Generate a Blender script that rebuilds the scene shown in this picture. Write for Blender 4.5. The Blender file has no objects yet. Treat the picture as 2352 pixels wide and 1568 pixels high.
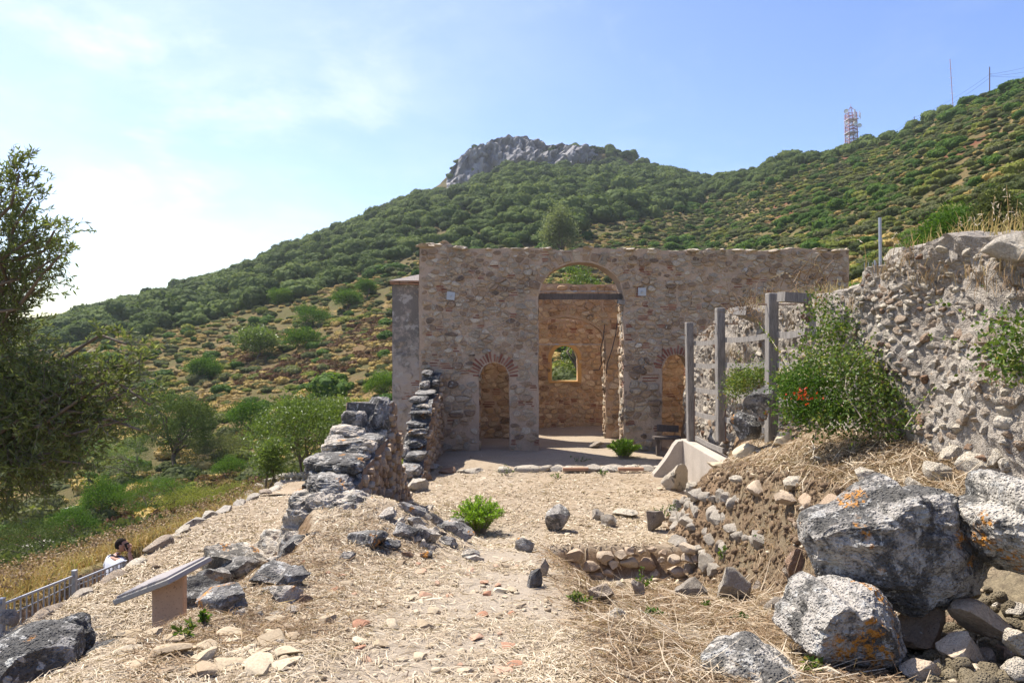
import bpy, bmesh, math, random
import numpy as np
from mathutils import Vector, Matrix

random.seed(7)
SC = bpy.context.scene
COL = SC.collection
EYE = 3.2                     # eye height above the church floor (floor is z = 0)
F = 1568.0                    # focal length in the units of a 2352 x 1568 view of the photograph

# ------------------------------------------------------------------ camera, sky, sun, exposure
cam_d = bpy.data.cameras.new('camera'); cam = bpy.data.objects.new('camera', cam_d); COL.objects.link(cam)
cam.location = (0, 0, EYE); cam.rotation_euler = (math.radians(90), 0, 0)
cam_d.lens = 24.0; cam_d.sensor_width = 36.0; cam_d.clip_start = 0.05; cam_d.clip_end = 5000
SC.camera = cam

SUN = Vector((-0.45, 0.40, 1.0)).normalized()      # towards the sun: behind the church, to its left
sun_d = bpy.data.lights.new('sun', 'SUN'); sun = bpy.data.objects.new('sun', sun_d); COL.objects.link(sun)
sun_d.energy = 4.3; sun_d.angle = math.radians(0.5); sun_d.color = (1.0, 0.94, 0.85)
sun.rotation_euler = SUN.to_track_quat('Z', 'Y').to_euler(); sun.location = (-20, 20, 60)

W = bpy.data.worlds.new('World'); SC.world = W; W.use_nodes = True
wn, wl = W.node_tree.nodes, W.node_tree.links
wn.clear()
wo = wn.new('ShaderNodeOutputWorld'); bg = wn.new('ShaderNodeBackground')
sky = wn.new('ShaderNodeTexSky'); sky.sky_type = 'NISHITA'; sky.sun_disc = False
sky.sun_elevation = math.asin(SUN.z); sky.sun_rotation = math.atan2(SUN.x, SUN.y)
sky.altitude = 100; sky.air_density = 1.0; sky.dust_density = 1.3; sky.ozone_density = 1.6
bg.inputs['Strength'].default_value = 0.106
tc = wn.new('ShaderNodeTexCoord')
# thin clouds: direction projected on a flat layer overhead
sep = wn.new('ShaderNodeSeparateXYZ'); wl.new(tc.outputs['Generated'], sep.inputs[0])
def wmath(op, a, b=None):
    m = wn.new('ShaderNodeMath'); m.operation = op
    for i, v in enumerate((a, b)):
        if v is None: continue
        if isinstance(v, (int, float)): m.inputs[i].default_value = v
        else: wl.new(v, m.inputs[i])
    return m.outputs[0]
zc = wmath('ADD', wmath('MAXIMUM', sep.outputs[2], 0.0), 0.22)
cv = wn.new('ShaderNodeCombineXYZ')
wl.new(wmath('DIVIDE', sep.outputs[0], zc), cv.inputs[0]); wl.new(wmath('DIVIDE', sep.outputs[1], zc), cv.inputs[1])
def wnoise(scale, detail, rough, dist, w):
    n = wn.new('ShaderNodeTexNoise'); n.noise_dimensions = '4D'
    n.inputs['Scale'].default_value = scale; n.inputs['Detail'].default_value = detail
    n.inputs['Roughness'].default_value = rough; n.inputs['Distortion'].default_value = dist; n.inputs['W'].default_value = w
    wl.new(cv.outputs[0], n.inputs['Vector']); return n.outputs['Fac']
def wramp(v, a, b):
    m = wn.new('ShaderNodeMapRange'); m.interpolation_type = 'SMOOTHSTEP'
    m.inputs['From Min'].default_value = a; m.inputs['From Max'].default_value = b
    wl.new(v, m.inputs['Value']); return m.outputs[0]
wisps = wmath('MULTIPLY', wramp(wnoise(2.1, 9, 0.62, 0.35, 3.3), 0.50, 0.74), 0.6)
bank = wmath('MULTIPLY', wramp(wnoise(0.9, 8, 0.6, 0.3, 5.2), 0.40, 0.72), 0.62)
# the cloud bank lies towards the west of the church (left of the view)
west = wramp(wmath('ADD', wmath('MULTIPLY', sep.outputs[0], -1.0), wmath('MULTIPLY', sep.outputs[2], -0.15)), -0.30, 0.55)
cloud = wmath('MINIMUM', wmath('ADD', wmath('MULTIPLY', wisps, wmath('ADD', wmath('MULTIPLY', west, 0.85), 0.15)), wmath('MULTIPLY', bank, west)), 1.0)
mixc = wn.new('ShaderNodeMixRGB'); wl.new(cloud, mixc.inputs[0]); hs = wn.new('ShaderNodeHueSaturation'); hs.inputs['Hue'].default_value = 0.514; hs.inputs['Saturation'].default_value = 1.22; wl.new(sky.outputs[0], hs.inputs['Color']); wl.new(hs.outputs[0], mixc.inputs[1])
mixc.inputs[2].default_value = (5.8, 6.0, 6.2, 1)
wl.new(mixc.outputs[0], bg.inputs['Color']); wl.new(bg.outputs[0], wo.inputs['Surface'])

SC.view_settings.view_transform = 'Standard'; SC.view_settings.look = 'None'
SC.view_settings.exposure = 1.12; SC.view_settings.gamma = 1.0
SC.view_settings.use_curve_mapping = False
SC.cycles.max_bounces = 6; SC.cycles.diffuse_bounces = 4; SC.cycles.transparent_max_bounces = 6

# ------------------------------------------------------------------ small helpers
def P(vx, vy, d):
    """point of the place seen at view pixel (vx, vy) at depth d"""
    return Vector(((vx - 1176) / F * d, d, EYE - (vy - 784) / F * d))

def tag(o, label=None, cat=None, group=None, kind=None):
    if label: o['label'] = label
    if cat: o['category'] = cat
    if group: o['group'] = group
    if kind: o['kind'] = kind
    return o

def obj(name, me, parent=None, mat=None):
    o = bpy.data.objects.new(name, me); COL.objects.link(o)
    if mat is not None and me is not None and len(me.materials) == 0: me.materials.append(mat)
    if parent is not None: o.parent = parent
    return o

def empty(name, loc=(0, 0, 0)):
    o = bpy.data.objects.new(name, None); COL.objects.link(o); o.empty_display_size = 0.2
    o.location = loc
    return o

def part(name, me, root, mat=None):
    """mesh given in world coordinates becomes a child of root (roots are only translated)"""
    o = obj(name, me, root, mat)
    off = Vector(root.location)
    if root.parent is not None: off = off + Vector(root.parent.location)
    o.location = -off
    return o

def mesh(name, V, Fc, mat=None, tint=None, smooth=False):
    """V (n,3); Fc either an (m,k) integer array or a list of index lists"""
    me = bpy.data.meshes.new(name)
    V = np.asarray(V, dtype=np.float32)
    if isinstance(Fc, np.ndarray):
        m, k = Fc.shape
        me.vertices.add(len(V)); me.vertices.foreach_set('co', V.ravel())
        me.loops.add(m * k); me.loops.foreach_set('vertex_index', Fc.astype(np.int32).ravel())
        me.polygons.add(m); me.polygons.foreach_set('loop_start', np.arange(0, m * k, k, dtype=np.int32))
        me.update(calc_edges=True)
    else:
        me.from_pydata([tuple(map(float, v)) for v in V], [], Fc)
        me.update()
    if tint is not None:
        a = me.attributes.new('tint', 'FLOAT', 'POINT')
        a.data.foreach_set('value', np.broadcast_to(np.asarray(tint, dtype=np.float32), (len(V),)).copy())
    if smooth: me.polygons.foreach_set('use_smooth', np.ones(len(me.polygons), dtype=bool))
    if mat is not None: me.materials.append(mat)
    return me

class Bag:
    """collects faces of several shapes for ONE mesh"""
    def __init__(s): s.V, s.F, s.T, s.n = [], [], [], 0
    def add(s, V, Fc, tint=0.5):
        V = np.asarray(V, dtype=float)
        s.V.append(V); s.F += [[i + s.n for i in f] for f in Fc]
        s.T.append(np.broadcast_to(np.asarray(tint, dtype=float), (len(V),))); s.n += len(V)
        return s
    def box(s, c, size, rot=None, tint=0.5):
        x, y, z = [v / 2 for v in size]
        V = np.array([(i, j, k) for k in (-z, z) for j in (-y, y) for i in (-x, x)])
        if rot is not None: V = V @ np.array(rot).T
        return s.add(V + np.array(c), [(0, 2, 3, 1), (4, 5, 7, 6), (0, 1, 5, 4), (2, 6, 7, 3), (0, 4, 6, 2), (1, 3, 7, 5)], tint)
    def tube(s, pts, rad, k=6, tint=0.5, cap=True):
        V, Fc = tube(pts, rad, k, cap); return s.add(V, Fc, tint)
    def me(s, name, mat=None, smooth=False):
        return mesh(name, np.concatenate(s.V), s.F, mat, np.concatenate(s.T), smooth)

def tube(pts, rad, k=6, cap=True):
    pts = [Vector(p) for p in pts]; n = len(pts)
    if not hasattr(rad, '__len__'): rad = [rad] * n
    V, Fc = [], []
    up = Vector((0.13, 0.21, 0.97))
    for i, p in enumerate(pts):
        t = (pts[min(i + 1, n - 1)] - pts[max(i - 1, 0)]).normalized()
        a = t.cross(up)
        if a.length < 1e-3: a = t.cross(Vector((1, 0, 0)))
        a.normalize(); b = t.cross(a)
        for j in range(k):
            th = 2 * math.pi * j / k
            V.append(p + (a * math.cos(th) + b * math.sin(th)) * rad[i])
    for i in range(n - 1):
        for j in range(k):
            Fc.append([i * k + j, i * k + (j + 1) % k, (i + 1) * k + (j + 1) % k, (i + 1) * k + j])
    if cap: Fc += [list(range(k))[::-1], [(n - 1) * k + j for j in range(k)]]
    return np.array([tuple(v) for v in V]), Fc

# ------------------------------------------------------------------ numpy noise
def _h(ix, iy, iz, seed):
    h = (ix.astype(np.int64) * 374761393 + iy.astype(np.int64) * 668265263 + iz.astype(np.int64) * 2147483647 + seed * 974634777) & 0xFFFFFFFF
    h = ((h ^ (h >> 13)) * 1274126177) & 0xFFFFFFFF
    h = ((h ^ (h >> 16)) * 2246822519) & 0xFFFFFFFF
    return ((h ^ (h >> 15)) & 0xFFFFFF) / float(0xFFFFFF)
def vnoise(p, seed=0):
    p = np.asarray(p, dtype=float); i = np.floor(p).astype(np.int64); f = p - i; f = f * f * f * (f * (f * 6 - 15) + 10)
    r = 0
    for dx in (0, 1):
        for dy in (0, 1):
            for dz in (0, 1):
                w = (f[:, 0] if dx else 1 - f[:, 0]) * (f[:, 1] if dy else 1 - f[:, 1]) * (f[:, 2] if dz else 1 - f[:, 2])
                r = r + w * _h(i[:, 0] + dx, i[:, 1] + dy, i[:, 2] + dz, seed)
    return r * 2 - 1
def fbm(p, octv=4, rough=0.5, seed=0):
    p = np.asarray(p, dtype=float); r = 0; a = 1; s = 0
    for o in range(octv):
        r = r + a * vnoise(p * (2 ** o) + 17.3 * o, seed + o); s += a; a *= rough
    return r / s
def fb2(x, y, sc, octv=3, seed=0):
    x, y = np.broadcast_arrays(np.asarray(x, float), np.asarray(y, float))
    return fbm(np.stack([x.ravel() * sc, y.ravel() * sc, np.full(x.size, 0.37)], 1), octv, 0.5, seed).reshape(x.shape)
def sst(a, b, x):
    t = np.clip((x - a) / (b - a), 0, 1); return t * t * (3 - 2 * t)
# ------------------------------------------------------------------ materials
class Nodes:
    def __init__(s, name):
        s.m = bpy.data.materials.new(name); s.m.use_nodes = True
        s.t = s.m.node_tree; s.t.nodes.clear()
        s.out = s.t.nodes.new('ShaderNodeOutputMaterial')
        s._pos = None
    def n(s, typ, **kw):
        nd = s.t.nodes.new('ShaderNode' + typ)
        for k, v in kw.items(): setattr(nd, k, v)
        return nd
    def put(s, sock, v):
        if hasattr(v, 'is_output'): s.t.links.new(v, sock)
        else: sock.default_value = v if not isinstance(v, tuple) or len(v) != 3 or sock.type != 'RGBA' else (*v, 1)
    def pos(s):
        if s._pos is None: s._pos = s.n('NewGeometry').outputs['Position']
        return s._pos
    def objco(s): return s.n('TexCoord').outputs['Object']
    def noise(s, scale, detail=5, rough=0.6, dist=0.0, vec=None, col=False):
        nd = s.n('TexNoise'); s.put(nd.inputs['Vector'], vec or s.pos())
        for k, v in (('Scale', scale), ('Detail', detail), ('Roughness', rough), ('Distortion', dist)): nd.inputs[k].default_value = v
        return nd.outputs['Color' if col else 'Fac']
    def voro(s, scale, vec=None, feature='F1', out='Distance', rnd=1.0):
        nd = s.n('TexVoronoi', feature=feature); s.put(nd.inputs['Vector'], vec or s.pos())
        nd.inputs['Scale'].default_value = scale; nd.inputs['Randomness'].default_value = rnd
        return nd.outputs[out]
    def mapv(s, vec, scale=(1, 1, 1), rot=(0, 0, 0)):
        nd = s.n('Mapping'); s.put(nd.inputs['Vector'], vec); nd.inputs['Scale'].default_value = scale; nd.inputs['Rotation'].default_value = rot
        return nd.outputs[0]
    def rng(s, v, a, b, c=0.0, d=1.0, smooth=True):
        nd = s.n('MapRange', interpolation_type='SMOOTHSTEP' if smooth else 'LINEAR')
        s.put(nd.inputs['Value'], v)
        for k, x in (('From Min', a), ('From Max', b), ('To Min', c), ('To Max', d)): nd.inputs[k].default_value = x
        return nd.outputs[0]
    def math(s, op, a, b=None, clamp=False):
        nd = s.n('Math', operation=op, use_clamp=clamp); s.put(nd.inputs[0], a)
        if b is not None: s.put(nd.inputs[1], b)
        return nd.outputs[0]
    def mix(s, f, a, b, mode='MIX'):
        nd = s.n('MixRGB', blend_type=mode); s.put(nd.inputs[0], f); s.put(nd.inputs[1], a); s.put(nd.inputs[2], b)
        return nd.outputs[0]
    def ramp(s, v, stops, const=False):
        nd = s.n('ValToRGB'); s.put(nd.inputs[0], v); e = nd.color_ramp.elements
        if const: nd.color_ramp.interpolation = 'CONSTANT'
        while len(e) < len(stops): e.new(0.5)
        for i, (p, c) in enumerate(stops): e[i].position = p; e[i].color = (*c, 1)
        return nd.outputs[0]
    def attr(s, name='tint'): return s.n('Attribute', attribute_name=name).outputs['Fac']
    def rand(s): return s.n('ObjectInfo').outputs['Random']
    def bump(s, h, strength=0.5, dist=0.02, normal=None):
        nd = s.n('Bump'); s.put(nd.inputs['Height'], h); nd.inputs['Strength'].default_value = strength; nd.inputs['Distance'].default_value = dist
        if normal is not None: s.put(nd.inputs['Normal'], normal)
        return nd.outputs[0]
    def bsdf(s, col, rough=0.9, normal=None, metal=0.0, spec=0.25):
        b = s.n('BsdfPrincipled'); s.put(b.inputs['Base Color'], col); s.put(b.inputs['Roughness'], rough)
        b.inputs['Metallic'].default_value = metal; b.inputs['Specular IOR Level'].default_value = spec
        if normal is not None: s.put(b.inputs['Normal'], normal)
        s.t.links.new(b.outputs[0], s.out.inputs['Surface'])
        return s.m
    def leaf(s, col, trans=0.35, tcol=None, rough=0.5, spec=0.3):
        b = s.n('BsdfPrincipled'); s.put(b.inputs['Base Color'], col); b.inputs['Roughness'].default_value = rough
        b.inputs['Specular IOR Level'].default_value = spec
        t = s.n('BsdfTranslucent'); s.put(t.inputs['Color'], tcol if tcol is not None else col)
        m = s.n('MixShader'); m.inputs[0].default_value = trans
        s.t.links.new(b.outputs[0], m.inputs[1]); s.t.links.new(t.outputs[0], m.inputs[2]); s.t.links.new(m.outputs[0], s.out.inputs['Surface'])
        return s.m

def stone_mat(name, stops, dark=0.5, white=0.3, orange=0.0, sc=1.0, bump=0.6, bdist=0.02, pits=0.5, layer=0.0, spots=0.0, stain=0.0):
    """rubble stone: colour by the stone's own tint, mottling, black and white lichen, pitted relief"""
    s = Nodes(name); p = s.pos()
    t = s.math('ADD', s.attr(), s.math('MULTIPLY', s.math('SUBTRACT', s.noise(5 * sc, 4), 0.5), 0.35))
    c = s.ramp(t, stops)
    g = s.rng(s.noise(26 * sc, 8, 0.72), 0.25, 0.75, 0.62, 1.28, False)
    c = s.mix(1.0, c, s.n_gray(g), 'MULTIPLY')
    if stain > 0:
        c = s.mix(s.math('MULTIPLY', s.rng(s.noise(0.75, 8, 0.68, 0.3, s.mapv(p, (1, 1, 0.55))), 0.46, 0.66), stain), c, s.mix(1.0, c, (0.50, 0.48, 0.46), 'MULTIPLY'))
    if dark > 0:
        d = s.math('ADD', s.math('MULTIPLY', s.noise(3.3 * sc, 11, 0.72, 0.3), 0.62), s.math('MULTIPLY', s.noise(1.0 * sc, 4, 0.6, 0.4), 0.38))
        c = s.mix(s.rng(s.math('ADD', d, s.math('MULTIPLY', s.math('SUBTRACT', s.noise(45 * sc, 4, 0.7), 0.5), 0.10)), 0.635 - 0.17 * dark, 0.715 - 0.17 * dark, 0, 0.9), c, s.mix(s.noise(40 * sc, 3), (0.035, 0.034, 0.032), (0.13, 0.125, 0.115)))
    if white > 0:
        w = s.noise(6.0 * sc, 9, 0.66, 0.5, s.mapv(p, (1, 1.1, 0.9), (0.4, 0.7, 1.1)))
        c = s.mix(s.rng(s.math('ADD', w, s.math('MULTIPLY', s.math('SUBTRACT', s.noise(60 * sc, 3, 0.7), 0.5), 0.08)), 0.645 - 0.10 * white, 0.695 - 0.10 * white, 0, 0.85), c, s.mix(s.noise(60 * sc, 3), (0.33, 0.32, 0.29), (0.62, 0.60, 0.55)))
    if spots > 0:      # round lichen rosettes
        vv = s.n('VectorMath', operation='ADD'); s.put(vv.inputs[0], p); s.put(vv.inputs[1], s.noise(20, 3, 0.6, col=True)); 
        sp = s.voro(13 * spots, s.mapv(p, (1, 1, 1), (.3, .5, .2)))
        sp = s.math('ADD', sp, s.math('MULTIPLY', s.noise(70, 5, 0.7), 0.35))
        sp = s.math('MULTIPLY', s.rng(sp, 0.47, 0.40), s.rng(s.noise(4, 3), 0.42, 0.5))
        c = s.mix(s.math('MULTIPLY', sp, 0.85), c, s.mix(s.noise(80, 3), (0.36, 0.36, 0.33), (0.6, 0.59, 0.54)))
    if orange > 0:
        o = s.noise(2.1 * sc, 3, 0.5, 0.0, s.mapv(p, (1, 1, 1), (1.4, 0.2, 2.1)))
        o2 = s.noise(19 * sc, 6, 0.7)
        of = s.math('MULTIPLY', s.rng(o, 0.64 - 0.1 * orange, 0.70 - 0.1 * orange), s.rng(o2, 0.46, 0.56))
        c = s.mix(of, c, s.mix(s.noise(50 * sc, 2), (0.50, 0.17, 0.02), (0.62, 0.33, 0.08)))
    hgt = s.math('ADD', s.noise(14 * sc, 10, 0.68), s.math('MULTIPLY', s.rng(s.voro(38 * sc), 0.0, 0.55), pits))
    if layer > 0:
        hgt = s.math('ADD', hgt, s.math('MULTIPLY', s.noise(6 * sc, 6, 0.6, 0.5, s.mapv(p, (1, 1, 7), (0.25, -0.2, 0))), layer))
    return s.bsdf(c, 0.93, s.bump(hgt, bump, bdist), spec=0.18)
def _gray(s, v):
    nd = s.n('CombineXYZ')
    for i in range(3): s.put(nd.inputs[i], v)
    return nd.outputs[0]
Nodes.n_gray = _gray

CREAM = [(0.0, (0.13, 0.105, 0.085)), (0.15, (0.25, 0.18, 0.125)), (0.32, (0.36, 0.26, 0.175)), (0.46, (0.46, 0.34, 0.22)), (0.58, (0.33, 0.285, 0.22)), (0.72, (0.44, 0.35, 0.25)), (0.86, (0.50, 0.43, 0.33)), (1.0, (0.62, 0.54, 0.42))]
GREY = [(0.0, (0.13, 0.125, 0.12)), (0.3, (0.27, 0.26, 0.245)), (0.55, (0.38, 0.35, 0.31)), (0.8, (0.47, 0.42, 0.35)), (1.0, (0.55, 0.50, 0.42))]
PALE = [(0.0, (0.28, 0.21, 0.14)), (0.35, (0.38, 0.30, 0.20)), (0.7, (0.47, 0.385, 0.265)), (1.0, (0.54, 0.46, 0.33))]
M_FAC = stone_mat('facade_stone', CREAM, stain=0.4, dark=0.45, white=0.35, sc=1.0, bump=0.6, bdist=0.03, pits=0.5)
M_INNER = stone_mat('bounce_warmed_stone', [(p, (c[0] * 1.18, c[1] * 1.08, c[2] * 0.95)) for p, c in CREAM], dark=0.3, white=0.1, sc=1.0, bump=0.5, bdist=0.03)  # facade tones warmed and brightened: interior bounce light put into the colour
M_GREY = stone_mat('grey_lichen_stone', [(p, (min(1, c[0]*1.15), c[1]*1.12, c[2]*1.08)) for p, c in GREY], dark=1.0, white=0.85, orange=0.14, sc=1.4, bump=0.9, bdist=0.03, layer=0.6)
M_RUIN = stone_mat('ruin_stone', [(0, (0.25, 0.15, 0.095)), (0.22, (0.36, 0.27, 0.19)), (0.6, (0.47, 0.42, 0.35)), (0.85, (0.56, 0.49, 0.38)), (1.0, (0.58, 0.52, 0.43))], dark=0.52, white=0.45, sc=2.4, bump=1.0, bdist=0.03, layer=0.4)
M_BOULDER = stone_mat('boulder_stone', [(0, (0.28, 0.26, 0.23)), (0.5, (0.46, 0.425, 0.375)), (1, (0.58, 0.53, 0.45))], dark=1.05, white=0.9, orange=0.28, sc=1.5, bump=1.0, bdist=0.04, layer=0.5)
M_DARKB = stone_mat('dark_boulder_stone', [(0, (0.17, 0.165, 0.155)), (0.5, (0.26, 0.25, 0.235)), (1, (0.36, 0.34, 0.31))], dark=1.15, white=0.75, orange=0.12, sc=1.7, bump=1.0, bdist=0.03, spots=1.0)
M_BANK = stone_mat('bank_stone', [(0, (0.22, 0.18, 0.14)), (0.5, (0.33, 0.29, 0.235)), (1, (0.43, 0.38, 0.31))], dark=0.45, white=0.4, sc=2.4, bump=0.9, bdist=0.03)
M_PALE = stone_mat('pale_flat_stone', PALE, dark=0.05, white=0.0, sc=3.0, bump=0.5, bdist=0.01, pits=0.2)
M_BRICK = stone_mat('red_brick', [(0, (0.17, 0.07, 0.05)), (0.5, (0.27, 0.115, 0.08)), (1, (0.38, 0.21, 0.14))], dark=0.0, white=0.0, sc=3.0, bump=0.4, bdist=0.01)
M_TILE = stone_mat('tile_sherd', [(0, (0.33, 0.165, 0.10)), (1, (0.46, 0.31, 0.215))], dark=0.0, white=0.0, sc=3.0, bump=0.3, bdist=0.01)
M_PIT = stone_mat('pit_stone', [(0, (0.25, 0.17, 0.11)), (0.5, (0.40, 0.30, 0.21)), (1, (0.52, 0.44, 0.33))], dark=0.1, white=0.15, sc=2.0, bump=0.7, bdist=0.02)

def mortar_mat(name, a, b, stain=0.4, sc=1.0, bump=0.6):
    s = Nodes(name)
    c = s.mix(s.rng(s.noise(1.3 * sc, 8, 0.65), 0.3, 0.7), a, b)
    c = s.mix(s.rng(s.noise(30 * sc, 6, 0.75), 0.35, 0.75, 0, 0.5), c, (b[0] * 0.62, b[1] * 0.6, b[2] * 0.58))
    c = s.mix(s.rng(s.noise(2.7 * sc, 11, 0.75, 0.3), 0.62 - 0.14 * stain, 0.84 - 0.14 * stain, 0, 0.75), c, (0.10, 0.092, 0.085))
    c = s.mix(s.math('MULTIPLY', s.rng(s.noise(0.75, 8, 0.68, 0.3, s.mapv(s.pos(), (1, 1, 0.55))), 0.46, 0.66), stain), c, s.mix(1.0, c, (0.5, 0.48, 0.46), 'MULTIPLY'))
    h = s.math('ADD', s.noise(9 * sc, 9, 0.7), s.math('MULTIPLY', s.rng(s.voro(26 * sc), 0, 0.6), 0.5))
    return s.bsdf(c, 0.95, s.bump(h, bump, 0.03), spec=0.12)
M_MORTAR = mortar_mat('pink_mortar', (0.52, 0.40, 0.295), (0.43, 0.33, 0.245), 0.4)
M_MORTIN = mortar_mat('bounce_warmed_mortar', (0.56, 0.41, 0.285), (0.46, 0.335, 0.235), 0.2)  # facade mortar shifted warmer, with the church's indoor bounce light painted in
M_GREYMORT = mortar_mat('grey_mortar', (0.41, 0.365, 0.305), (0.31, 0.27, 0.225), 0.65, 2.2, 0.9)
M_BROWNMORT = mortar_mat('brown_mortar', (0.37, 0.26, 0.185), (0.27, 0.20, 0.15), 0.5, 1.6, 0.9)
M_CONC = mortar_mat('concrete', (0.50, 0.44, 0.37), (0.42, 0.37, 0.31), 0.3, 1.2, 0.25)

def plaster_mat():
    s = Nodes('grey_old_plaster'); p = s.pos()
    c = s.mix(s.rng(s.noise(0.9, 6), 0.35, 0.65), (0.44, 0.38, 0.33), (0.37, 0.34, 0.31))
    z = s.n('SeparateXYZ'); s.put(z.inputs[0], p)
    hgt = s.rng(z.outputs[2], 1.6, 4.4)
    d = s.math('ADD', s.noise(2.4, 11, 0.75, 0.3), s.math('MULTIPLY', hgt, 0.17))
    c = s.mix(s.rng(d, 0.50, 0.68, 0, 0.85), c, s.mix(s.noise(30, 4), (0.09, 0.09, 0.088), (0.20, 0.195, 0.185)))
    w = s.noise(3.1, 4, 0.6, 0.2, s.mapv(p, (1, 1, 1), (1, 2, 0.5)))
    c = s.mix(s.rng(w, 0.56, 0.64, 0, 0.75), c, (0.44, 0.43, 0.41))
    return s.bsdf(c, 0.95, s.bump(s.noise(14, 9, 0.7), 0.6, 0.03), spec=0.1)
M_PLASTER = plaster_mat()

def ground_mat():
    s = Nodes('straw_ground'); p = s.pos()
    base = s.mix(s.rng(s.noise(0.55, 5), 0.35, 0.65), (0.385, 0.30, 0.21), (0.29, 0.22, 0.15))
    pale = s.mix(s.noise(9, 6, 0.7), (0.42, 0.36, 0.285), (0.33, 0.275, 0.215))
    c = s.mix(s.attr(), base, pale)                                   # tint = bare trodden earth
    f1 = s.noise(70, 3, 0.6, 1.2, s.mapv(p, (1, 0.16, 1), (0, 0, 0.5)))
    f2 = s.noise(70, 3, 0.6, 1.2, s.mapv(p, (0.16, 1, 1), (0, 0, 0.9)))
    fib = s.math('MAXIMUM', s.rng(f1, 0.52, 0.66), s.rng(f2, 0.52, 0.66))
    c = s.mix(s.math('MULTIPLY', fib, 0.7), c, (0.52, 0.43, 0.30))
    dk = s.noise(38, 6, 0.75)
    c = s.mix(s.rng(dk, 0.52, 0.68, 0, 0.7), c, (0.19, 0.13, 0.08))
    gv = s.n('Attribute', attribute_name='veg').outputs['Fac']
    vg = s.mix(s.rng(s.noise(1.2, 6, 0.7), 0.38, 0.62), (0.24, 0.165, 0.075), (0.13, 0.125, 0.045))
    vg = s.mix(s.rng(s.noise(14, 6, 0.75), 0.45, 0.7, 0, 0.7), vg, (0.38, 0.27, 0.13))
    c = s.mix(gv, c, vg)
    nz_ = s.n('SeparateXYZ'); s.put(nz_.inputs[0], s.n('NewGeometry').outputs['Normal'])
    soil = s.mix(s.rng(s.noise(16, 8, 0.75), 0.35, 0.65), (0.30, 0.205, 0.125), (0.17, 0.115, 0.07))
    c = s.mix(s.rng(s.math('ADD', nz_.outputs[2], s.math('MULTIPLY', s.math('SUBTRACT', s.noise(5, 7, 0.7), 0.5), 0.7)), 0.60, 0.82, 1, 0), c, soil)         # bare soil shows on the steep faces
    sl = s.n('Attribute', attribute_name='soil').outputs['Fac']
    c = s.mix(sl, c, s.mix(s.rng(s.noise(11, 8, 0.75), 0.35, 0.65), (0.27, 0.22, 0.14), (0.15, 0.12, 0.08)))
    h = s.math('ADD', s.noise(22, 9, 0.75), s.math('MULTIPLY', fib, 0.25))
    return s.bsdf(c, 0.95, s.bump(h, 0.8, 0.03), spec=0.1)
M_GROUND = ground_mat()

def hill_mat():
    s = Nodes('dry_hillside'); p = s.pos()
    c = s.mix(s.rng(s.noise(0.045, 6, 0.65), 0.4, 0.6), (0.17, 0.12, 0.058), (0.12, 0.105, 0.045))
    c = s.mix(s.rng(s.noise(0.16, 8, 0.7), 0.54, 0.68), c, (0.30, 0.20, 0.08))
    c = s.mix(s.rng(s.noise(0.4, 8, 0.75), 0.5, 0.62, 0, 0.8), c, (0.10, 0.10, 0.035))
    c = s.mix(s.rng(s.noise(0.028, 5, 0.6, 0.0, s.mapv(p, (1, 1, 1), (0.4, 0, 1.3))), 0.60, 0.66, 0, 0.8), c, (0.17, 0.065, 0.04))
    c = s.mix(s.attr(), c, s.mix(s.noise(0.09, 8, 0.75), (0.085, 0.085, 0.04), (0.17, 0.125, 0.06)))   # tint = forest floor
    return s.bsdf(c, 0.95, s.bump(s.noise(1.4, 9, 0.75), 0.9, 0.5), spec=0.05)
M_HILL = hill_mat()

def cliff_mat():
    s = Nodes('cliff_rock'); p = s.pos()
    v = s.noise(0.14, 10, 0.7, 0.4, s.mapv(p, (1, 1, 0.35), (0.15, 0.25, 0)))
    c = s.ramp(v, [(0.3, (0.10, 0.10, 0.11)), (0.42, (0.24, 0.235, 0.235)), (0.58, (0.36, 0.345, 0.335)), (0.75, (0.42, 0.39, 0.35))])
    c = s.mix(s.rng(s.noise(0.2, 8, 0.7), 0.58, 0.68, 0, 0.8), c, (0.15, 0.12, 0.06))
    return s.bsdf(c, 0.95, s.bump(s.noise(0.5, 10, 0.75, 0.5), 1.0, 1.5), spec=0.1)
M_CLIFF = cliff_mat()

def leaf_mat(name, stops, trans=0.3, rough=0.5, spec=0.3, var=0.25, tboost=1.3):
    s = Nodes(name)
    t = s.math('ADD', s.math('MULTIPLY', s.attr(), 1 - var), s.math('MULTIPLY', s.rand(), var))
    c = s.ramp(t, stops)
    tc_ = s.mix(1.0, c, (tboost, tboost * 1.05, 0.7), 'MULTIPLY')
    return s.leaf(c, trans, tc_, rough, spec)
M_OAK = leaf_mat('oak_leaf', [(0, (0.045, 0.064, 0.022)), (0.4, (0.085, 0.120, 0.034)), (0.7, (0.125, 0.165, 0.048)), (0.85, (0.165, 0.20, 0.045)), (1, (0.16, 0.17, 0.08))], 0.25, 0.8, 0.06, 0.6)
M_SHRUB = leaf_mat('shrub_leaf', [(0, (0.035, 0.075, 0.012)), (0.5, (0.07, 0.135, 0.02)), (1, (0.18, 0.235, 0.035))], 0.38, 0.7, 0.1, 0.35)
M_SCRUB = leaf_mat('scrub_leaf', [(0, (0.06, 0.075, 0.03)), (0.3, (0.10, 0.12, 0.045)), (0.5, (0.15, 0.15, 0.075)), (0.7, (0.165, 0.19, 0.04)), (0.85, (0.24, 0.25, 0.05)), (1, (0.22, 0.18, 0.11))], 0.32, 0.75, 0.06, 0.7)
M_DRYC = leaf_mat('dry_cushion', [(0, (0.20, 0.15, 0.07)), (0.4, (0.36, 0.25, 0.085)), (0.75, (0.46, 0.34, 0.11)), (1, (0.26, 0.24, 0.10))], 0.15, 0.7, 0.1, 0.75)
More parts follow.
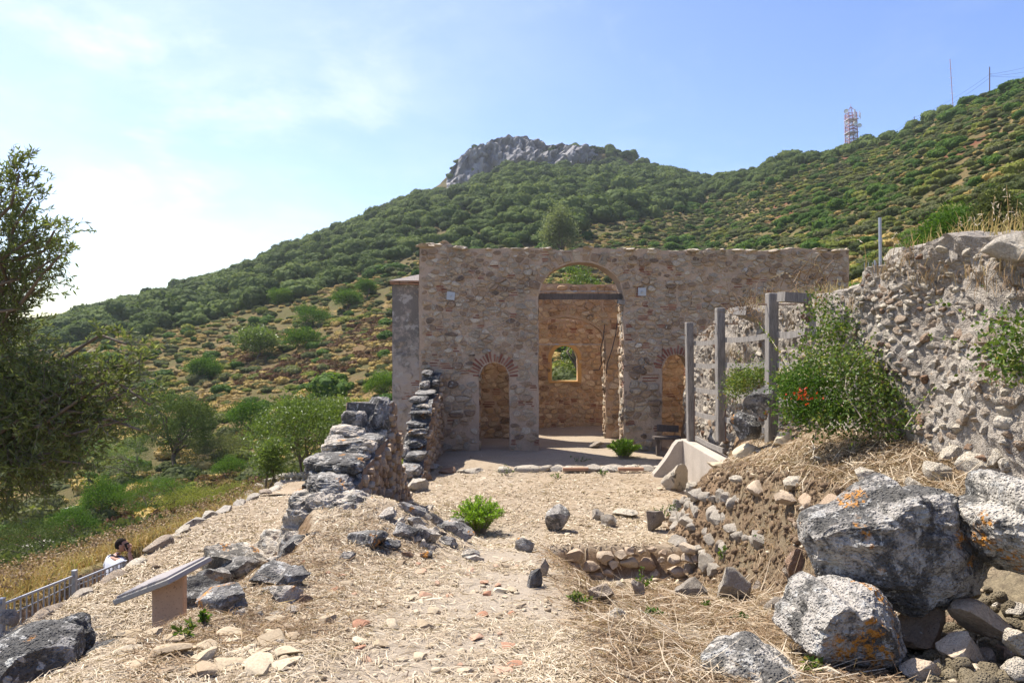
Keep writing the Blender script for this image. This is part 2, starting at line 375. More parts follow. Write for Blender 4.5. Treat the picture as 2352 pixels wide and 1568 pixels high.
M_BRACK = leaf_mat('bracken', [(0, (0.10, 0.05, 0.03)), (0.5, (0.16, 0.085, 0.045)), (1, (0.17, 0.15, 0.06))], 0.2, 0.7, 0.1, 0.7)
M_OLIVE = leaf_mat('olive_leaf', [(0, (0.065, 0.083, 0.03)), (0.4, (0.125, 0.15, 0.05)), (0.7, (0.18, 0.205, 0.075)), (0.93, (0.27, 0.29, 0.14)), (1, (0.42, 0.26, 0.03))], 0.42, 0.45, 0.3, 0.1)
M_WILDOL = leaf_mat('wild_olive_leaf', [(0, (0.055, 0.09, 0.022)), (0.5, (0.115, 0.165, 0.035)), (1, (0.19, 0.235, 0.06))], 0.38, 0.45, 0.35, 0.2)
M_BRIGHT = leaf_mat('bright_leaf', [(0, (0.12, 0.22, 0.02)), (0.5, (0.22, 0.36, 0.03)), (1, (0.34, 0.46, 0.07))], 0.4, 0.45, 0.35, 0.1)
M_BRAMBLE = leaf_mat('bramble_leaf', [(0, (0.045, 0.08, 0.02)), (0.4, (0.09, 0.145, 0.03)), (0.75, (0.19, 0.22, 0.05)), (0.92, (0.29, 0.25, 0.07)), (1, (0.30, 0.12, 0.03))], 0.3, 0.5, 0.15, 0.1)
M_RED = leaf_mat('red_leaf', [(0, (0.35, 0.03, 0.01)), (1, (0.5, 0.09, 0.02))], 0.3, 0.5, 0.3, 0.1)
M_STRAW = leaf_mat('straw', [(0, (0.17, 0.115, 0.07)), (0.25, (0.36, 0.275, 0.18)), (0.6, (0.52, 0.425, 0.30)), (1, (0.70, 0.62, 0.48))], 0.15, 0.55, 0.25, 0.02, 1.0)
M_RUST = leaf_mat('rusty_grass', [(0, (0.11, 0.07, 0.04)), (0.5, (0.29, 0.19, 0.105)), (1, (0.52, 0.40, 0.25))], 0.25, 0.6, 0.2, 0.05, 1.0)
M_GOLD = leaf_mat('golden_grass', [(0, (0.24, 0.14, 0.05)), (0.35, (0.40, 0.26, 0.10)), (0.6, (0.50, 0.37, 0.17)), (0.8, (0.40, 0.33, 0.13)), (1, (0.2, 0.23, 0.05))], 0.3, 0.6, 0.15, 0.05, 1.0)
def bark_mat(name, a, b):
    s = Nodes(name); p = s.mapv(s.pos(), (1, 1, 0.25))
    return s.bsdf(s.mix(s.noise(22, 7, 0.7, 0.4, p), a, b), 0.9, s.bump(s.noise(40, 6, 0.7, 0.3, p), 0.8, 0.02), spec=0.15)
M_BARK = bark_mat('bark', (0.10, 0.075, 0.055), (0.25, 0.20, 0.155))
M_STEM = bark_mat('dry_stem', (0.24, 0.19, 0.14), (0.42, 0.36, 0.29))
def wood_mat(name, a, b):
    s = Nodes(name); p = s.mapv(s.pos(), (1, 1, 0.10), (0, 0, 0))
    g = s.noise(42, 6, 0.7, 0.6, p)
    c = s.mix(s.rng(g, 0.3, 0.7), a, b)
    c = s.mix(s.rng(s.noise(6, 5), 0.55, 0.75, 0, 0.4), c, (0.10, 0.09, 0.08))
    return s.bsdf(c, 0.85, s.bump(g, 0.5, 0.01), spec=0.2)
M_WOOD = wood_mat('weathered_wood', (0.15, 0.135, 0.12), (0.31, 0.285, 0.255))
M_BEAM = wood_mat('dark_beam_wood', (0.075, 0.06, 0.052), (0.15, 0.125, 0.108))
def plain(name, c, rough=0.5, metal=0.0, var=0.15, spec=0.4):
    s = Nodes(name)
    col = s.mix(s.rng(s.noise(25, 6, 0.7), 0.35, 0.75, 0, var * 2), c, (c[0] * 0.6, c[1] * 0.58, c[2] * 0.56))
    return s.bsdf(col, rough, None, metal, spec)
M_STEEL = plain('galvanised_steel', (0.42, 0.43, 0.45), 0.45, 0.6)
M_RAIL = plain('grey_painted_rail', (0.30, 0.31, 0.34), 0.45, 0.3)
M_RUSTY = plain('rusty_iron', (0.20, 0.13, 0.09), 0.7, 0.3)
M_TOWER = plain('red_tower_paint', (0.46, 0.27, 0.29), 0.6)
M_TOWERW = plain('white_tower_paint', (0.62, 0.60, 0.60), 0.6)
M_DISH = plain('white_dish', (0.78, 0.77, 0.75), 0.5)
M_DARK = plain('dark_cable', (0.04, 0.04, 0.042), 0.6)
M_POLE = plain('pole_wood', (0.16, 0.10, 0.10), 0.8)
M_SHIRT = plain('white_shirt', (0.80, 0.80, 0.82), 0.85, var=0.04)
M_SKIN = plain('skin', (0.46, 0.25, 0.17), 0.55, var=0.1)
M_HAIR = plain('dark_hair', (0.028, 0.022, 0.019), 0.9, spec=0.05)
M_JEANS = plain('navy_trousers', (0.05, 0.06, 0.10), 0.8)
M_PHONE = plain('phone_black', (0.02, 0.02, 0.024), 0.25)
M_BOARD = plain('grey_board', (0.37, 0.34, 0.30), 0.6)
M_PANEL = plain('faded_panel', (0.36, 0.32, 0.31), 0.35)
def postm():
    s = Nodes('pink_render')
    c = s.mix(s.rng(s.noise(3, 6), 0.35, 0.65), (0.58, 0.40, 0.27), (0.50, 0.345, 0.235))
    c = s.mix(s.rng(s.noise(48, 4, 0.6), 0.60, 0.68, 0, 0.8), c, (0.22, 0.14, 0.09))
    return s.bsdf(c, 0.95, s.bump(s.noise(40, 6, 0.7), 0.4, 0.01), spec=0.1)
M_POST = postm()
M_ROAD = plain('pale_gravel', (0.58, 0.54, 0.48), 0.95, var=0.1, spec=0.1)
M_CLOD = mortar_mat('brown_clod', (0.30, 0.21, 0.13), (0.20, 0.14, 0.09), 0.1, 3.0, 1.0)
M_PALELEAF = leaf_mat('pale_leaf', [(0, (0.10, 0.12, 0.06)), (0.5, (0.19, 0.22, 0.11)), (1, (0.28, 0.30, 0.17))], 0.4, 0.6, 0.2, 0.2)
M_SOIL = mortar_mat('dark_soil', (0.27, 0.225, 0.15), (0.20, 0.165, 0.11), 0.3, 3.0, 1.0)
M_FLAT = stone_mat('roof_slab', [(0, (0.42, 0.36, 0.31)), (1, (0.52, 0.45, 0.38))], dark=0.1, white=0.1, sc=1.0, bump=0.4)
# ------------------------------------------------------------------ the lie of the land
def lerp(a, b, t): return a + (b - a) * t
def near_z(x, y):
    x = np.asarray(x, float); y = np.asarray(y, float)
    x, y = np.broadcast_arrays(x, y)
    # terrace the viewer stands on, sloping down to the courtyard of the church
    ter = np.interp(y, [-8, 3, 5, 7, 9, 10.2, 11.2, 14], [1.75, 1.6, 1.22, 0.86, 0.46, 0.16, 0.02, 0.0])
    # mound over the buried wall on the left
    md = np.interp(y, [2, 4.5, 6.0, 7.0, 8.0, 8.7, 9.2, 10.8, 13.2, 14], [0, 0.0, 0.05, 0.15, 0.42, 0.66, 0.72, 0.55, 0.1, 0.0])
    mx = 1 - sst(-1.9, -0.3, x)
    z = ter + md * mx
    # left edge: drop to the straw path
    xe = np.interp(y, [-8, 3, 4.5, 5.5, 6.5, 7.5, 8.3, 9, 9.6], [-2.9, -2.32, -2.27, -2.32, -2.3, -2.2, -2.4, -2.7, -2.8]) + 0.12 * fb2(x, y, 1.3, 2, 5)
    wd = np.interp(y, [3, 5, 7, 9.5, 14], [0.8, 0.8, 0.75, 0.6, 0.5])
    pz = np.interp(y, [-8, 6, 9, 12, 18, 26], [0.25, 0.1, 0.02, 0.0, -0.25, -0.9])
    drop = sst(xe - wd, xe, x)
    drop = np.where(y > 9.6, sst(-2.75, -2.55, x), drop)
    z = pz + (z - pz) * drop
    # right: hollow with the pit
    rz = np.interp(y, [-8, 3.3, 5, 6.5, 8, 9.2, 10.0, 10.25, 10.7], [1.75, 1.52, 1.12, 0.72, 0.28, -0.16, -0.30, 0.1, 0.16])
    rx = sst(0.35, 0.95, x - 0.05 * (10 - y)) * sst(11, 10.5, y)
    z = np.where(x > 0, z + (rz - z) * rx * np.where(y < 10.05, 1, sst(10.45, 10.1, y)), z)
    # bank against the ruined wall on the right
    be = np.interp(y, [3, 5, 6.5, 9.5, 11, 12.5, 14.2], [2.95, 2.85, 2.85, 2.62, 2.6, 2.9, 4.2])
    bt = np.interp(y, [2, 4, 6, 8, 9.5, 11, 12.5, 13.6, 15.5, 17], [1.6, 1.62, 1.82, 1.62, 1.36, 1.0, 0.62, 0.5, 0.2, 0.0])
    bw = np.interp(y, [2, 4, 6, 7.6, 9.5, 11.5, 13.7, 15.3, 17], [1.65, 1.7, 1.85, 2.12, 2.0, 1.75, 1.35, 0.75, 0.1])
    up = sst(be - 0.12, be + 0.62, x)
    bank = bt + (bw - bt) * np.clip((x - be - 0.5) / (4.55 - be - 0.5 + 1e-3), 0, 1)
    z = z + (np.maximum(bank, z) - z) * up * sst(16.2, 15.2, y)
    # behind the ruined wall the slope continues uphill
    hb = np.interp(y, [2, 6, 10, 16, 20, 26], [3.7, 3.6, 3.3, 2.6, 2.2, 2.4]) + np.clip(x - 5.2, 0, 60) * np.interp(y, [0, 20, 26], [0.34, 0.26, 0.26])
    z = np.where(y < 19.9, z + (hb - z) * sst(4.75, 5.25, x), z + (hb - z) * sst(10.1, 11.5, x))
    # left: kerb of the path, stair trench, grass bank falling to the valley
    lx = -5.55 + 0.1 * np.sin(y * 0.9) - np.clip(y - 15, 0, 20) * 0.10
    fall = np.clip(lx - x, 0, 60)
    gb = pz - 0.22 - 0.26 * fall - 0.012 * fall ** 1.5
    gb = gb - np.interp(y, [10, 16, 20, 26], [0, 0.25, 0.9, 1.5]) * sst(0, 3, fall)
    tr = sst(0.0, 0.15, fall) * sst(1.75, 1.5, fall) * sst(6.0, 6.6, y) * sst(14.5, 13.0, y)
    trz = np.interp(y, [6, 9, 11.3, 14], [-0.7, -1.25, -1.87, -2.2])
    gb = gb + (np.minimum(trz, gb) - gb) * tr
    z = np.where(x < lx, z + (gb - z) * sst(0, 0.22, fall), z)
    # towards the valley behind the left wall
    vz = np.interp(y, [13, 16, 20, 26], [0, -0.1, -1.0, -2.2])
    vm = sst(-2.9, -4.2, x) * sst(14.5, 18, y)
    z = z + (np.minimum(vz, z) - z) * vm
    # small relief
    r = 0.035 * fb2(x, y, 1.6, 3, 11) + 0.018 * fb2(x, y, 6.0, 2, 12)
    r = r * np.where((y > 10.8) & (x > -2.6) & (x < 2.8), 0.5, 1.0) * np.where((y > 16) & (np.abs(x) < 4), 0.4, 1)
    return z + r + 0.10 * fb2(x, y, 0.7, 3, 13) * sst(-5.8, -7.2, x)

SKY_V = [(-2200, 900), (-900, 840), (-200, 800), (0, 772), (80, 768), (220, 728), (360, 690), (500, 648), (600, 604), (700, 572), (850, 505), (940, 462), (1010, 424), (1052, 372), (1085, 350), (1130, 333), (1180, 328), (1250, 340), (1340, 348), (1440, 358), (1500, 384), (1570, 415), (1620, 424), (1700, 410), (1850, 366), (1960, 352), (2030, 330), (2100, 300), (2200, 250), (2352, 190), (2600, 110), (3200, 20), (4400, -60)]
_sx = [(v - 1176) / F for v, _ in SKY_V]; _se = [(784 - e) / F for _, e in SKY_V]
def ridge_d(a): return np.interp(a, [(v - 1176) / F for v in (-400, 0, 200, 500, 1000, 1180, 1450, 1600, 1700, 1850, 1960, 2200, 2352, 3000)], [300, 300, 300, 350, 400, 420, 420, 390, 330, 280, 250, 205, 185, 160])
def hill_e(a, y):
    """slope of the line of sight to the hillside at bearing a, depth y (a true height field)"""
    r = np.interp(a, _sx, _se); D = ridge_d(a)
    zb = np.interp(a, [-2, -0.75, -0.35, -0.12, 0.05, 0.3, 0.6, 1.5], [-9, -6.2, -4.2, -1.6, 0.3, 1.6, 4.2, 14])
    b = (zb - EYE) / 27.0
    p = np.interp(a, [-0.75, -0.35, -0.1, 0.1, 0.3, 0.45, 0.75], [4.2, 3.8, 3.0, 2.4, 1.9, 1.8, 2.0])
    s = np.clip((y - 27.0) / (D - 27.0), 0, 1)
    # the crag at the summit: the last metres climb steeply
    cl = np.interp(a, [(v - 1176) / F for v in (960, 1020, 1060, 1130, 1200, 1300, 1400, 1500, 1560)], [0, 0.022, 0.046, 0.05, 0.034, 0.03, 0.03, 0.012, 0])
    f = 1 - (1 - s) ** p
    e = b + (r - cl - b) * f + cl * sst(0.945, 0.995, s)
    over = np.clip(y - D, 0, None)
    return e - over * 0.0012
def hill_z(x, y):
    x = np.asarray(x, float); y = np.asarray(y, float)
    a = x / np.maximum(y, 1)
    z = EYE + hill_e(a, y) * y
    amp = sst(30, 120, y)
    return z + amp * (1.6 * fb2(x, y, 0.03, 3, 31) + 0.5 * fb2(x, y, 0.11, 2, 32)) * sst(1.02, 0.9, y / ridge_d(a))
def land(x, y):
    x = np.asarray(x, float); y = np.asarray(y, float); x, y = np.broadcast_arrays(x, y)
    t = sst(22.5, 30, y)
    return near_z(x, np.minimum(y, 27)) * (1 - t) + hill_z(x, np.maximum(y, 22)) * t
def gz(x, y): return float(land(np.array([x]), np.array([y]))[0])

def hit(vx, vy, d0=2.0, d1=60.0):
    """where the line of sight through a view pixel meets the land"""
    d = np.concatenate([np.arange(d0, 26, 0.02), np.arange(26, d1, 0.25)]) if d1 > 26 else np.arange(d0, d1, 0.02)
    x = (vx - 1176) / F * d; z = EYE - (vy - 784) / F * d
    below = np.nonzero(z <= land(x, d))[0]
    i = below[0] if len(below) else len(d) - 1
    return Vector((x[i], d[i], float(land(x[i:i + 1], d[i:i + 1])[0])))

def grid_mesh(name, xs, ys, zf, mat, extra=None, smooth=True, jit=0):
    X, Y = np.meshgrid(xs, ys)
    if jit: 
        X = X + jit * fb2(X, Y, 3.1, 1, 71); Y = Y + jit * fb2(X, Y, 3.1, 1, 72)
    Z = zf(X, Y); nx, ny = len(xs), len(ys)
    i = np.arange(nx * ny).reshape(ny, nx)
    Q = np.stack([i[:-1, :-1], i[:-1, 1:], i[1:, 1:], i[1:, :-1]], -1).reshape(-1, 4)
    me = mesh(name, np.stack([X.ravel(), Y.ravel(), Z.ravel()], 1), Q, mat, None, smooth)
    for k, fn in (extra or {}).items():
        at = me.attributes.new(k, 'FLOAT', 'POINT'); at.data.foreach_set('value', fn(X, Y).astype(np.float32).ravel())
    return me

def axis(segs):
    out = []
    for a, b, st in segs: out += list(np.arange(a, b, st))
    out.append(segs[-1][1]); return np.array(out)
def bare(x, y):
    """trodden earth: the footpath through the middle and patches of the courtyard"""
    c = np.interp(y, [2, 4, 6, 8, 10, 12, 16], [-0.45, -0.35, -0.25, 0.05, 0.0, -0.3, -0.6])
    w = np.interp(y, [2, 6, 10, 14], [0.55, 0.6, 0.5, 0.9])
    b = sst(w + 0.5, w - 0.2, np.abs(x - c)) * sst(13, 10, y)
    n = fb2(x, y, 1.4, 3, 41)
    return np.clip(0.75 * b + 0.55 * n + 0.12 + 0.3 * sst(15.5, 17, y) * (np.abs(x) < 4.4), 0, 1)
def vegm(x, y):
    lx = -5.7 - np.clip(y - 15, 0, 20) * 0.10
    v = sst(lx, lx - 0.5, x) * 0.9
    v = np.maximum(v, sst(17.5, 19.5, y) * sst(-3.2, -4.0, x))
    v = np.maximum(v, sst(5.3, 5.8, x) * (y < 20))
    return np.maximum(v, sst(26, 30, y))

def soilm(x, y): return sst(1.75, 2.15, x + .15 * fb2(x, y, 3, 2, 43)) * sst(4.9, 4.4, y) + .85 * sst(.3, .8, x - .04 * (8 - y)) * sst(10.1, 9.5, y) * np.clip(.6 + fb2(x, y, 1.7, 3, 44), 0, 1)
gx = axis([(-70, -20, 3), (-20, -9, 0.5), (-9, -6, 0.15), (-6, 5.5, 0.075), (5.5, 10, 0.4), (10, 70, 3)])
gy = axis([(-30, 0, 2), (0, 2.4, 0.2), (2.4, 12, 0.07), (12, 20, 0.11), (20, 30, 0.25)])
ground = obj('ground', grid_mesh('ground', gx, gy, land, M_GROUND, {'tint': bare, 'veg': vegm, 'soil': soilm})); tag(ground, kind='structure')

# far hillside, laid out along bearings so that it is fine where it is near
FORB = [(-1400, 860), (0, 808), (270, 800), (460, 752), (620, 702), (800, 640), (950, 592), (1120, 575), (1250, 556), (1400, 520), (1640, 455), (1850, 385), (1960, 356), (2100, 300), (2352, 150), (3600, -400)]
_fa = [(v - 1176) / F for v, _ in FORB]; _fe = [(784 - e) / F for _, e in FORB]
def forest_at(a, y):
    """1 where the oak wood covers the mountain"""
    return sst(-0.012, 0.012, hill_e(a, y) - np.interp(a, _fa, _fe) + 0.012 * fb2(a * 30, y * 0.05, 1.0, 2, 51))
def polar_mesh():
    av = np.concatenate([np.arange(-2.2, -0.8, 0.05), np.arange(-0.8, -0.13, 0.006), np.arange(-0.13, 0.24, 0.003), np.arange(0.24, 0.8, 0.006), np.arange(0.8, 2.21, 0.05)])
    yv = np.concatenate([np.arange(29, 60, 1.0), np.arange(60, 160, 2.2), np.arange(160, 330, 4), np.arange(330, 425, 1.1), np.arange(425, 900, 25)])
    A, Y = np.meshgrid(av, yv); X = A * Y; Z = land(X, Y) - 0.02 * (Y < 30)
    nx, ny = len(av), len(yv); i = np.arange(nx * ny).reshape(ny, nx)
    Q = np.stack([i[:-1, :-1], i[:-1, 1:], i[1:, 1:], i[1:, :-1]], -1).reshape(-1, 4)
    D = ridge_d(A)
    # crag: rough rock on the steep summit band
    crag = sst(0.925, 0.95, Y / D) * sst(-0.112, -0.08, A) * sst(0.17, 0.12, A)
    rough = np.stack([X.ravel() * 0.06, Y.ravel() * 0.06, Z.ravel() * 0.03], 1)
    crag = crag * sst(-.22, .05, fbm(np.stack([X.ravel() * .05, Y.ravel() * .02, Z.ravel() * .05], 1), 2, .5, 66).reshape(X.shape))
    n = fbm(rough, 5, 0.6, 61).reshape(X.shape); n2 = 1 - np.abs(fbm(rough * 2.3, 4, 0.6, 62).reshape(X.shape)) * 3
    n3 = 1 - np.abs(fbm(rough * 5.1 * np.array([1, 1, .5]), 3, 0.6, 63).reshape(X.shape)) * 3
    Z = Z + crag * (n * 4 + n2 * 1.0 + n3 * .4); Y2 = Y - crag * (n * 12 + n2 * 5 + n3 * 2.5); X = X + crag * (n2 * 1.5 + n3 * .6)
    me = mesh('mountain', np.stack([X.ravel(), Y2.ravel(), Z.ravel()], 1), Q, M_HILL, forest_at(A, Y).ravel(), True)
    me.materials.append(M_CLIFF)
    cq = (crag.ravel()[Q].mean(1) > 0.5)
    me.polygons.foreach_set('material_index', cq.astype(np.int32))
    sm = ~cq; me.polygons.foreach_set('use_smooth', sm)
    return me
hills = obj('hills', polar_mesh()); tag(hills, kind='structure')
# ------------------------------------------------------------------ stones and masonry
_ico = {}
def ico(sub):
    if sub not in _ico:
        bm = bmesh.new(); bmesh.ops.create_icosphere(bm, subdivisions=sub, radius=1.0)
        _ico[sub] = (np.array([v.co[:] for v in bm.verts]), np.array([[v.index for v in f.verts] for f in bm.faces])); bm.free()
    return _ico[sub]
def rock_vf(size, sub=3, seed=0, cuts=13, rough=0.10, nf=1.6, ridg=0.0, hard=1.0, lo=0.40, hi=0.80, boxy=0.0):
    """angular stone: a ball cut by random planes, then roughened; size = full extents"""
    rg = np.random.default_rng(seed * 7919 + 13)
    V, Fc = ico(sub); v = V.copy()
    if boxy: v = np.sign(v) * np.abs(v) ** (1 - boxy); v = v / np.abs(v).max()
    for _ in range(cuts):
        n = rg.normal(size=3); n /= np.linalg.norm(n)
        h = rg.uniform(lo, hi) * (1.35 if boxy else 1); d = v @ n
        v = v - np.outer(np.clip(d - h, 0, None) * hard, n)
    off = rg.uniform(-50, 50, 3)
    nn = V / np.linalg.norm(V, axis=1)[:, None]
    dsp = fbm(v * nf + off, 5 if sub > 3 else 3, 0.55, seed % 97)
    if ridg: dsp = dsp + ridg * (1 - 2.2 * np.abs(fbm(v * nf * 1.7 + off + 9, 4, 0.6, seed % 89)))
    v = v + nn * (dsp * rough)[:, None]
    lo_, hi_ = v.min(0), v.max(0)
    v = (v - (lo_ + hi_) / 2) / (hi_ - lo_) * np.array(size)
    return v, Fc
def rotm(rx=0, ry=0, rz=0):
    return np.array((Matrix.Rotation(rz, 3, 'Z') @ Matrix.Rotation(ry, 3, 'Y') @ Matrix.Rotation(rx, 3, 'X')))
def rock_mesh(name, size, mat, sub=3, seed=0, rot=(0, 0, 0), at=(0, 0, 0), tint=None, smooth=True, **kw):
    v, f = rock_vf(size, sub, seed, **kw)
    v = v @ rotm(*rot).T + np.array(at)
    rg = np.random.default_rng(seed + 5)
    me = mesh(name, v, f, mat, rg.uniform(0, 1) if tint is None else tint, smooth)
    if smooth:
        try: me.set_sharp_from_angle(angle=math.radians(30))
        except Exception: pass
    return me

# planar cells -------------------------------------------------
def clip(poly, n, h):
    """keep the part of the polygon with p.n <= h"""
    out = []; m = len(poly)
    for i in range(m):
        a, b = poly[i], poly[(i + 1) % m]
        da, db = a[0] * n[0] + a[1] * n[1] - h, b[0] * n[0] + b[1] * n[1] - h
        if da <= 0: out.append(a)
        if (da < 0 < db) or (db < 0 < da):
            t = da / (da - db); out.append((a[0] + (b[0] - a[0]) * t, a[1] + (b[1] - a[1]) * t))
    return out
def cells(seeds, asp, bounds, openings=(), ring=0.0, top=None):
    """Voronoi cells of the seeds (x, z), stretched by asp, kept inside bounds and out of the openings"""
    S = np.array(seeds, float); T = S * np.array([1, asp]); out = []
    x0, x1, z0, z1 = bounds
    g = {}
    cell = 0.6
    for i, (a, b) in enumerate(T): g.setdefault((int(a // cell), int(b // cell)), []).append(i)
    for i, (sx, sz) in enumerate(S):
        if not (x0 < sx < x1 and z0 < sz < z1): continue
        if top is not None and sz > top(sx) - 0.05: continue
        skip = False; cuts = []
        for o in openings:
            xc, r = (o['x0'] + o['x1']) / 2, (o['x1'] - o['x0']) / 2
            m = ring if o.get('ring', True) else 0.02
            if sz < o['zs']:
                if sz > o['z0'] - 0.02 and abs(sx - xc) < r + 0.02: skip = True; break
                if sz < o['z0']:
                    if abs(sx - xc) < r: cuts.append(((0, 1), o['z0'] - 0.02))
                elif abs(sx - xc) < r + 1: sg = 1 if sx < xc else -1; cuts.append(((sg, 0), sg * xc - r - 0.015))
            else:
                k = o['rise'] / r
                dx, dz = sx - xc, (sz - o['zs']) / k; L = math.hypot(dx, dz)
                if L < r + m + 0.02: skip = True; break
                if L < r + m + 1:
                    nx, nz = -dx / L, -dz / L / k
                    px, pz = xc + dx / L * (r + m), o['zs'] + dz / L * (r + m) * k
                    cuts.append(((nx, nz), nx * px + nz * pz))
        if skip: continue
        poly = [(sx - .9, sz - .6), (sx + .9, sz - .6), (sx + .9, sz + .6), (sx - .9, sz + .6)]
        gi, gj = int(T[i, 0] // cell), int(T[i, 1] // cell)
        nb = [j for a in range(-2, 3) for b in range(-2, 3) for j in g.get((gi + a, gj + b), ()) if j != i]
        nb.sort(key=lambda j: (T[j, 0] - T[i, 0]) ** 2 + (T[j, 1] - T[i, 1]) ** 2)
        for j in nb[:18]:
            n = ((T[j, 0] - T[i, 0]), (T[j, 1] - T[i, 1]) * asp)
            mid = (S[i] + S[j]) / 2; poly = clip(poly, n, n[0] * mid[0] + n[1] * mid[1])
            if len(poly) < 3: break
        for n, h in cuts + [((1, 0), x1), ((-1, 0), -x0), ((0, 1), (top(sx) - 0.03) if top is not None else z1), ((0, -1), -z0)]:
            if len(poly) >= 3: poly = clip(poly, n, h)
        if len(poly) >= 3:
            P_ = np.array(poly); w, h = np.ptp(P_[:, 0]), np.ptp(P_[:, 1])
            if w > 0.05 and h > 0.035: out.append(P_)
    return out
def area(p): return 0.5 * abs(np.dot(p[:, 0], np.roll(p[:, 1], 1)) - np.dot(p[:, 1], np.roll(p[:, 0], 1)))
def rounded(p, rg, gap=0.014, k=9):
    c = p.mean(0); r = np.hypot(*(p - c).T).mean()
    q = c + (p - c) * max(0.45, 1 - gap / max(r, .02))
    q = np.concatenate([[0.86 * q[i] + 0.14 * q[(i + 1) % len(q)], 0.14 * q[i] + 0.86 * q[(i + 1) % len(q)]] for i in range(len(q))]) if len(q) else q
    # resample to k points round the outline
    d = np.roll(q, -1, 0) - q; L = np.hypot(*d.T); s = np.concatenate([[0], np.cumsum(L)]); qq = np.concatenate([q, q[:1]])
    t = (np.arange(k) + rg.uniform(-.22, .22, k)) / k * s[-1] % s[-1]
    t.sort()
    q = np.stack([np.interp(t, s, qq[:, 0]), np.interp(t, s, qq[:, 1])], 1)
    return q + rg.normal(0, 0.035, q.shape) * r * 0.7
class Face:
    """a wall face: origin, direction along it, up, outward normal"""
    def __init__(s, o, u, n, w=(0, 0, 1)): s.o, s.u, s.w, s.n = (np.array(v, float) for v in (o, u, w, n))
    def at(s, a, b, c): return s.o + np.outer(a, s.u) + np.outer(b, s.w) + np.outer(c, s.n)
def stone_vf(q, face, rg, proud=0.03, k=9, flat=0.5, back=0.05):
    """one laid stone from its outline: sunk edge, arris, face with uneven height"""
    k = len(q); c = q.mean(0); sl = rg.normal(0, 0.10, 2)
    def ring(sc, h, jit):
        p = c + (q - c) * sc + rg.normal(0, jit, q.shape)
        return np.column_stack([p, h + (p - c) @ sl + rg.normal(0, jit * 0.6, k)])
    r = math.sqrt(max(area(q), 1e-4))
    h = proud * rg.uniform(0.25, 1.3)
    R = [ring(1.0, -back, 0), ring(1.0, h * 0.45, r * 0.012), ring(0.86, h, r * 0.022), ring(0.48, h * (1 + 0.35 * flat * rg.uniform(-.6, 1)), r * 0.04)]
    R = np.concatenate(R + [[[c[0], c[1], h * rg.uniform(0.95, 1.2)]]])
    V = face.at(R[:, 0], R[:, 1], R[:, 2]); Fc = []
    for a in range(3):
        for j in range(k): Fc.append([a * k + j, a * k + (j + 1) % k, (a + 1) * k + (j + 1) % k, (a + 1) * k + j])
    for j in range(k): Fc.append([3 * k + j, 3 * k + (j + 1) % k, 4 * k])
    return V, Fc
def orient(face): 
    return np.dot(np.cross(face.u, face.w), face.n) > 0
def lay(root, face, polys, rg, mat, n_parts=300, proud=0.035, gap=0.014, name='stone', brick_p=0.0, k=9, tint=None, stuff='small_stones'):
    """lay one stone in each cell: the largest as parts of their own, the rest as one part"""
    polys = sorted(polys, key=area, reverse=True)
    bag = Bag(); bb = Bag(); cnt = 0; flip = not orient(face)
    for p in polys:
        w, h = np.ptp(p[:, 0]), np.ptp(p[:, 1])
        q = rounded(p, rg, gap * rg.uniform(.4, 2.6), k)
        if area2(q) < 0: q = q[::-1]
        t = np.clip(rg.beta(2.2, 2.0) if tint is None else rg.normal(*tint), 0, 1)
        if rg.uniform() < brick_p and w > 0.12 and h > 0.07:
            m = min(3, max(1, int(h / 0.06))); c = p.mean(0)
            for b in range(m):
                bw = w * rg.uniform(0.5, 0.9); bh = min(rg.uniform(.022, .036), h / m * 0.6)
                zc_ = c[1] - h * 0.42 + (b + 0.5) * h * 0.84 / m; xc_ = c[0] + rg.uniform(-.06, .06) * w
                qq = np.array([(xc_ - bw / 2, zc_ - bh / 2), (xc_ + bw / 2, zc_ - bh / 2 + rg.normal(0, .006)), (xc_ + bw / 2, zc_ + bh / 2), (xc_ - bw / 2, zc_ + bh / 2 + rg.normal(0, .006))])
                V, Fc = stone_vf(qq, face, rg, proud * 0.6); bb.add(V, [f[::-1] for f in Fc] if flip else Fc, rg.uniform(0, 1))
            continue
        V, Fc = stone_vf(q, face, rg, proud * (0.6 + 0.8 * min(1, area(p) / 0.06)))
        if flip: Fc = [f[::-1] for f in Fc]
        if cnt < n_parts:
            part(name, mesh(name, V, Fc, mat, t, False), root); cnt += 1
        else: bag.add(V, Fc, t)
    if bag.n: tag(part(stuff, bag.me(stuff, mat), root), kind='stuff')
    if bb.n: tag(part('brick_courses', bb.me('brick_courses', M_BRICK), root), kind='stuff')
def area2(p): return 0.5 * (np.dot(p[:, 0], np.roll(p[:, 1], -1)) - np.dot(p[:, 1], np.roll(p[:, 0], -1)))
def course_seeds(rg, x0, x1, z0, z1, w=(0.2, 0.5), h=(0.12, 0.28), jz=0.25):
    out = []; z = z0
    while z < z1 + 0.1:
        hh = rg.uniform(*h); x = x0 + rg.uniform(-.3, 0)
        while x < x1 + 0.2:
            ww = rg.uniform(*w) * (0.6 + 0.4 * hh / h[1]); r = rg.uniform()
            if r < 0.16 and hh > 0.15:
                out += [(x + ww / 2, z + hh * 0.27), (x + ww / 2 + rg.normal(0, .05), z + hh * 0.75)]
            else: out.append((x + ww / 2, z + hh / 2 + rg.normal(0, jz) * hh))
            x += ww
        z += hh
    return out
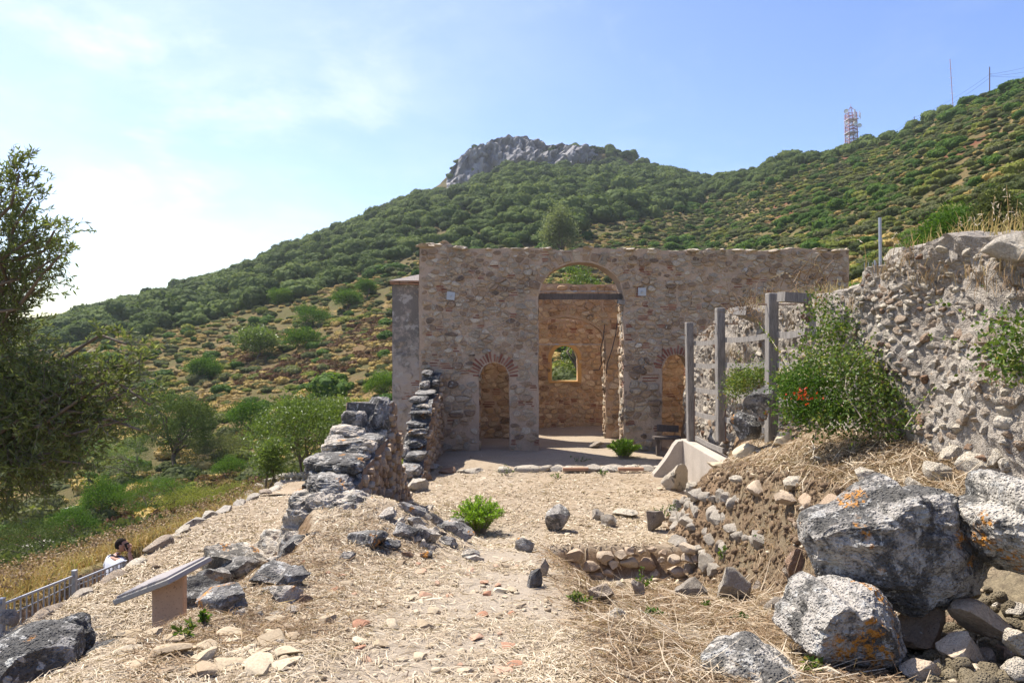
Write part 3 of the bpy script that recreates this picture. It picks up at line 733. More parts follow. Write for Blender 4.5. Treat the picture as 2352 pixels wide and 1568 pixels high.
def voussoirs(root, face, o, rg, mat, depth=(0.16, 0.3), width=0.16, name='arch_stone', gap=0.02, proud=0.03, tint=(0.5, 0.2), a0=0.0, a1=math.pi):
    """stones or bricks set radially round an arch, each a part"""
    xc, r = (o['x0'] + o['x1']) / 2, (o['x1'] - o['x0']) / 2; kz = o['rise'] / r
    n = max(5, int((a1 - a0) * r / width)); flip = not orient(face)
    for i in range(n):
        t0 = a0 + (a1 - a0) * (i + gap / width / 2) / n; t1 = a0 + (a1 - a0) * (i + 1 - gap / width / 2) / n
        d = rg.uniform(*depth); t0 += rg.normal(0, .01); t1 += rg.normal(0, .01)
        def pt(t, rr): return (xc + math.cos(t) * rr, o['zs'] + math.sin(t) * rr * (kz if rr == r else kz + (1 - kz) * 0.2))
        tm = (t0 + t1) / 2
        q = np.array([pt(t0, r + 0.012), pt(t0, r + d * 0.5), pt(t0, r + d), pt(tm, r + d * 1.03), pt(t1, r + d), pt(t1, r + d * 0.5), pt(t1, r + 0.012), pt(tm, r + 0.010)])
        if area2(q) < 0: q = q[::-1]
        V, Fc = stone_vf(q, face, rg, proud)
        if flip: Fc = [f[::-1] for f in Fc]
        part(name, mesh(name, V, Fc, mat, float(np.clip(rg.normal(*tint), 0, 1)), False), root)

def wall_body(name, face, thick, segs, top, mat, dx=0.12, rough=0.012, seed=0):
    """mortar core: segs = [(x0, x1, low(x))]; front, back, soffits, jambs and an uneven top"""
    b = Bag()
    def q(pts, nu=1, nv=1):
        # bilinear patch p00,p10,p11,p01 subdivided
        p = [np.array(v, float) for v in pts]; V = []; Fc = []
        for j in range(nv + 1):
            for i in range(nu + 1):
                s, t = i / nu, j / nv
                V.append((p[0] * (1 - s) + p[1] * s) * (1 - t) + (p[3] * (1 - s) + p[2] * s) * t)
        for j in range(nv):
            for i in range(nu): Fc.append([j * (nu + 1) + i, j * (nu + 1) + i + 1, (j + 1) * (nu + 1) + i + 1, (j + 1) * (nu + 1) + i])
        b.add(V, Fc, 0.5)
    def W3(x, z, c): return face.at([x], [z], [c])[0]
    for si, (x0, x1, low) in enumerate(segs):
        n = max(1, int(round((x1 - x0) / dx))); xs = np.linspace(x0, x1, n + 1)
        for a, c in zip(xs[:-1], xs[1:]):
            la, lc, ta, tc_ = low(a), low(c), top(a), top(c)
            nv = max(1, int((ta - la) / 0.5))
            q([W3(a, la, 0), W3(c, lc, 0), W3(c, tc_, 0), W3(a, ta, 0)], 1, nv)
            q([W3(c, lc, -thick), W3(a, la, -thick), W3(a, ta, -thick), W3(c, tc_, -thick)], 1, nv)
            q([W3(a, ta, 0), W3(c, tc_, 0), W3(c, tc_, -thick), W3(a, ta, -thick)], 1, 3)
            q([W3(a, la, -thick), W3(c, lc, -thick), W3(c, lc, 0), W3(a, la, 0)], 1, 3)
        # ends: where the neighbour starts at another height
        for x, z, side in ((x0, low(x0), -1), (x1, low(x1), 1)):
            nb = segs[si + side] if 0 <= si + side < len(segs) else None
            zt = min(top(x), nb[2](x)) if nb is not None and nb[2](x) > z + 1e-3 else (top(x) if nb is None else None)
            if zt is None: continue
            pts = [W3(x, z, 0), W3(x, z, -thick), W3(x, zt, -thick), W3(x, zt, 0)]
            q(pts if side > 0 else pts[::-1], 4, max(1, int((zt - z) / 0.12)))
    V = np.concatenate(b.V)
    # uneven mortar: shared noise keeps coincident corners together
    d = fbm(V * 2.3 + seed, 3, 0.6, 80 + seed); d2 = fbm(V * 7 + seed + 40, 2, 0.6, 81 + seed)
    V = V + np.outer(d * rough + d2 * rough * 0.6, face.n) + np.outer(d2 * rough, face.u) + np.outer(np.where(V[:, 2] > 0.3, d * rough, 0), face.w)
    me = mesh(name, V, b.F, mat)
    return me
# ------------------------------------------------------------------ the ruined church
rg = np.random.default_rng(11)
OA = dict(x0=0.78, x1=3.27, z0=-0.3, zs=4.50, rise=1.02)
OD = dict(x0=-0.97, x1=-0.08, z0=-0.3, zs=2.16, rise=0.44)
OR = dict(x0=4.39, x1=5.25, z0=-0.3, zs=2.40, rise=0.43)
def arc(o): 
    xc, r = (o['x0'] + o['x1']) / 2, (o['x1'] - o['x0']) / 2
    return lambda x: o['zs'] + o['rise'] * math.sqrt(max(0.0, 1 - ((x - xc) / r) ** 2))
flat0 = lambda x: -0.4
def with_openings(xa, xb, ops):
    segs = []; x = xa
    for o in sorted(ops, key=lambda o: o['x0']):
        segs += [(x, o['x0'], flat0), (o['x0'], o['x1'], arc(o))]; x = o['x1']
    return segs + [(x, xb, flat0)]
def nz(x, s, seed=0): return float(fbm(np.array([[x * s, seed * 3.7, 0.5]]), 3, 0.6, 90 + seed)[0])

FX0, FX1 = -2.72, 9.87
ftop = lambda x: 5.92 - 0.004 * x + 0.10 * nz(x, 1.2, 1) + 0.05 * nz(x, 5.0, 2) + (0.10 if x < -1.75 else 0)
Ff = Face((0, 20, 0), (1, 0, 0), (0, -1, 0))
church = empty('church_wall', (3.5, 20.4, 0)); tag(church, 'tall roofless stone facade with a big open arch and two small arched doorways', 'church ruin')
part('mortar_core', wall_body('mortar_core', Ff, 0.8, with_openings(FX0, FX1, [OA, OD, OR]), ftop, M_MORTAR, 0.12, 0.03, 1), church)
seeds = course_seeds(rg, FX0, FX1, 0.05, 2.6, (0.16, 0.58), (0.10, 0.30), .4) + course_seeds(rg, FX0, FX1, 2.6, 6.1, (0.11, 0.40), (0.075, 0.20), 0.5)
polys = cells(seeds, 1.75, (FX0 + 0.05, FX1 - 0.02, 0.02, 6.2), [OA, OD, OR], 0.25, ftop)
def hid(p):   # faces of the facade that the bank and the ruined wall cover
    c = p.mean(0); return (c[0] > 5.4 and c[1] < 3.0) or (c[0] > 7.5 and c[1] < 3.4)
polys = [p for p in polys if not hid(p)]
polys = [p for p in polys if rg.uniform() < (0.95 if p.mean(0)[1] > 0.9 else 0.75)]
lay(church, Ff, polys, rg, M_FAC, 300, 0.042, 0.013, brick_p=0.06, k=11)
voussoirs(church, Ff, OA, rg, M_FAC, (0.20, 0.42), 0.24, gap=0.04, proud=0.04, tint=(0.48, 0.16))
voussoirs(church, Ff, OD, rg, M_BRICK, (0.16, 0.34), 0.072, name='arch_brick', gap=0.035, proud=0.03)
voussoirs(church, Ff, OR, rg, M_BRICK, (0.16, 0.3), 0.075, name='arch_brick', gap=0.035, proud=0.03)
# jambs of the openings
for o, side, m, nb in ((OA, 1, M_FAC, 60), (OD, -1, M_INNER, 30), (OR, 1, M_INNER, 30)):
    x = o['x1'] if side > 0 else o['x0']
    fj = Face((x, 20, 0), (0, 1, 0), (-side, 0, 0))
    pj = cells(course_seeds(rg, 0.0, 0.8, 0.05, o['zs'], (0.25, 0.5), (0.13, 0.3)), 1.5, (0.01, 0.79, 0.03, o['zs'] + .05))
    lay(church, fj, pj, rg, m, nb, 0.04, 0.02, name='jamb_stone', brick_p=0.08, stuff='jamb_chips')
# capping stones along the ragged top
cap = Bag()
for i in range(150):
    x = rg.uniform(FX0, FX1); v, f = rock_vf((rg.uniform(.15, .45), rg.uniform(.2, .45), rg.uniform(.05, .13)), 2, 300 + i)
    cap.add(v + np.array([x, rg.uniform(19.98, 20.6), ftop(x) - 0.01]), f.tolist(), rg.uniform(.6, 1))
tag(part('capping_rubble', cap.me('capping_rubble', M_FAC), church), kind='stuff')
for k, (x, sx) in enumerate(((-2.45, .5), (-2.05, .42), (9.3, .9))):
    part('cap_slab', rock_mesh('cap_slab', (sx, .75, .13), M_FAC, 3, 350 + k, (0, 0, 0), (x, 20.35, ftop(x) + 0.06), 0.7), church)

# second wall inside, with the lower arch
O2 = dict(x0=0.42, x1=3.10, z0=-0.3, zs=3.14, rise=0.85)
F2 = Face((0, 22.6, 0), (1, 0, 0), (0, -1, 0))
t2 = lambda x: 5.10 + 0.06 * nz(x, 1.9, 2)
inner = empty('inner_wall', (1, 22.9, 0)); tag(inner, 'second stone wall with a lower arch, seen through the big arch of the facade', 'church wall')
part('mortar_core', wall_body('mortar_core', F2, 0.6, with_openings(-2.72, 7.2, [O2]), t2, M_MORTIN, 0.12, 0.025, 2), inner)
p2 = cells(course_seeds(rg, -2.7, 6.4, 0.05, 5.3, (0.2, 0.52), (0.12, 0.26)), 1.6, (-2.6, 6.3, 0.02, 5.2), [O2], 0.22, t2)
p2 = [p for p in p2 if (0.5 < p.mean(0)[0] < 4.2) or (4.8 < p.mean(0)[0] < 6.2 and p.mean(0)[1] < 3) or (-1.3 < p.mean(0)[0] < 0.3 and p.mean(0)[1] < 2.9)]
lay(inner, F2, p2, rg, M_INNER, 220, 0.045, 0.018, brick_p=0.07)
voussoirs(inner, F2, O2, rg, M_INNER, (0.18, 0.3), 0.2, gap=0.03, proud=0.035)
fj = Face((3.10, 22.6, 0), (0, 1, 0), (-1, 0, 0))
lay(inner, fj, cells(course_seeds(rg, 0, .6, 0.05, 3.1, (0.2, 0.4), (0.12, 0.26)), 1.5, (0.01, .59, 0.02, 3.15)), rg, M_FAC, 40, 0.04, 0.02, name='jamb_stone', stuff='jamb_chips')

# apse wall with the little window
O3 = dict(x0=1.43, x1=2.37, z0=1.77, zs=2.58, rise=0.46)
F3 = Face((0, 24.6, 0), (1, 0, 0), (0, -1, 0))
t3 = lambda x: 4.02 + 0.05 * nz(x, 1.7, 3)
apse = empty('apse_wall', (1.9, 25, 0)); tag(apse, 'rear stone wall of the church pierced by a small round-headed window', 'church wall')
part('mortar_core', wall_body('mortar_core', F3, 0.5, with_openings(-0.6, 4.6, [O3]), t3, M_MORTIN, 0.12, 0.025, 3), apse)
sill = wall_body('sill_wall', F3, 0.5, [(1.43, 2.37, flat0)], lambda x: 1.77, M_MORTIN, 0.12, 0.01, 4)
part('sill_wall', sill, apse)
p3 = cells(course_seeds(rg, -0.5, 4.5, 0.05, 4.1, (0.16, 0.44), (0.1, 0.24)), 1.6, (0.3, 4.2, 0.02, 4.2), [O3], 0.16, t3)
lay(apse, F3, p3, rg, M_INNER, 200, 0.045, 0.016, brick_p=0.07)
# ochre frame of the window: a band round the opening, proud of the wall
fr = Bag()
def band(o, y0, y1, w, pr, bag, tint=0.5):
    xc, r = (o['x0'] + o['x1']) / 2, (o['x1'] - o['x0']) / 2; k = o['rise'] / r
    path = [(-1, o['z0'] - o['zs'])] + [(math.cos(t), math.sin(t) * r * k) for t in np.linspace(math.pi, 0, 17)] + [(1, o['z0'] - o['zs'])]
    rows = []
    for cx, dz in path:
        def pt(rr, y):
            s = (r + rr) / r
            return (xc + cx * (r + rr), y, o['zs'] + (dz * s if dz > 0 else dz))
        rows.append([pt(0, y1), pt(0, y0 - pr), pt(w, y0 - pr), pt(w, y0 + 0.05)])
    V = [p for r_ in rows for p in r_]; Fc = []
    for i in range(len(rows) - 1):
        for j in range(3): Fc.append([i * 4 + j, i * 4 + j + 1, (i + 1) * 4 + j + 1, (i + 1) * 4 + j])
    bag.add(V, Fc, tint)
band(O3, 24.6, 25.0, 0.13, 0.035, fr)
s = Nodes('ochre_render'); M_OCHRE = s.bsdf(s.mix(s.noise(7, 6, 0.7), (0.60, 0.38, 0.15), (0.48, 0.28, 0.11)), 0.9, s.bump(s.noise(25, 6), 0.4, 0.02), spec=0.1)
wf_ = part('window_frame', fr.me('window_frame', M_OCHRE), apse)
part('window_sill', Bag().box((1.9, 24.72, 1.75), (1.16, 0.46, 0.06)).me('window_sill', M_OCHRE), wf_)

# side walls (seen edge-on or not at all, they close the ruin)
sidew = Bag()
sd = empty('side_wall', (-2.4, 23.5, 0)); tag(sd, 'stone side wall running back from the left end of the facade', 'church wall')
Fs = Face((-2.1, 20.8, 0), (0, 1, 0), (1, 0, 0))
part('mortar_core', wall_body('mortar_core', Fs, 0.6, [(0, 4.4, flat0)], lambda x: 4.9 + 0.06 * nz(x, 1.5, 6), M_MORTIN, 0.2, 0.02, 6), sd)
lay(sd, Fs, cells(course_seeds(rg, 0, 4.4, .05, 4.9, (.25, .5), (.15, .28)), 1.6, (.05, 1.75, .03, 4.8)), rg, M_INNER, 60, 0.04, 0.02)

# plastered side block left of the facade
blk = empty('side_chapel', (-3.3, 23, 0)); tag(blk, 'narrow grey plastered side chapel with a tile course, left of the facade', 'church ruin')
Fb = Face((0, 22, 0), (1, 0, 0), (0, -1, 0))
part('plaster_wall', wall_body('plaster_wall', Fb, 4.5, [(-3.86, -2.0, flat0)], lambda x: 5.02, M_PLASTER, 0.2, 0.02, 8), blk)
for k, z in enumerate((5.05, 5.11)):
    for i in range(9):
        w = 0.145; part('tile', Bag().box((-3.84 + i * 0.155 + rg.normal(0, .008), 21.98 - 0.02 * k + rg.normal(0, .012), z + rg.normal(0, .006)), (w, 0.26, 0.036), rotm(0, 0, rg.normal(0, .05)), rg.uniform(.2, .9)).me('tile', M_TILE), blk)
rf = Bag().add([(-3.95, 21.88, 5.15), (-1.9, 21.88, 5.15), (-1.9, 26.6, 5.15), (-3.95, 26.6, 5.15), (-3.3, 22.3, 5.23), (-1.9, 22.3, 5.62), (-1.9, 26.4, 5.62), (-3.3, 26.4, 5.23)],
               [(0, 1, 5, 4), (1, 2, 6, 5), (2, 3, 7, 6), (3, 0, 4, 7), (4, 5, 6, 7), (3, 2, 1, 0)])
part('roof', rf.me('roof', M_FLAT), blk)
pq = cells(course_seeds(rg, -3.85, -2.7, .1, 2.3, (.25, .45), (.18, .35)), 1.4, (-3.82, -2.7, .05, 2.2))
lay(blk, Fb, pq, rg, M_PLASTER, 40, 0.02, 0.02, brick_p=0.22)
pq = [p for p in cells(course_seeds(rg, -3.85, -2.7, 2.3, 4.9, (.3, .5), (.25, .45)), 1.4, (-3.8, -2.75, 2.2, 4.8)) if rg.uniform() < 0.4]
lay(blk, Fb, pq, rg, M_PLASTER, 40, 0.014, 0.06)

# beam, tie rods, anchor plates
bm_ = Bag().box(((OA['x0'] + OA['x1']) / 2, 20.28, 4.53), (2.62, 0.16, 0.17))
tag(obj('timber_beam', bm_.me('timber_beam', M_BEAM)), 'dark timber beam spanning the big arch at its springing', 'beam')
def rod(name, x0, x1, y, z, label, r=0.012, turn=()):
    e = empty(name, ((x0 + x1) / 2, y, z)); tag(e, label, 'tie rod')
    part('bar', Bag().tube([(x0, y, z), (x1, y, z)], r, 6).me('bar', M_STEEL), e)
    for t in turn: part('turnbuckle', Bag().tube([(t - .06, y, z), (t - .05, y, z), (t + .05, y, z), (t + .06, y, z)], [r, .026, .026, r], 8).me('turnbuckle', M_STEEL), e)
rod('tie_rod', 0.7, 3.35, 20.2, 4.68, 'thin steel tie rod with two turnbuckles just above the timber beam', 0.012, (1.86, 2.4))
rod('tie_rod', 0.4, 3.12, 22.75, 3.10, 'thin steel tie rod across the lower inner arch above the window', 0.014, (1.5, 2.0))
for x, z, rx, lab in ((-1.79, 4.53, .1, 'square steel anchor plate on the facade left of the big arch'), (3.80, 4.65, 0, 'square steel anchor plate on the facade right of the big arch')):
    e = empty('anchor_plate', (x, 19.93, z)); tag(e, lab, 'anchor plate')
    part('plate', Bag().box((x, 19.945, z), (0.235, 0.02, 0.235), rotm(0, rx, 0)).me('plate', M_STEEL), e)
    part('bolt', Bag().tube([(x, 19.94, z), (x, 19.88, z)], .028, 6).tube([(x, 19.9, z), (x, 19.84, z)], .014, 6).me('bolt', M_STEEL), e)
e = empty('corbel_block', (3.16, 20.1, 4.4)); tag(e, 'short timber block under the right end of the beam', 'wood block')
part('block', Bag().box((3.2, 20.05, 4.36), (0.2, 0.24, 0.13), rotm(0.1, 0.15, 0)).me('block', M_WOOD), e)
# two dark cables hanging at the inner pier
for k, pts in enumerate(([(3.02, 22.3, 3.75), (2.98, 22.25, 3.35), (2.9, 22.3, 3.0), (2.92, 22.3, 2.45), (2.85, 22.3, 2.28), (2.65, 22.35, 2.26)], [(3.45, 22.3, 3.9), (3.38, 22.3, 3.4), (3.25, 22.25, 2.9), (3.12, 22.3, 2.5), (3.08, 22.3, 2.15)])):
    tag(obj('hanging_cable', Bag().tube(pts, .016, 5).me('hanging_cable', M_DARK, True)), ('dark cable hooked at its end, hanging left of the inner pier', 'dark straight cable hanging down the front of the inner pier')[k], 'cable')

# left ruined walls, stepped towards the viewer -------------------------------------------
def stepped(name, label, x0, x1, prof, base, seed, mat, thick_stones):
    e = empty(name, ((x0 + x1) / 2, prof[0][0], 0)); tag(e, label, 'ruined wall')
    ys, zs = [p[0] for p in prof], [p[1] for p in prof]
    top = lambda y: float(np.interp(y, ys, zs))
    fc = Face((x1, 0, 0), (0, 1, 0), (1, 0, 0))
    low = lambda y: float(base(y))
    mc = wall_body('mortar_core', fc, x1 - x0, [(ys[0], ys[-1], low)], top, M_BROWNMORT, 0.07, 0.05, seed); mc.materials.append(M_GREY)
    nn_ = np.zeros(len(mc.polygons) * 3, np.float32); mc.polygons.foreach_get('normal', nn_); mc.polygons.foreach_set('material_index', (np.abs(nn_.reshape(-1, 3)[:, 0]) < .6).astype(np.int32))
    part('mortar_core', mc, e)
    r = np.random.default_rng(seed)
    ps = cells(course_seeds(r, ys[0], ys[-1], min(base(ys[0]), base(ys[-1])), max(zs), (.12, .34), (.08, .2), .4), 1.5, (ys[0] + .02, ys[-1] - .02, -0.3, max(zs)), (), 0, lambda y: top(y) - 0.02)
    ps = [p for p in ps if r.uniform() < .85]
    lay(e, fc, ps, r, mat, 200, 0.075, 0.012, tint=(.4, .22))
    for k, (y0, y1, z, h, xa, xb, lay_) in enumerate(thick_stones):
        part('block', rock_mesh('block', (xb - xa, y1 - y0, h), M_GREY, 5, seed * 50 + k, (r.normal(0, .03), r.normal(0, .03), r.normal(0, .05)), ((xa + xb) / 2, (y0 + y1) / 2, z - h / 2), r.uniform(.1, .8), cuts=8, rough=.17, ridg=.6, lo=.55, hi=.88, boxy=.45, nf=2.2), e)
    return e
g1 = lambda y: float(np.interp(y, [8.8, 9.24, 13.9], [1.0, 0.95, -0.1]))
# (near y, far y, top z, height, x left, x right)
stepped('ruined_wall', 'nearer stepped remnant of a rubble wall with black lichen on its steps', -2.80, -2.05,
        [(9.15, 1.28), (9.3, 1.30), (9.4, 1.42), (10.1, 1.47), (10.15, 1.55), (11.38, 1.60), (11.44, 2.16), (11.95, 2.16), (12.0, 1.81), (12.4, 1.5), (12.75, .9), (13.0, .6), (13.9, 0.05)], g1, 21, M_PIT,
        [(8.72, 9.8, 1.44, .55, -2.88, -2.02, 1), (8.8, 9.5, 1.2, .5, -2.8, -2.1, 1), (9.3, 10.3, 1.60, .24, -2.84, -2.08, 1), (10.0, 10.7, 1.74, .28, -2.86, -2.04, 0), (10.35, 11.2, 1.72, .22, -2.6, -2.02, 0),
         (10.75, 11.3, 1.86, .22, -2.92, -2.35, 0), (11.2, 11.6, 2.06, .50, -2.86, -2.38, 0), (11.3, 11.9, 2.27, .74, -2.47, -2.03, 0), (11.6, 12.3, 1.95, .4, -2.85, -2.1, 0),
         (8.75, 9.5, 1.25, .4, -2.95, -2.3, 0), (9.2, 9.8, 1.56, .2, -2.5, -2.04, 0), (9.4, 10.1, 1.6, .3, -2.92, -2.5, 0), (9.9, 10.5, 1.66, .2, -2.5, -2.1, 0), (10.5, 11.0, 1.75, .3, -2.95, -2.6, 0), (11.15, 11.45, 1.85, .5, -2.6, -2.3, 0), (11.25, 11.5, 1.75, .6, -2.35, -2.03, 0), (12.2, 12.7, 1.5, .5, -2.8, -2.1, 0), (12.6, 13.1, .9, .5, -2.8, -2.05, 0), (9.9, 10.6, 1.45, .5, -2.95, -2.5, 0), (11.0, 11.5, 1.66, .4, -2.95, -2.5, 0)])
g2 = lambda y: -0.2
stepped('ruined_wall', 'farther toothed remnant of wall with projecting slabs, joined to the facade', -2.56, -2.05,
        [(15.4, .1), (15.85, .33), (16.2, .52), (16.55, .7), (16.62, 1.05), (17.3, 1.25), (17.36, 1.5), (17.9, 1.7), (19.35, 1.75), (19.45, 2.22), (19.98, 2.3)], g2, 22, M_PIT,
        [(15.3, 16.0, .40, .3, -2.6, -2.06, 0), (15.8, 16.5, .62, .25, -2.55, -2.02, 0), (16.25, 16.9, .86, .25, -2.62, -2.04, 0), (16.4, 17.2, 1.08, .18, -2.58, -2.03, 0),
         (16.6, 17.5, 1.26, .16, -2.62, -2.1, 0), (16.9, 17.9, 1.46, .12, -2.62, -2.02, 0), (17.3, 18.0, 1.62, .12, -2.52, -2.06, 0), (17.45, 18.2, 1.78, .17, -2.66, -2.2, 0),
         (17.9, 19.0, 1.87, .09, -2.60, -2.05, 0), (18.6, 19.5, 2.1, .25, -2.55, -2.3, 0), (19.2, 19.9, 2.12, .2, -2.3, -2.04, 0), (19.3, 19.95, 2.38, .16, -2.6, -2.25, 0), (16.0, 16.6, .72, .3, -2.66, -2.4, 0), (16.6, 17.0, .95, .3, -2.66, -2.4, 0)])

# concrete foot of the timber fence
e = empty('concrete_footing', (4.2, 15.2, 0)); tag(e, 'low concrete beam with a sloping buttress at the foot of the timber fence', 'concrete base')
b = Bag(); b.box((4.22, 14.75, 0.30), (0.34, 3.3, 1.14)); o_ = obj('beam', b.me('beam', M_CONC), e); o_.location = -Vector(e.location)
mod = o_.modifiers.new('bevel', 'BEVEL'); mod.width = 0.02; mod.segments = 2
prof = [(4.05, .86), (3.93, .84), (3.84, .74), (3.74, .56), (3.62, .38), (3.48, .2), (3.36, .06), (3.34, -.2), (4.05, -.2)]
V = [(x, 16.15, z) for x, z in prof] + [(x, 16.42, z) for x, z in prof]; n = len(prof)
o_ = part('buttress', Bag().add(V, [list(range(n)), list(range(n, 2 * n))[::-1]] + [[i, n + i, n + (i + 1) % n, (i + 1) % n] for i in range(n)]).me('buttress', M_CONC), e)
mod = o_.modifiers.new('bevel', 'BEVEL'); mod.width = 0.015; mod.segments = 2; mod.limit_method = 'ANGLE'

# timber fence
e = empty('timber_fence', (4.2, 13.5, 0.5)); tag(e, 'weathered timber fence of posts and rails propping the ruined wall', 'fence')
PO = [(4.17, 16.0, .84, 3.65, -.02), (4.18, 13.7, 1.2, 3.87, -.012), (4.2, 11.05, 1.2, 3.98, 0.0)]
for x, y, z0, z1, tl in PO:
    o_ = part('post', Bag().box((x, y, (z0 + z1) / 2), (.16, .17, z1 - z0), rotm(.01, tl, .06)).me('post', M_WOOD), e)
    m_ = o_.modifiers.new('bevel', 'BEVEL'); m_.width = .012
ZR = [(.97, 1.0, 1.0), (1.53, 1.65, 1.72), (2.09, 2.19, 2.26), (2.65, 2.73, 2.84), (3.16, 3.23, 3.31)]
for zr in ZR:
    for a in range(3):
        if a == 0: y0, y1, za, zb = 15.93, 13.77, zr[0], zr[1]
        elif a == 1: y0, y1, za, zb = 13.63, 11.12, zr[1], zr[2]
        else: y0, y1, za, zb = 10.95, 9.9, zr[2], zr[2] + .04
        if zr[0] < 1.0 and a: continue
        n = 6; V = []; Fc = []
        for i in range(n + 1):
            t = i / n; y = y0 + (y1 - y0) * t; z = za + (zb - za) * t - .03 * math.sin(t * math.pi); x = 4.265 + .01 * math.sin(t * 3)
            V += [(x - .02, y, z - .05), (x + .02, y, z - .05), (x + .02, y, z + .05), (x - .02, y, z + .05)]
        for i in range(n):
            for j in range(4): Fc.append([i * 4 + j, i * 4 + (j + 1) % 4, (i + 1) * 4 + (j + 1) % 4, (i + 1) * 4 + j])
        Fc += [[3, 2, 1, 0], [n * 4, n * 4 + 1, n * 4 + 2, n * 4 + 3]]
        part('rail', Bag().add(V, Fc).me('rail', M_WOOD), e)
part('post_plate', Bag().box((4.245, 15.89, 1.35), (.01, .06, 1.0)).me('post_plate', M_RUSTY), e)
part('post_plate', Bag().box((4.255, 13.6, 1.55), (.01, .06, .7)).me('post_plate', M_RUSTY), e)
for x, y, z in ((4.1, 16, 3.35), (4.1, 13.7, 3.55), (4.1, 11.05, 3.8)): part('bolt', Bag().tube([(x - .12, y, z), (x + .5, y, z)], .012, 6).me('bolt', M_RUSTY), e)
tag(obj('old_timber', Bag().box((4.62, 12.9, 3.66), (.9, .3, .16), rotm(.05, .25, .5)).me('old_timber', M_WOOD)), 'broken grey timber lying on the ruined wall between the first fence posts', 'timber')
tag(obj('old_timber', Bag().box((4.55, 10.75, 3.88), (.7, .22, .15), rotm(.02, .06, .2)).me('old_timber', M_WOOD)), 'short grey timber stub behind the top of the tallest fence post', 'timber')

# ruined wall on the right ------------------------------------------------------------------
RW_Y = [3.2, 4.5, 6.0, 6.6, 7.0, 7.5, 8.0, 8.3, 8.6, 8.75, 9.1, 9.5, 10.2, 11.0, 11.6, 12.3, 12.6, 13.1, 13.5, 14.3, 14.9, 15.4, 16.2, 17.0, 17.6, 18.3, 18.5]
RW_Z = [4.05, 4.10, 4.17, 4.2, 4.3, 4.27, 4.24, 4.12, 4.12, 3.9, 3.86, 3.92, 3.90, 3.88, 3.8, 3.86, 3.62, 3.55, 3.82, 3.92, 3.80, 3.72, 3.55, 3.42, 3.25, 3.1, 2.4]
rtop = lambda y: float(np.interp(y, RW_Y, RW_Z)) + 0.06 * nz(y, 2.6, 9)
def right_wall():
    ys = np.arange(3.2, 18.52, 0.055); nf = 58; rows = []
    for y in ys:
        zt = rtop(y); zb = gz(4.4, y) - 0.35; th = 0.85
        f = [(0, zb + (zt - zb) * t) for t in np.linspace(0, 1, nf)]
        tp = [(th * t, zt + 0.04 * math.sin(t * 3)) for t in np.linspace(0.12, 1, 8)]
        bk = [(th, zt - (zt - zb) * t) for t in np.linspace(.1, 1, 8)]
        rows.append([(4.5 + a, y, z) for a, z in f + tp + bk])
    V = np.array(rows); ny, m, _ = V.shape; V = V.reshape(-1, 3)
    n1 = fbm(V * 1.1, 3, .6, 101); n2 = 1 - 2.4 * np.abs(fbm(V * 3.2 + 3, 3, .6, 102)); n3 = fbm(V * 9 + 5, 3, .6, 103)
    V[:, 0] += 0.16 * n1 - 0.03 * n2 - 0.035 * n3 + 0.02 * fbm(V * 19 + 7, 2, .6, 105) + .16 * sst(9.6, 10.4, V[:, 1]); V[:, 2] += 0.05 * fbm(V * 4 + 9, 2, .6, 104); V[:, 1] += .04 * n3
    i = np.arange(ny * m).reshape(ny, m)
    Q = np.stack([i[:-1, :-1], i[1:, :-1], i[1:, 1:], i[:-1, 1:]], -1).reshape(-1, 4)
    ends = [list(i[0]), list(i[-1])[::-1]]
    return mesh('mortar_core', V, Q.tolist() + [[int(a) for a in f] for f in ends], M_GREYMORT)
rwall = empty('rubble_wall', (4.9, 10, 1.0)); tag(rwall, 'long crumbling grey rubble wall running back to the church on the right', 'ruined wall')
part('mortar_core', right_wall(), rwall)
Fr = Face((4.5, 0, 0), (0, 1, 0), (-1, 0, 0))
r = np.random.default_rng(33)
def bigness(y, z): return 1
sd_ = course_seeds(r, 3.3, 9.5, 2.1, 4.3, (.06, .2), (.05, .14), .45) + course_seeds(r, 3.3, 9.5, 1.2, 2.1, (.12, .36), (.09, .22), .45) + course_seeds(r, 9.5, 18.4, .6, 4.0, (.1, .3), (.08, .2), .45)
pr = cells(sd_, 1.35, (3.3, 18.4, .6, 4.4), (), 0, lambda y: rtop(y) - .03)
dens = fb2(np.array([p.mean(0)[0] for p in pr]), np.array([p.mean(0)[1] for p in pr]), .9, 3, 121)
pr = [p for p, d in zip(pr, dens) if d > -0.2 - 0.3 * (p.mean(0)[1] < 2.2) and p.mean(0)[1] > gz(4.4, p.mean(0)[0]) - .1]
for p in pr:
    c = p.mean(0); p[:] = c + (p - c) * r.uniform(.6, 1.05)
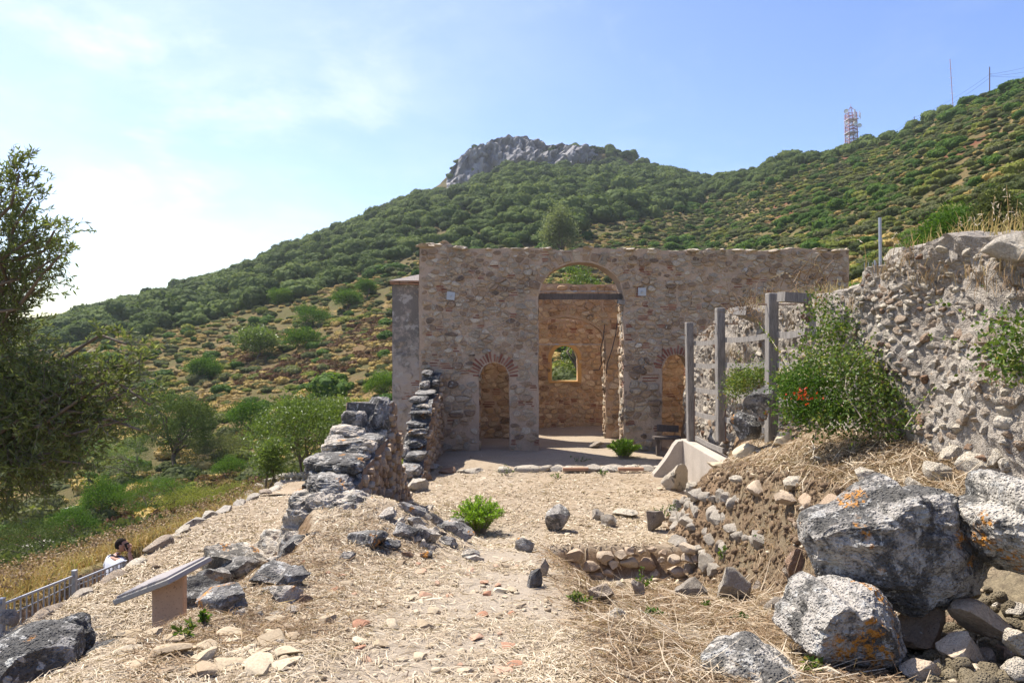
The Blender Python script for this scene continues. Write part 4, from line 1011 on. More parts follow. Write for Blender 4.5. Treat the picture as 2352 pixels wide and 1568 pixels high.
def shifted(face, polys, n_parts):
    # stones sit on the uneven surface: follow the same broad relief
    polys = sorted(polys, key=area, reverse=True); bag = Bag()
    C = np.array([[4.5, *p.mean(0)] for p in polys])
    off = 0.16 * fbm(C * 1.1, 3, .6, 101) - 0.03 * (1 - 2.4 * np.abs(fbm(C * 3.2 + 3, 3, .6, 102))) + .16 * sst(9.6, 10.4, C[:, 1])
    for i, p in enumerate(polys):
        w, h = np.ptp(p[:, 0]), np.ptp(p[:, 1]); c = p.mean(0); dpt = min(w, h) * r.uniform(.6, 1.1) + .05
        big = i < n_parts
        v, f = rock_vf((dpt, w * 1.04, h * 1.04), 3 if big else 2, 5000 + i, cuts=12, rough=.16, ridg=.2)
        v = v @ rotm(r.normal(0, .25), r.normal(0, .2), r.normal(0, .2)).T
        v = v + np.array([4.5 + off[i] + dpt * .5 - r.uniform(.005, .06), c[0], c[1]])
        t = float(np.clip(r.normal(.52, .28), 0, 1))
        if big: part('stone', mesh('stone', v, f, M_RUIN, t, False), rwall)
        else: bag.add(v, f.tolist(), t)
    tag(part('small_rubble', bag.me('small_rubble', M_RUIN), rwall), kind='stuff')
shifted(Fr, pr, 300)
# big stones along its crest
for k, (vx, vy, w, h, d, mt) in enumerate(((2310, 572, 105, 62, 6.1, .7), (2240, 562, 62, 40, 6.7, .5), (2190, 560, 50, 32, 7.1, .3), (2300, 630, 80, 60, 6.2, .6), (2120, 578, 60, 34, 7.8, .8), (2050, 592, 60, 40, 8.3, .7), (1988, 640, 42, 48, 9.0, .9),
                                             (1965, 672, 40, 40, 9.3, .9), (2335, 700, 50, 45, 6.0, .6), (2090, 600, 40, 30, 8.0, .6), (2215, 590, 45, 40, 6.9, .7))):
    c = P(vx, vy, d); c.x = 4.72 if k not in (0,) else 4.55
    s_ = d / F
    part('crest_stone', rock_mesh('crest_stone', (max(.3, w * s_ * 1.1), w * s_ * 1.25, h * s_ * 1.1), M_RUIN, 4, 900 + k, (0, .1, .3 * k), c, mt, cuts=11, rough=.14, ridg=.25), rwall)
# ------------------------------------------------------------------ plants
def unit(v): return v / np.maximum(np.linalg.norm(v, axis=-1, keepdims=True), 1e-9)
def leaves_vf(C, D, L, Wd, rg, fold=0.0):
    """diamond leaves: base C, direction D, length L, width Wd -> quads"""
    n = len(C); D = unit(D); L = np.broadcast_to(L, (n,)); Wd = np.broadcast_to(Wd, (n,))
    side = unit(np.cross(D, unit(rg.normal(size=(n, 3)))))
    nrm = np.cross(side, D)
    mid = C + D * (L * 0.45)[:, None]
    V = np.stack([C, mid + side * (Wd / 2)[:, None] + nrm * (Wd * fold)[:, None], C + D * L[:, None], mid - side * (Wd / 2)[:, None] + nrm * (Wd * fold)[:, None]], 1).reshape(-1, 3)
    return V, np.arange(4 * n).reshape(n, 4)
def sphere_pts(rg, n): return unit(rg.normal(size=(n, 3)))
def crown_cards(rg, blobs, n, size, inner=0.78, up=0.0, outward=0.6, aspect=0.75):
    """leaf clumps over the outside of several overlapping lobes: blobs = [(centre, radii)]"""
    w = np.array([b[1][0] * b[1][1] + b[1][0] * b[1][2] for b in blobs]); w = w / w.sum()
    k = rg.choice(len(blobs), n, p=w); c = np.array([b[0] for b in blobs])[k]; r = np.array([b[1] for b in blobs])[k]
    d = sphere_pts(rg, n); d[:, 2] = np.where(d[:, 2] < -0.35, -d[:, 2], d[:, 2])
    p = c + d * r * rg.uniform(inner, 1.03, (n, 1))
    # drop what is deep inside another lobe
    keep = np.ones(n, bool)
    for j, b in enumerate(blobs):
        q = np.linalg.norm((p - np.array(b[0])) / np.array(b[1]), axis=1); keep &= ~((q < 0.62) & (k != j))
    p, d = p[keep], d[keep]; m = len(p)
    nrm = unit(d + rg.normal(size=(m, 3)) * 0.42 + np.array([0, 0, .15]))     # leaf sprays face outwards
    D = unit(np.cross(nrm, rg.normal(size=(m, 3))) + np.array([0, 0, up]))
    L = size * rg.uniform(0.6, 1.3, m)
    side = unit(np.cross(D, nrm))
    p = p - D * (L * .5)[:, None]
    mid = p + D * (L * .45)[:, None]; hw = (L * aspect / 2)[:, None]
    V = np.stack([p, mid + side * hw, p + D * L[:, None], mid - side * hw], 1).reshape(-1, 3)
    t = np.repeat(np.clip(rg.normal(.5, .24, m), 0, 1), 4)
    return V, np.arange(4 * m).reshape(m, 4), t
def lumps(rg, n, r=(1, 1, .8), spread=.62, sz=(.38, .6)):
    out = []
    for i in range(n):
        d = sphere_pts(rg, 1)[0]; d[2] = abs(d[2]) * .9
        s = rg.uniform(*sz); out.append((d * np.array(r) * spread * rg.uniform(.75, 1.1) + np.array([0, 0, r[2] * .35]), np.array(r) * s))
    out.append((np.array([0, 0, r[2] * .3]), np.array(r) * .72))
    return out
def crown_mesh(name, rg, mat, n=420, size=.26, nl=9, r=(1, 1, .8), core=True, ctint=.3, **kw):
    bl = lumps(rg, nl, r)
    V, Fq, t = crown_cards(rg, bl, n, size, **kw)
    F_ = [Fq]; Vs = [V]; Ts = [t]; off = len(V)
    tri = []
    if core:
        v0, f0 = ico(2)
        for c, rr in bl:
            Vs.append(v0 * (rr * .86) * (1 + .12 * vnoise(v0 * 3 + c * 5)[:, None]) + c); tri.append(f0 + off); off += len(v0); Ts.append(np.full(len(v0), ctint))
    V = np.concatenate(Vs); t = np.concatenate(Ts)
    Fc = Fq.tolist() + (np.concatenate(tri).tolist() if tri else [])
    return mesh(name, V, Fc, mat, t)

rgp = np.random.default_rng(5)
OAK = [crown_mesh('oak_tree', rgp, M_OAK, 900, .17, 14, (1, 1, .85)) for _ in range(4)]
SHR = [crown_mesh('green_shrub', rgp, M_SHRUB, 800, .17, 9, (1, 1, .72)) for _ in range(3)]
SCR = [crown_mesh('scrub_bush', rgp, M_SCRUB, 600, .18, 8, (1, 1, .6), up=.3) for _ in range(3)]
DRY = [crown_mesh('dry_cushion', rgp, M_DRYC, 500, .16, 6, (1, 1, .55), up=.3) for _ in range(2)]
BRK = [crown_mesh('bracken', rgp, M_BRACK, 260, .34, 5, (1, 1, .4), core=False, up=.3) for _ in range(2)]

def scatter_hill():
    rg = np.random.default_rng(77); out = {k: [] for k in ('oak', 'shrub', 'scrub', 'dry', 'brack')}
    def cand(n, y0, y1, a0=-.95, a1=.95):
        y = np.sqrt(rg.uniform(y0 ** 2, y1 ** 2, n)); a = rg.uniform(a0, a1, n); return a * y, y, a
    # forest
    x, y, a = cand(30000, 60, 445)
    D = ridge_d(a); fo = forest_at(a, y)
    cr = sst(0.915, 0.94, y / D) * (a > -.12) * (a < .24)
    pr = fo * np.where(cr > .5, np.where(a > .035, .75, .22 + .5 * (fb2(x, y, .06, 2, 201) > .0)), 0.8) * np.where(y < D * 1.01, 1, 0)
    gap = fb2(x, y, .05, 3, 202); pr = pr * np.where(gap < -.34, .1, 1)
    m = rg.uniform(size=len(x)) < pr * .45
    s = np.clip(rg.lognormal(1.0, .32, len(x)), 1.4, 5.2) * np.where(a > .25, .85, 1) * np.where(cr > .5, .7, 1)
    # taller wood in the gully between the mountain and the right-hand hill
    gul = np.exp(-((a - .2) / .12) ** 2) * sst(60, 120, y); s = s * (1 + .45 * gul)
    out['oak'] = np.stack([x, y, s], 1)[m]
    # scrub on the open slopes
    x, y, a = cand(26000, 30, 300); fo = forest_at(a, y); op = (1 - fo) * (y < ridge_d(a) * 1.01)
    right = sst(.1, .3, a); left = 1 - right
    n1 = fb2(x, y, .05, 3, 203); n2 = fb2(x, y, .16, 2, 204)
    u = rg.uniform(size=len(x))
    pg = op * (left * (.035 + .16 * sst(.05, .3, n1)) + right * (.10 + .34 * sst(.02, .22, n1)))
    m = u < pg; s = np.clip(rg.lognormal(.0, .5, len(x)), .4, 3.2)
    out['shrub'] = np.stack([x, y, s], 1)[m]
    x, y, a = cand(34000, 28, 300); fo = forest_at(a, y); op = (1 - fo * .9) * (y < ridge_d(a) * 1.01); right = sst(.05, .3, a)
    n1 = fb2(x, y, .06, 3, 205); m = rg.uniform(size=len(x)) < op * (.36 + .6 * right + .3 * sst(-.1, .25, n1))
    out['scrub'] = np.stack([x, y, np.clip(rg.lognormal(-.25, .38, len(x)), .35, 1.9)], 1)[m]
    x, y, a = cand(30000, 30, 260); fo = forest_at(a, y); op = (1 - fo) * (y < ridge_d(a)); right = sst(0, .25, a)
    n1 = fb2(x, y, .045, 3, 206); m = rg.uniform(size=len(x)) < op * (1 - .75 * right) * (.22 + .75 * sst(-.08, .2, n1))
    out['dry'] = np.stack([x, y, np.clip(rg.lognormal(-.3, .3, len(x)), .4, 1.4)], 1)[m]
    x, y, a = cand(16000, 28, 120, -.9, .05); n1 = fb2(x, y, .05, 3, 207); m = rg.uniform(size=len(x)) < (1 - forest_at(a, y)) * sst(.2, .36, n1) * .7
    out['brack'] = np.stack([x, y, rg.uniform(.5, 1.1, len(x))], 1)[m]
    return out
HS = scatter_hill()
def in_view(x, y, z):
    vx = 1176 + x / y * F; vy = 784 - (z - EYE) / y * F
    lim = np.where(vx < 905, 1120, np.where(vx < 1960, 585, 600))
    return (vx > -20) & (vx < 2372) & (vy < lim), vx, vy
def gn_scatter(name, pts, srcs, sink, label=None):
    """one mass of plants: points carry size and turn, geometry nodes put a plant on each"""
    n = len(pts); z = land(pts[:, 0], pts[:, 1])
    rg = np.random.default_rng(n)
    me = bpy.data.meshes.new(name); me.vertices.add(n)
    me.vertices.foreach_set('co', np.stack([pts[:, 0], pts[:, 1], z - pts[:, 2] * sink], 1).astype(np.float32).ravel())
    for k, t, v in (('turn', 'FLOAT', rg.uniform(0, 6.28, n)),):
        me.attributes.new(k, t, 'POINT').data.foreach_set('value', v.astype(np.float32))
    me.attributes.new('size', 'FLOAT_VECTOR', 'POINT').data.foreach_set('vector', (pts[:, 2:3] * rg.uniform(.72, 1.3, (n, 3))).astype(np.float32).ravel())
    me.attributes.new('pick', 'INT', 'POINT').data.foreach_set('value', rg.integers(0, len(srcs), n).astype(np.int32))
    o = obj(name, me); tag(o, kind='stuff')
    g = bpy.data.node_groups.new(name + '_scatter', 'GeometryNodeTree')
    g.interface.new_socket('Geometry', in_out='INPUT', socket_type='NodeSocketGeometry'); g.interface.new_socket('Geometry', in_out='OUTPUT', socket_type='NodeSocketGeometry')
    N = lambda t: g.nodes.new(t)
    i, ou, ip, jn = N('NodeGroupInput'), N('NodeGroupOutput'), N('GeometryNodeInstanceOnPoints'), N('GeometryNodeJoinGeometry')
    for s_ in reversed(srcs):
        so = bpy.data.objects.new(name + '_plant', s_)
        oi = N('GeometryNodeObjectInfo'); oi.inputs['Object'].default_value = so; oi.inputs['As Instance'].default_value = True
        g.links.new(oi.outputs['Geometry'], jn.inputs[0])
    g.links.new(i.outputs[0], ip.inputs['Points']); g.links.new(jn.outputs[0], ip.inputs['Instance']); ip.inputs['Pick Instance'].default_value = True
    def at(nm, ty):
        a = N('GeometryNodeInputNamedAttribute'); a.data_type = ty; a.inputs['Name'].default_value = nm; return a.outputs['Attribute']
    g.links.new(at('pick', 'INT'), ip.inputs['Instance Index'])
    cb = N('ShaderNodeCombineXYZ'); g.links.new(at('turn', 'FLOAT'), cb.inputs[2]); g.links.new(cb.outputs[0], ip.inputs['Rotation'])
    g.links.new(at('size', 'FLOAT_VECTOR'), ip.inputs['Scale']); g.links.new(ip.outputs[0], ou.inputs[0])
    md = o.modifiers.new('scatter', 'NODES'); md.node_group = g
    return o
def split_big(pts, n, lim_y=1e9):
    z = land(pts[:, 0], pts[:, 1]); v, vx, vy = in_view(pts[:, 0], pts[:, 1], z + pts[:, 2] * .5)
    show = np.where(v, pts[:, 2] / pts[:, 1], 0); idx = np.argsort(-show)[:n]; idx = idx[show[idx] > 0]
    m = np.zeros(len(pts), bool); m[idx] = True
    return pts[m], pts[~m]
def ordinal(i):
    w = ['first', 'second', 'third', 'fourth', 'fifth', 'sixth', 'seventh', 'eighth', 'ninth', 'tenth', 'eleventh', 'twelfth', 'thirteenth', 'fourteenth', 'fifteenth', 'sixteenth', 'seventeenth', 'eighteenth', 'nineteenth', 'twentieth']
    if i < 20: return w[i]
    k, u = divmod(i + 1, 10); t = ('twent', 'thirt', 'fort', 'fift', 'sixt', 'sevent', 'eight', 'ninet')[min(k - 2, 7)]
    return t + 'y-' + w[u - 1] if u else t + 'ieth'
def zone(vx, vy):
    """names the spot on the hillside by what stands below or beside it"""
    if vx < 962:
        c = 'behind the olive tree' if vx < 330 else ('left of the lone yellow-green tree' if vx < 540 else ('right of the lone yellow-green tree' if vx < 760 else 'left of the side chapel'))
        r = 'near the skyline' if vy < 640 else ('halfway up the slope' if vy < 760 else ('low on the slope' if vy < 880 else 'at the slope foot'))
    else:
        c = 'above the small left doorway' if vx < 1170 else ('above the big arch' if vx < 1440 else ('above the right-hand doorway' if vx < 1620 else ('above the timber fence' if vx < 1860 else ('below the lattice tower' if vx < 2030 else ('between tower and mast' if vx < 2190 else 'near the tall utility pole')))))
        r = 'near the crest' if vy < (400 if vx < 1620 else 330) else ('halfway up' if vy < 470 else 'low down')
    return r + ' ' + c
def individuals(pts, srcs, name, cat, look, group, sink):
    rg = np.random.default_rng(len(pts) + 3); pts = pts[np.argsort(pts[:, 0] / pts[:, 1])]; z = land(pts[:, 0], pts[:, 1]); seen = {}
    for i, (x, y, s) in enumerate(pts):
        k = int(rg.integers(0, len(srcs)))
        o = obj(name, srcs[k]); o.location = (x, y, z[i] - s * sink); o.rotation_euler = (0, 0, rg.uniform(0, 6.28))
        q = rg.uniform(.88, 1.12); o.scale = (s * q, s / q, s * rg.uniform(.85, 1.15))
        big = s / y * F
        zn = zone(1176 + x / y * F, 784 - (z[i] - EYE) / y * F); c_ = seen[zn] = seen.get(zn, 0) + 1
        tag(o, f'{look} {zn}, {ordinal(c_ - 1)} from left', cat, group)
for key, src, name, cat, look, grp, sink, nb, mass in (
        ('oak', OAK, 'oak_tree', 'tree', 'dark oak crown', 'oaks of the mountain wood', .12, 150, 'woodland'),
        ('shrub', SHR, 'green_shrub', 'shrub', 'round green shrub', 'green shrubs on the hillsides', .1, 230, 'shrubbery'),
        ('scrub', SCR, 'scrub_bush', 'bush', 'olive-green scrub bush', 'scrub bushes on the hillsides', .12, 200, 'undergrowth')):
    big, rest = split_big(HS[key], nb)
    individuals(big, src, name, cat, look, grp, sink)
    gn_scatter(mass, rest, src, sink)
gn_scatter('dry_undergrowth', HS['dry'], DRY, .15)
gn_scatter('bracken_undergrowth', HS['brack'], BRK, .1)

# ---- trees with trunk, limbs and crown ----
def limb_pts(p0, p1, rg, n=6, sag=0.0, wob=.06):
    p0, p1 = np.array(p0), np.array(p1); L = np.linalg.norm(p1 - p0); t = np.linspace(0, 1, n)[:, None]
    p = p0 + (p1 - p0) * t + np.array([0, 0, 1]) * (sag * L * np.sin(t * math.pi))
    return p + rg.normal(0, wob * L / n, p.shape) * np.sin(t * math.pi)
def leafy(rg, blobs, n, size, aspect=.35, up=.2, outward=.7, clump=10, spread=None):
    """real leaves: clumps over lobes, each clump a spray of leaves"""
    m = n // clump
    V, Fq, t = crown_cards(rg, blobs, m, 0.01, inner=.5)
    c = V.reshape(-1, 4, 3)[:, 0]; m = len(c)
    cen = np.mean([b[0] for b in blobs], 0)
    sp = spread if spread is not None else size * 1.6
    C = np.repeat(c, clump, 0) + rg.normal(0, 1, (m * clump, 3)) * sp
    D = unit(unit(np.repeat(c - cen, clump, 0)) * outward + rg.normal(size=(m * clump, 3)) * .8 + np.array([0, 0, up]))
    V, Fq = leaves_vf(C, D, size * rg.uniform(.6, 1.25, len(C)), size * aspect, rg)
    tt = np.repeat(np.clip(np.repeat(rg.normal(.45, .18, m), clump) + rg.normal(0, .13, len(C)), 0, .97), 4)
    return V, Fq, tt
def tree(name, label, cat, base, h, w, mat, seed, n=6000, leaf=.09, aspect=.4, trunk=.3, stems=1, nl=8, depth=None, bark=None, up=.2, lobes=(.36, .55), group=None, clump=10, crown_low=None):
    rg = np.random.default_rng(seed); root = empty(name, base); tag(root, label, cat, group)
    b = np.array(base); r = np.array([w / 2, (depth or w) / 2, h * (1 - trunk) / 2]); cc = b + np.array([0, 0, h * trunk + r[2] * .95])
    bl = []
    for i in range(nl):
        d = sphere_pts(rg, 1)[0]; s = rg.uniform(*lobes)
        bl.append((cc + d * r * (1 - s) * rg.uniform(.75, 1.1), r * s))
    bl.append((cc, r * .55))
    V, Fq, t = leafy(rg, bl, int(n * 1.8), leaf * 1.25, aspect, up, clump=clump)
    part('crown', mesh('crown', V, Fq, mat, t), root)
    tb = Bag(); lb = Bag()
    for k in range(stems):
        off = rg.normal(0, .12 * (stems > 1), 3) * np.array([1, 1, 0]); p0 = b + off - np.array([0, 0, .15])
        p1 = cc + rg.normal(0, .22, 3) * r - np.array([0, 0, r[2] * .5])
        pp = limb_pts(p0, p1, rg, 7, 0, .25); rad = np.linspace(.045, .026, 7) * h ** .8
        tb.tube(pp, rad / math.sqrt(stems), 7)
        for j in range(max(3, nl // stems)):
            tgt = bl[(k * 3 + j) % len(bl)][0] + rg.normal(0, .2, 3) * r * .4
            lb.tube(limb_pts(p1 if j % 2 else pp[4], tgt, rg, 5, .05, .3), np.linspace(.022, .006, 5) * h ** .8 / math.sqrt(stems), 5)
    part('trunk', tb.me('trunk', bark or M_BARK, True), root); part('limbs', lb.me('limbs', bark or M_BARK, True), root)
    return root
def tree_at(name, label, cat, vx, vy_base, wpx, hpx, mat, seed, d=None, **kw):
    if d is None: p = hit(vx, vy_base, 3, 250)
    else: q = P(vx, vy_base, d); p = Vector((q.x, d, gz(q.x, d)))
    s = p.y / F
    htop = (vy_base - hpx); ztop = EYE - (htop - 784) / F * p.y
    return tree(name, label, cat, tuple(p), max(.3, ztop - p.z), wpx * s, mat, seed, **kw)

tree_at('broadleaf_tree', 'yellow-green tree with an airy crown alone on the dry slope', 'tree', 590, 828, 100, 85, M_WILDOL, 41, n=7000, leaf=.26, trunk=.12, aspect=.5)
tree_at('poplar_tree', 'tall pale grey-green tree standing in front of the dark wood above the arch', 'tree', 1285, 572, 78, 100, M_PALELEAF, 42, d=150, n=6000, leaf=.42, trunk=.05, aspect=.5, nl=9)
tree_at('broadleaf_tree', 'large dark green tree at the foot of the slope behind the olive branches', 'tree', 395, 1085, 210, 215, M_OAK, 43, n=16000, leaf=.12, trunk=.06, aspect=.6, nl=14)
tree_at('broadleaf_tree', 'bushy mid-green tree at the foot of the slope beside the dark tree', 'tree', 560, 1010, 125, 105, M_SHRUB, 44, n=9000, leaf=.13, trunk=.04, aspect=.55, nl=10)
tree_at('wild_olive', 'dense dome-shaped wild olive beside the path bend', 'tree', 296, 1120, 190, 130, M_WILDOL, 45, n=14000, leaf=.075, trunk=.12, aspect=.28, nl=14, lobes=(.3, .45))
tree_at('wild_olive', 'leaning wild olive with several thin stems beside the ruined wall', 'tree', 715, 1108, 285, 205, M_WILDOL, 46, d=18.5, n=21000, leaf=.075, trunk=.2, aspect=.28, stems=4, nl=12)
tree_at('wild_olive', 'small slender wild olive left of the leaning one', 'tree', 622, 1128, 70, 125, M_WILDOL, 47, d=16.8, n=3500, leaf=.07, trunk=.3, aspect=.28, stems=3, nl=6)
tree_at('thorn_bush', 'feathery yellow-green thorn bush beside the straw path', 'bush', 345, 1190, 215, 105, M_SHRUB, 48, n=9000, leaf=.05, trunk=.05, aspect=.4, nl=12, lobes=(.22, .4), stems=3)
tree_at('lentisk_bush', 'dark glossy green bush below the dome-shaped wild olive', 'bush', 225, 1205, 130, 110, M_SHRUB, 49, n=9000, leaf=.07, trunk=.02, aspect=.5, nl=9)
tree_at('lentisk_bush', 'dark green bush in the lower left corner under the olive tree', 'bush', 70, 1310, 230, 120, M_OAK, 50, n=12000, leaf=.06, trunk=.02, aspect=.45, nl=12)
tree_at('lentisk_bush', 'mid-green bush between the olive tree and the dry grass bank', 'bush', 175, 1240, 130, 75, M_SHRUB, 51, n=7000, leaf=.06, trunk=.02, aspect=.45, nl=9)
tree_at('lentisk_bush', 'rounded green bush at the near bend of the lower path', 'bush', 525, 1108, 78, 62, M_SHRUB, 52, n=5000, leaf=.07, trunk=.02, aspect=.5, nl=7)
tree_at('lentisk_bush', 'bright green bush against the left edge of the side chapel', 'bush', 880, 920, 95, 66, M_SHRUB, 53, n=6000, leaf=.12, trunk=.02, aspect=.5, nl=9)
tree_at('ground_bramble', 'wide low bramble thicket between the thorn bush and the path bend', 'bush', 470, 1170, 250, 55, M_SCRUB, 54, n=11000, leaf=.055, trunk=.0, aspect=.55, nl=16, lobes=(.2, .35))
tree_at('ground_bramble', 'yellow-green bramble thicket on the slope below the bushy tree', 'bush', 500, 1060, 260, 70, M_SCRUB, 55, n=11000, leaf=.075, trunk=.0, aspect=.55, nl=16, lobes=(.2, .35))
tree_at('ground_bramble', 'bramble thicket with reddish bracken behind the leaning wild olive', 'bush', 800, 985, 190, 70, M_SCRUB, 56, n=8000, leaf=.11, trunk=.0, aspect=.55, nl=12, lobes=(.2, .35))
tree_at('dry_bush', 'golden dry cushion bush at the inner edge of the path bend', 'bush', 522, 1122, 48, 20, M_GOLD, 57, n=2500, leaf=.05, trunk=0, aspect=.2, nl=5)
for k, (vx, vy, w, h, lab) in enumerate(((795, 714, 54, 40, 'neat round bright green shrub high on the dry slope'), (715, 752, 68, 42, 'broad bright green shrub on the dry slope'), (693, 804, 66, 42, 'bright green shrub on the slope right of the yellow-green tree'),
                                        (843, 682, 36, 34, 'small dark round tree above the bright shrubs'), (645, 700, 44, 32, 'dark round shrub on the upper slope under the wood'), (470, 872, 62, 40, 'green shrub at the foot of the dry slope'), (2170, 560, 190, 110, 'broad fresh green bush behind the crest of the rubble wall'), (2300, 520, 120, 90, 'grey-green bush behind the highest stones of the rubble wall'), (1330, 655, 160, 70, 'pale feathery green tree seen above the inner wall through the arch'))):
    tree_at('green_shrub', lab, 'shrub', vx, vy, w * (1.25 if k < 6 else 1), h * (1.2 if k < 6 else 1), M_WILDOL if k == 8 else (M_SHRUB if k != 7 else M_SCRUB), 60 + k, d={6: 26, 7: 24, 8: 34}.get(k), n=9000 if k > 5 else 5000, leaf=.09 if k > 5 else .2, trunk=.02, aspect=.5, nl=9)

# ---- the big olive tree on the left ----
def olive():
    rg = np.random.default_rng(91); base = (-8.1, 8.8, gz(-8.1, 8.8)); root = empty('olive_tree', base); tag(root, 'big olive tree with drooping branches filling the left edge', 'tree')
    fork = np.array([-7.7, 8.5, base[2] + 1.5])
    tb = Bag().tube(limb_pts((base[0], base[1], base[2] - .3), fork, rg, 8, 0, .35), np.linspace(.3, .2, 8), 9)
    part('trunk', tb.me('trunk', M_BARK, True), root)
    lb = Bag(); tw = Bag(); LC, LD = [], []
    # boughs of the crown: where each bough ends, and how far its sprays reach
    B = [((10, 430), 7.6, .34), ((45, 400), 7.4, .26), ((75, 455), 7.3, .24), ((20, 520), 7.8, .36), ((85, 540), 7.2, .30), ((125, 530), 7.0, .17), ((60, 600), 7.5, .38), ((115, 600), 7.2, .22), ((140, 585), 7.0, .14),
         ((20, 660), 7.9, .36), ((80, 665), 7.4, .22), ((20, 740), 7.8, .32), ((10, 820), 7.7, .42), ((75, 840), 7.5, .36), ((30, 900), 7.6, .5), ((100, 900), 7.2, .42), ((160, 850), 7.2, .26), ((200, 880), 7.0, .34), ((250, 880), 6.8, .26), ((290, 900), 6.7, .22),
         ((150, 960), 7.0, .42), ((220, 950), 6.8, .32), ((60, 990), 7.4, .5), ((120, 1040), 7.0, .36), ((190, 1020), 6.8, .30), ((255, 960), 6.6, .20), ((40, 1090), 7.2, .36), ((100, 1110), 7.0, .22), ((200, 1065), 6.7, .16), ((20, 1000), 7.6, .5), ((-20, 1150), 7.2, .3), ((300, 960), 6.7, .12), ((320, 830), 6.7, .2), ((290, 790), 6.8, .2), ((345, 930), 6.5, .16), ((255, 830), 7.0, .24), ((330, 990), 6.5, .14), ((320, 890), 6.7, .12)]
    for (vx, vy), d, rad in B:
        e_ = np.array(P(vx, vy, d)); mid = fork + (e_ - fork) * .4 + np.array([0, 0, .3])
        p = limb_pts(fork, mid, rg, 4, .05, .2); q = limb_pts(mid, e_, rg, 6, .08, .35)
        lb.tube(np.concatenate([p[:-1], q]), np.linspace(.06, .012, 9) * (.7 + rad), 5)
        ns = int(10 + 150 * rad ** 1.7 / .3)
        ns = int(min(ns, 90) * .78)
        for k in range(ns):
            s = q[rg.integers(2, 6)] + rg.normal(0, rad * .30, 3)
            dr = unit((s - fork) * .35 + rg.normal(size=3) * 1.0 + np.array([.15, 0, .1 if vy < 760 else -.35]))
            L = rad * rg.uniform(.5, 1.15) + .08
            t = np.linspace(0, 1, 5)[:, None]; tp = s + dr * L * t + np.array([0, 0, -1]) * (.18 * L * t ** 2) + rg.normal(0, .015, (5, 3))
            tw.tube(tp, np.linspace(.0045, .0016, 5), 3, cap=False)
            nl = int(L / .0150)
            u = rg.uniform(0.05, 1.02, nl); pt = np.stack([np.interp(u, t[:, 0], tp[:, j]) for j in range(3)], 1)
            ax = unit(tp[-1] - tp[0]); LC.append(pt); LD.append(unit(ax * .75 + rg.normal(size=(nl, 3)) * .65))
    part('limbs', lb.me('limbs', M_BARK, True), root); part('twigs', tw.me('twigs', M_BARK), root)
    C, D = np.concatenate(LC), np.concatenate(LD)
    V, Fq = leaves_vf(C, D, rg.uniform(.055, .085, len(C)), rg.uniform(.015, .021, len(C)), rg, .15)
    t = np.clip(rg.normal(.45, .2, len(C)), 0, .93); t[rg.uniform(size=len(C)) < .012] = 1.0
    part('foliage', mesh('foliage', V, Fq, M_OLIVE, np.repeat(t, 4)), root)
    return len(C)
print('olive leaves', olive())

# ---- small leafy plants ----
def stems_plant(name, label, cat, base, h, w, mat, seed, stems=30, leaf=.05, aspect=.22, group=None, per=26, up=.7, stem_mat=None, droop=0.1):
    rg = np.random.default_rng(seed); root = empty(name, base); tag(root, label, cat, group); b = np.array(base)
    sb = Bag(); C, D = [], []
    for k in range(stems):
        a = rg.uniform(0, 6.28); rr = math.sqrt(rg.uniform(0, 1)); tip = b + np.array([math.cos(a) * rr * w / 2, math.sin(a) * rr * w / 2, h * (1 - .35 * rr * rr) * rg.uniform(.72, 1.05)])
        p0 = b + np.array([math.cos(a), math.sin(a), 0]) * rr * w * .13
        t = np.linspace(0, 1, 5)[:, None]; p = p0 + (tip - p0) * t; p[:, 2] += h * .12 * np.sin(t[:, 0] * 3.14) - droop * h * t[:, 0] ** 3 * rr
        sb.tube(p, np.linspace(.006, .002, 5) * (1 + h), 3, cap=False)
        u = rg.uniform(.12, 1.03, per); C.append(np.stack([np.interp(u, t[:, 0], p[:, j]) for j in range(3)], 1))
        ax = unit(p[-1] - p[0]); D.append(unit(ax * up + rg.normal(size=(per, 3)) * .55))
    part('stems', sb.me('stems', stem_mat or M_STEM), root)
    C, D = np.concatenate(C), np.concatenate(D); V, Fq = leaves_vf(C, D, leaf * rg.uniform(.6, 1.25, len(C)), leaf * aspect, rg, .1)
    part('leaves', mesh('leaves', V, Fq, mat, np.repeat(np.clip(rg.normal(.5, .22, len(C)), 0, 1), 4)), root)
    return root
def stems_at(label, vx, vy, wpx, hpx, mat=None, seed=1, **kw):
    p = hit(vx, vy); s = p.y / F
    return stems_plant(kw.pop('name', 'green_plant'), label, kw.pop('cat', 'plant'), tuple(p), hpx * s, wpx * s, mat or M_BRIGHT, seed, **kw)
stems_at('bright green leafy bush in the courtyard near the footpath', 1098, 1222, 122, 84, None, 1, stems=110, per=60, leaf=.06)
stems_at('bright green leafy bush at the foot of the right pier of the arch', 1432, 1050, 78, 44, None, 2, stems=90, per=50, leaf=.08)
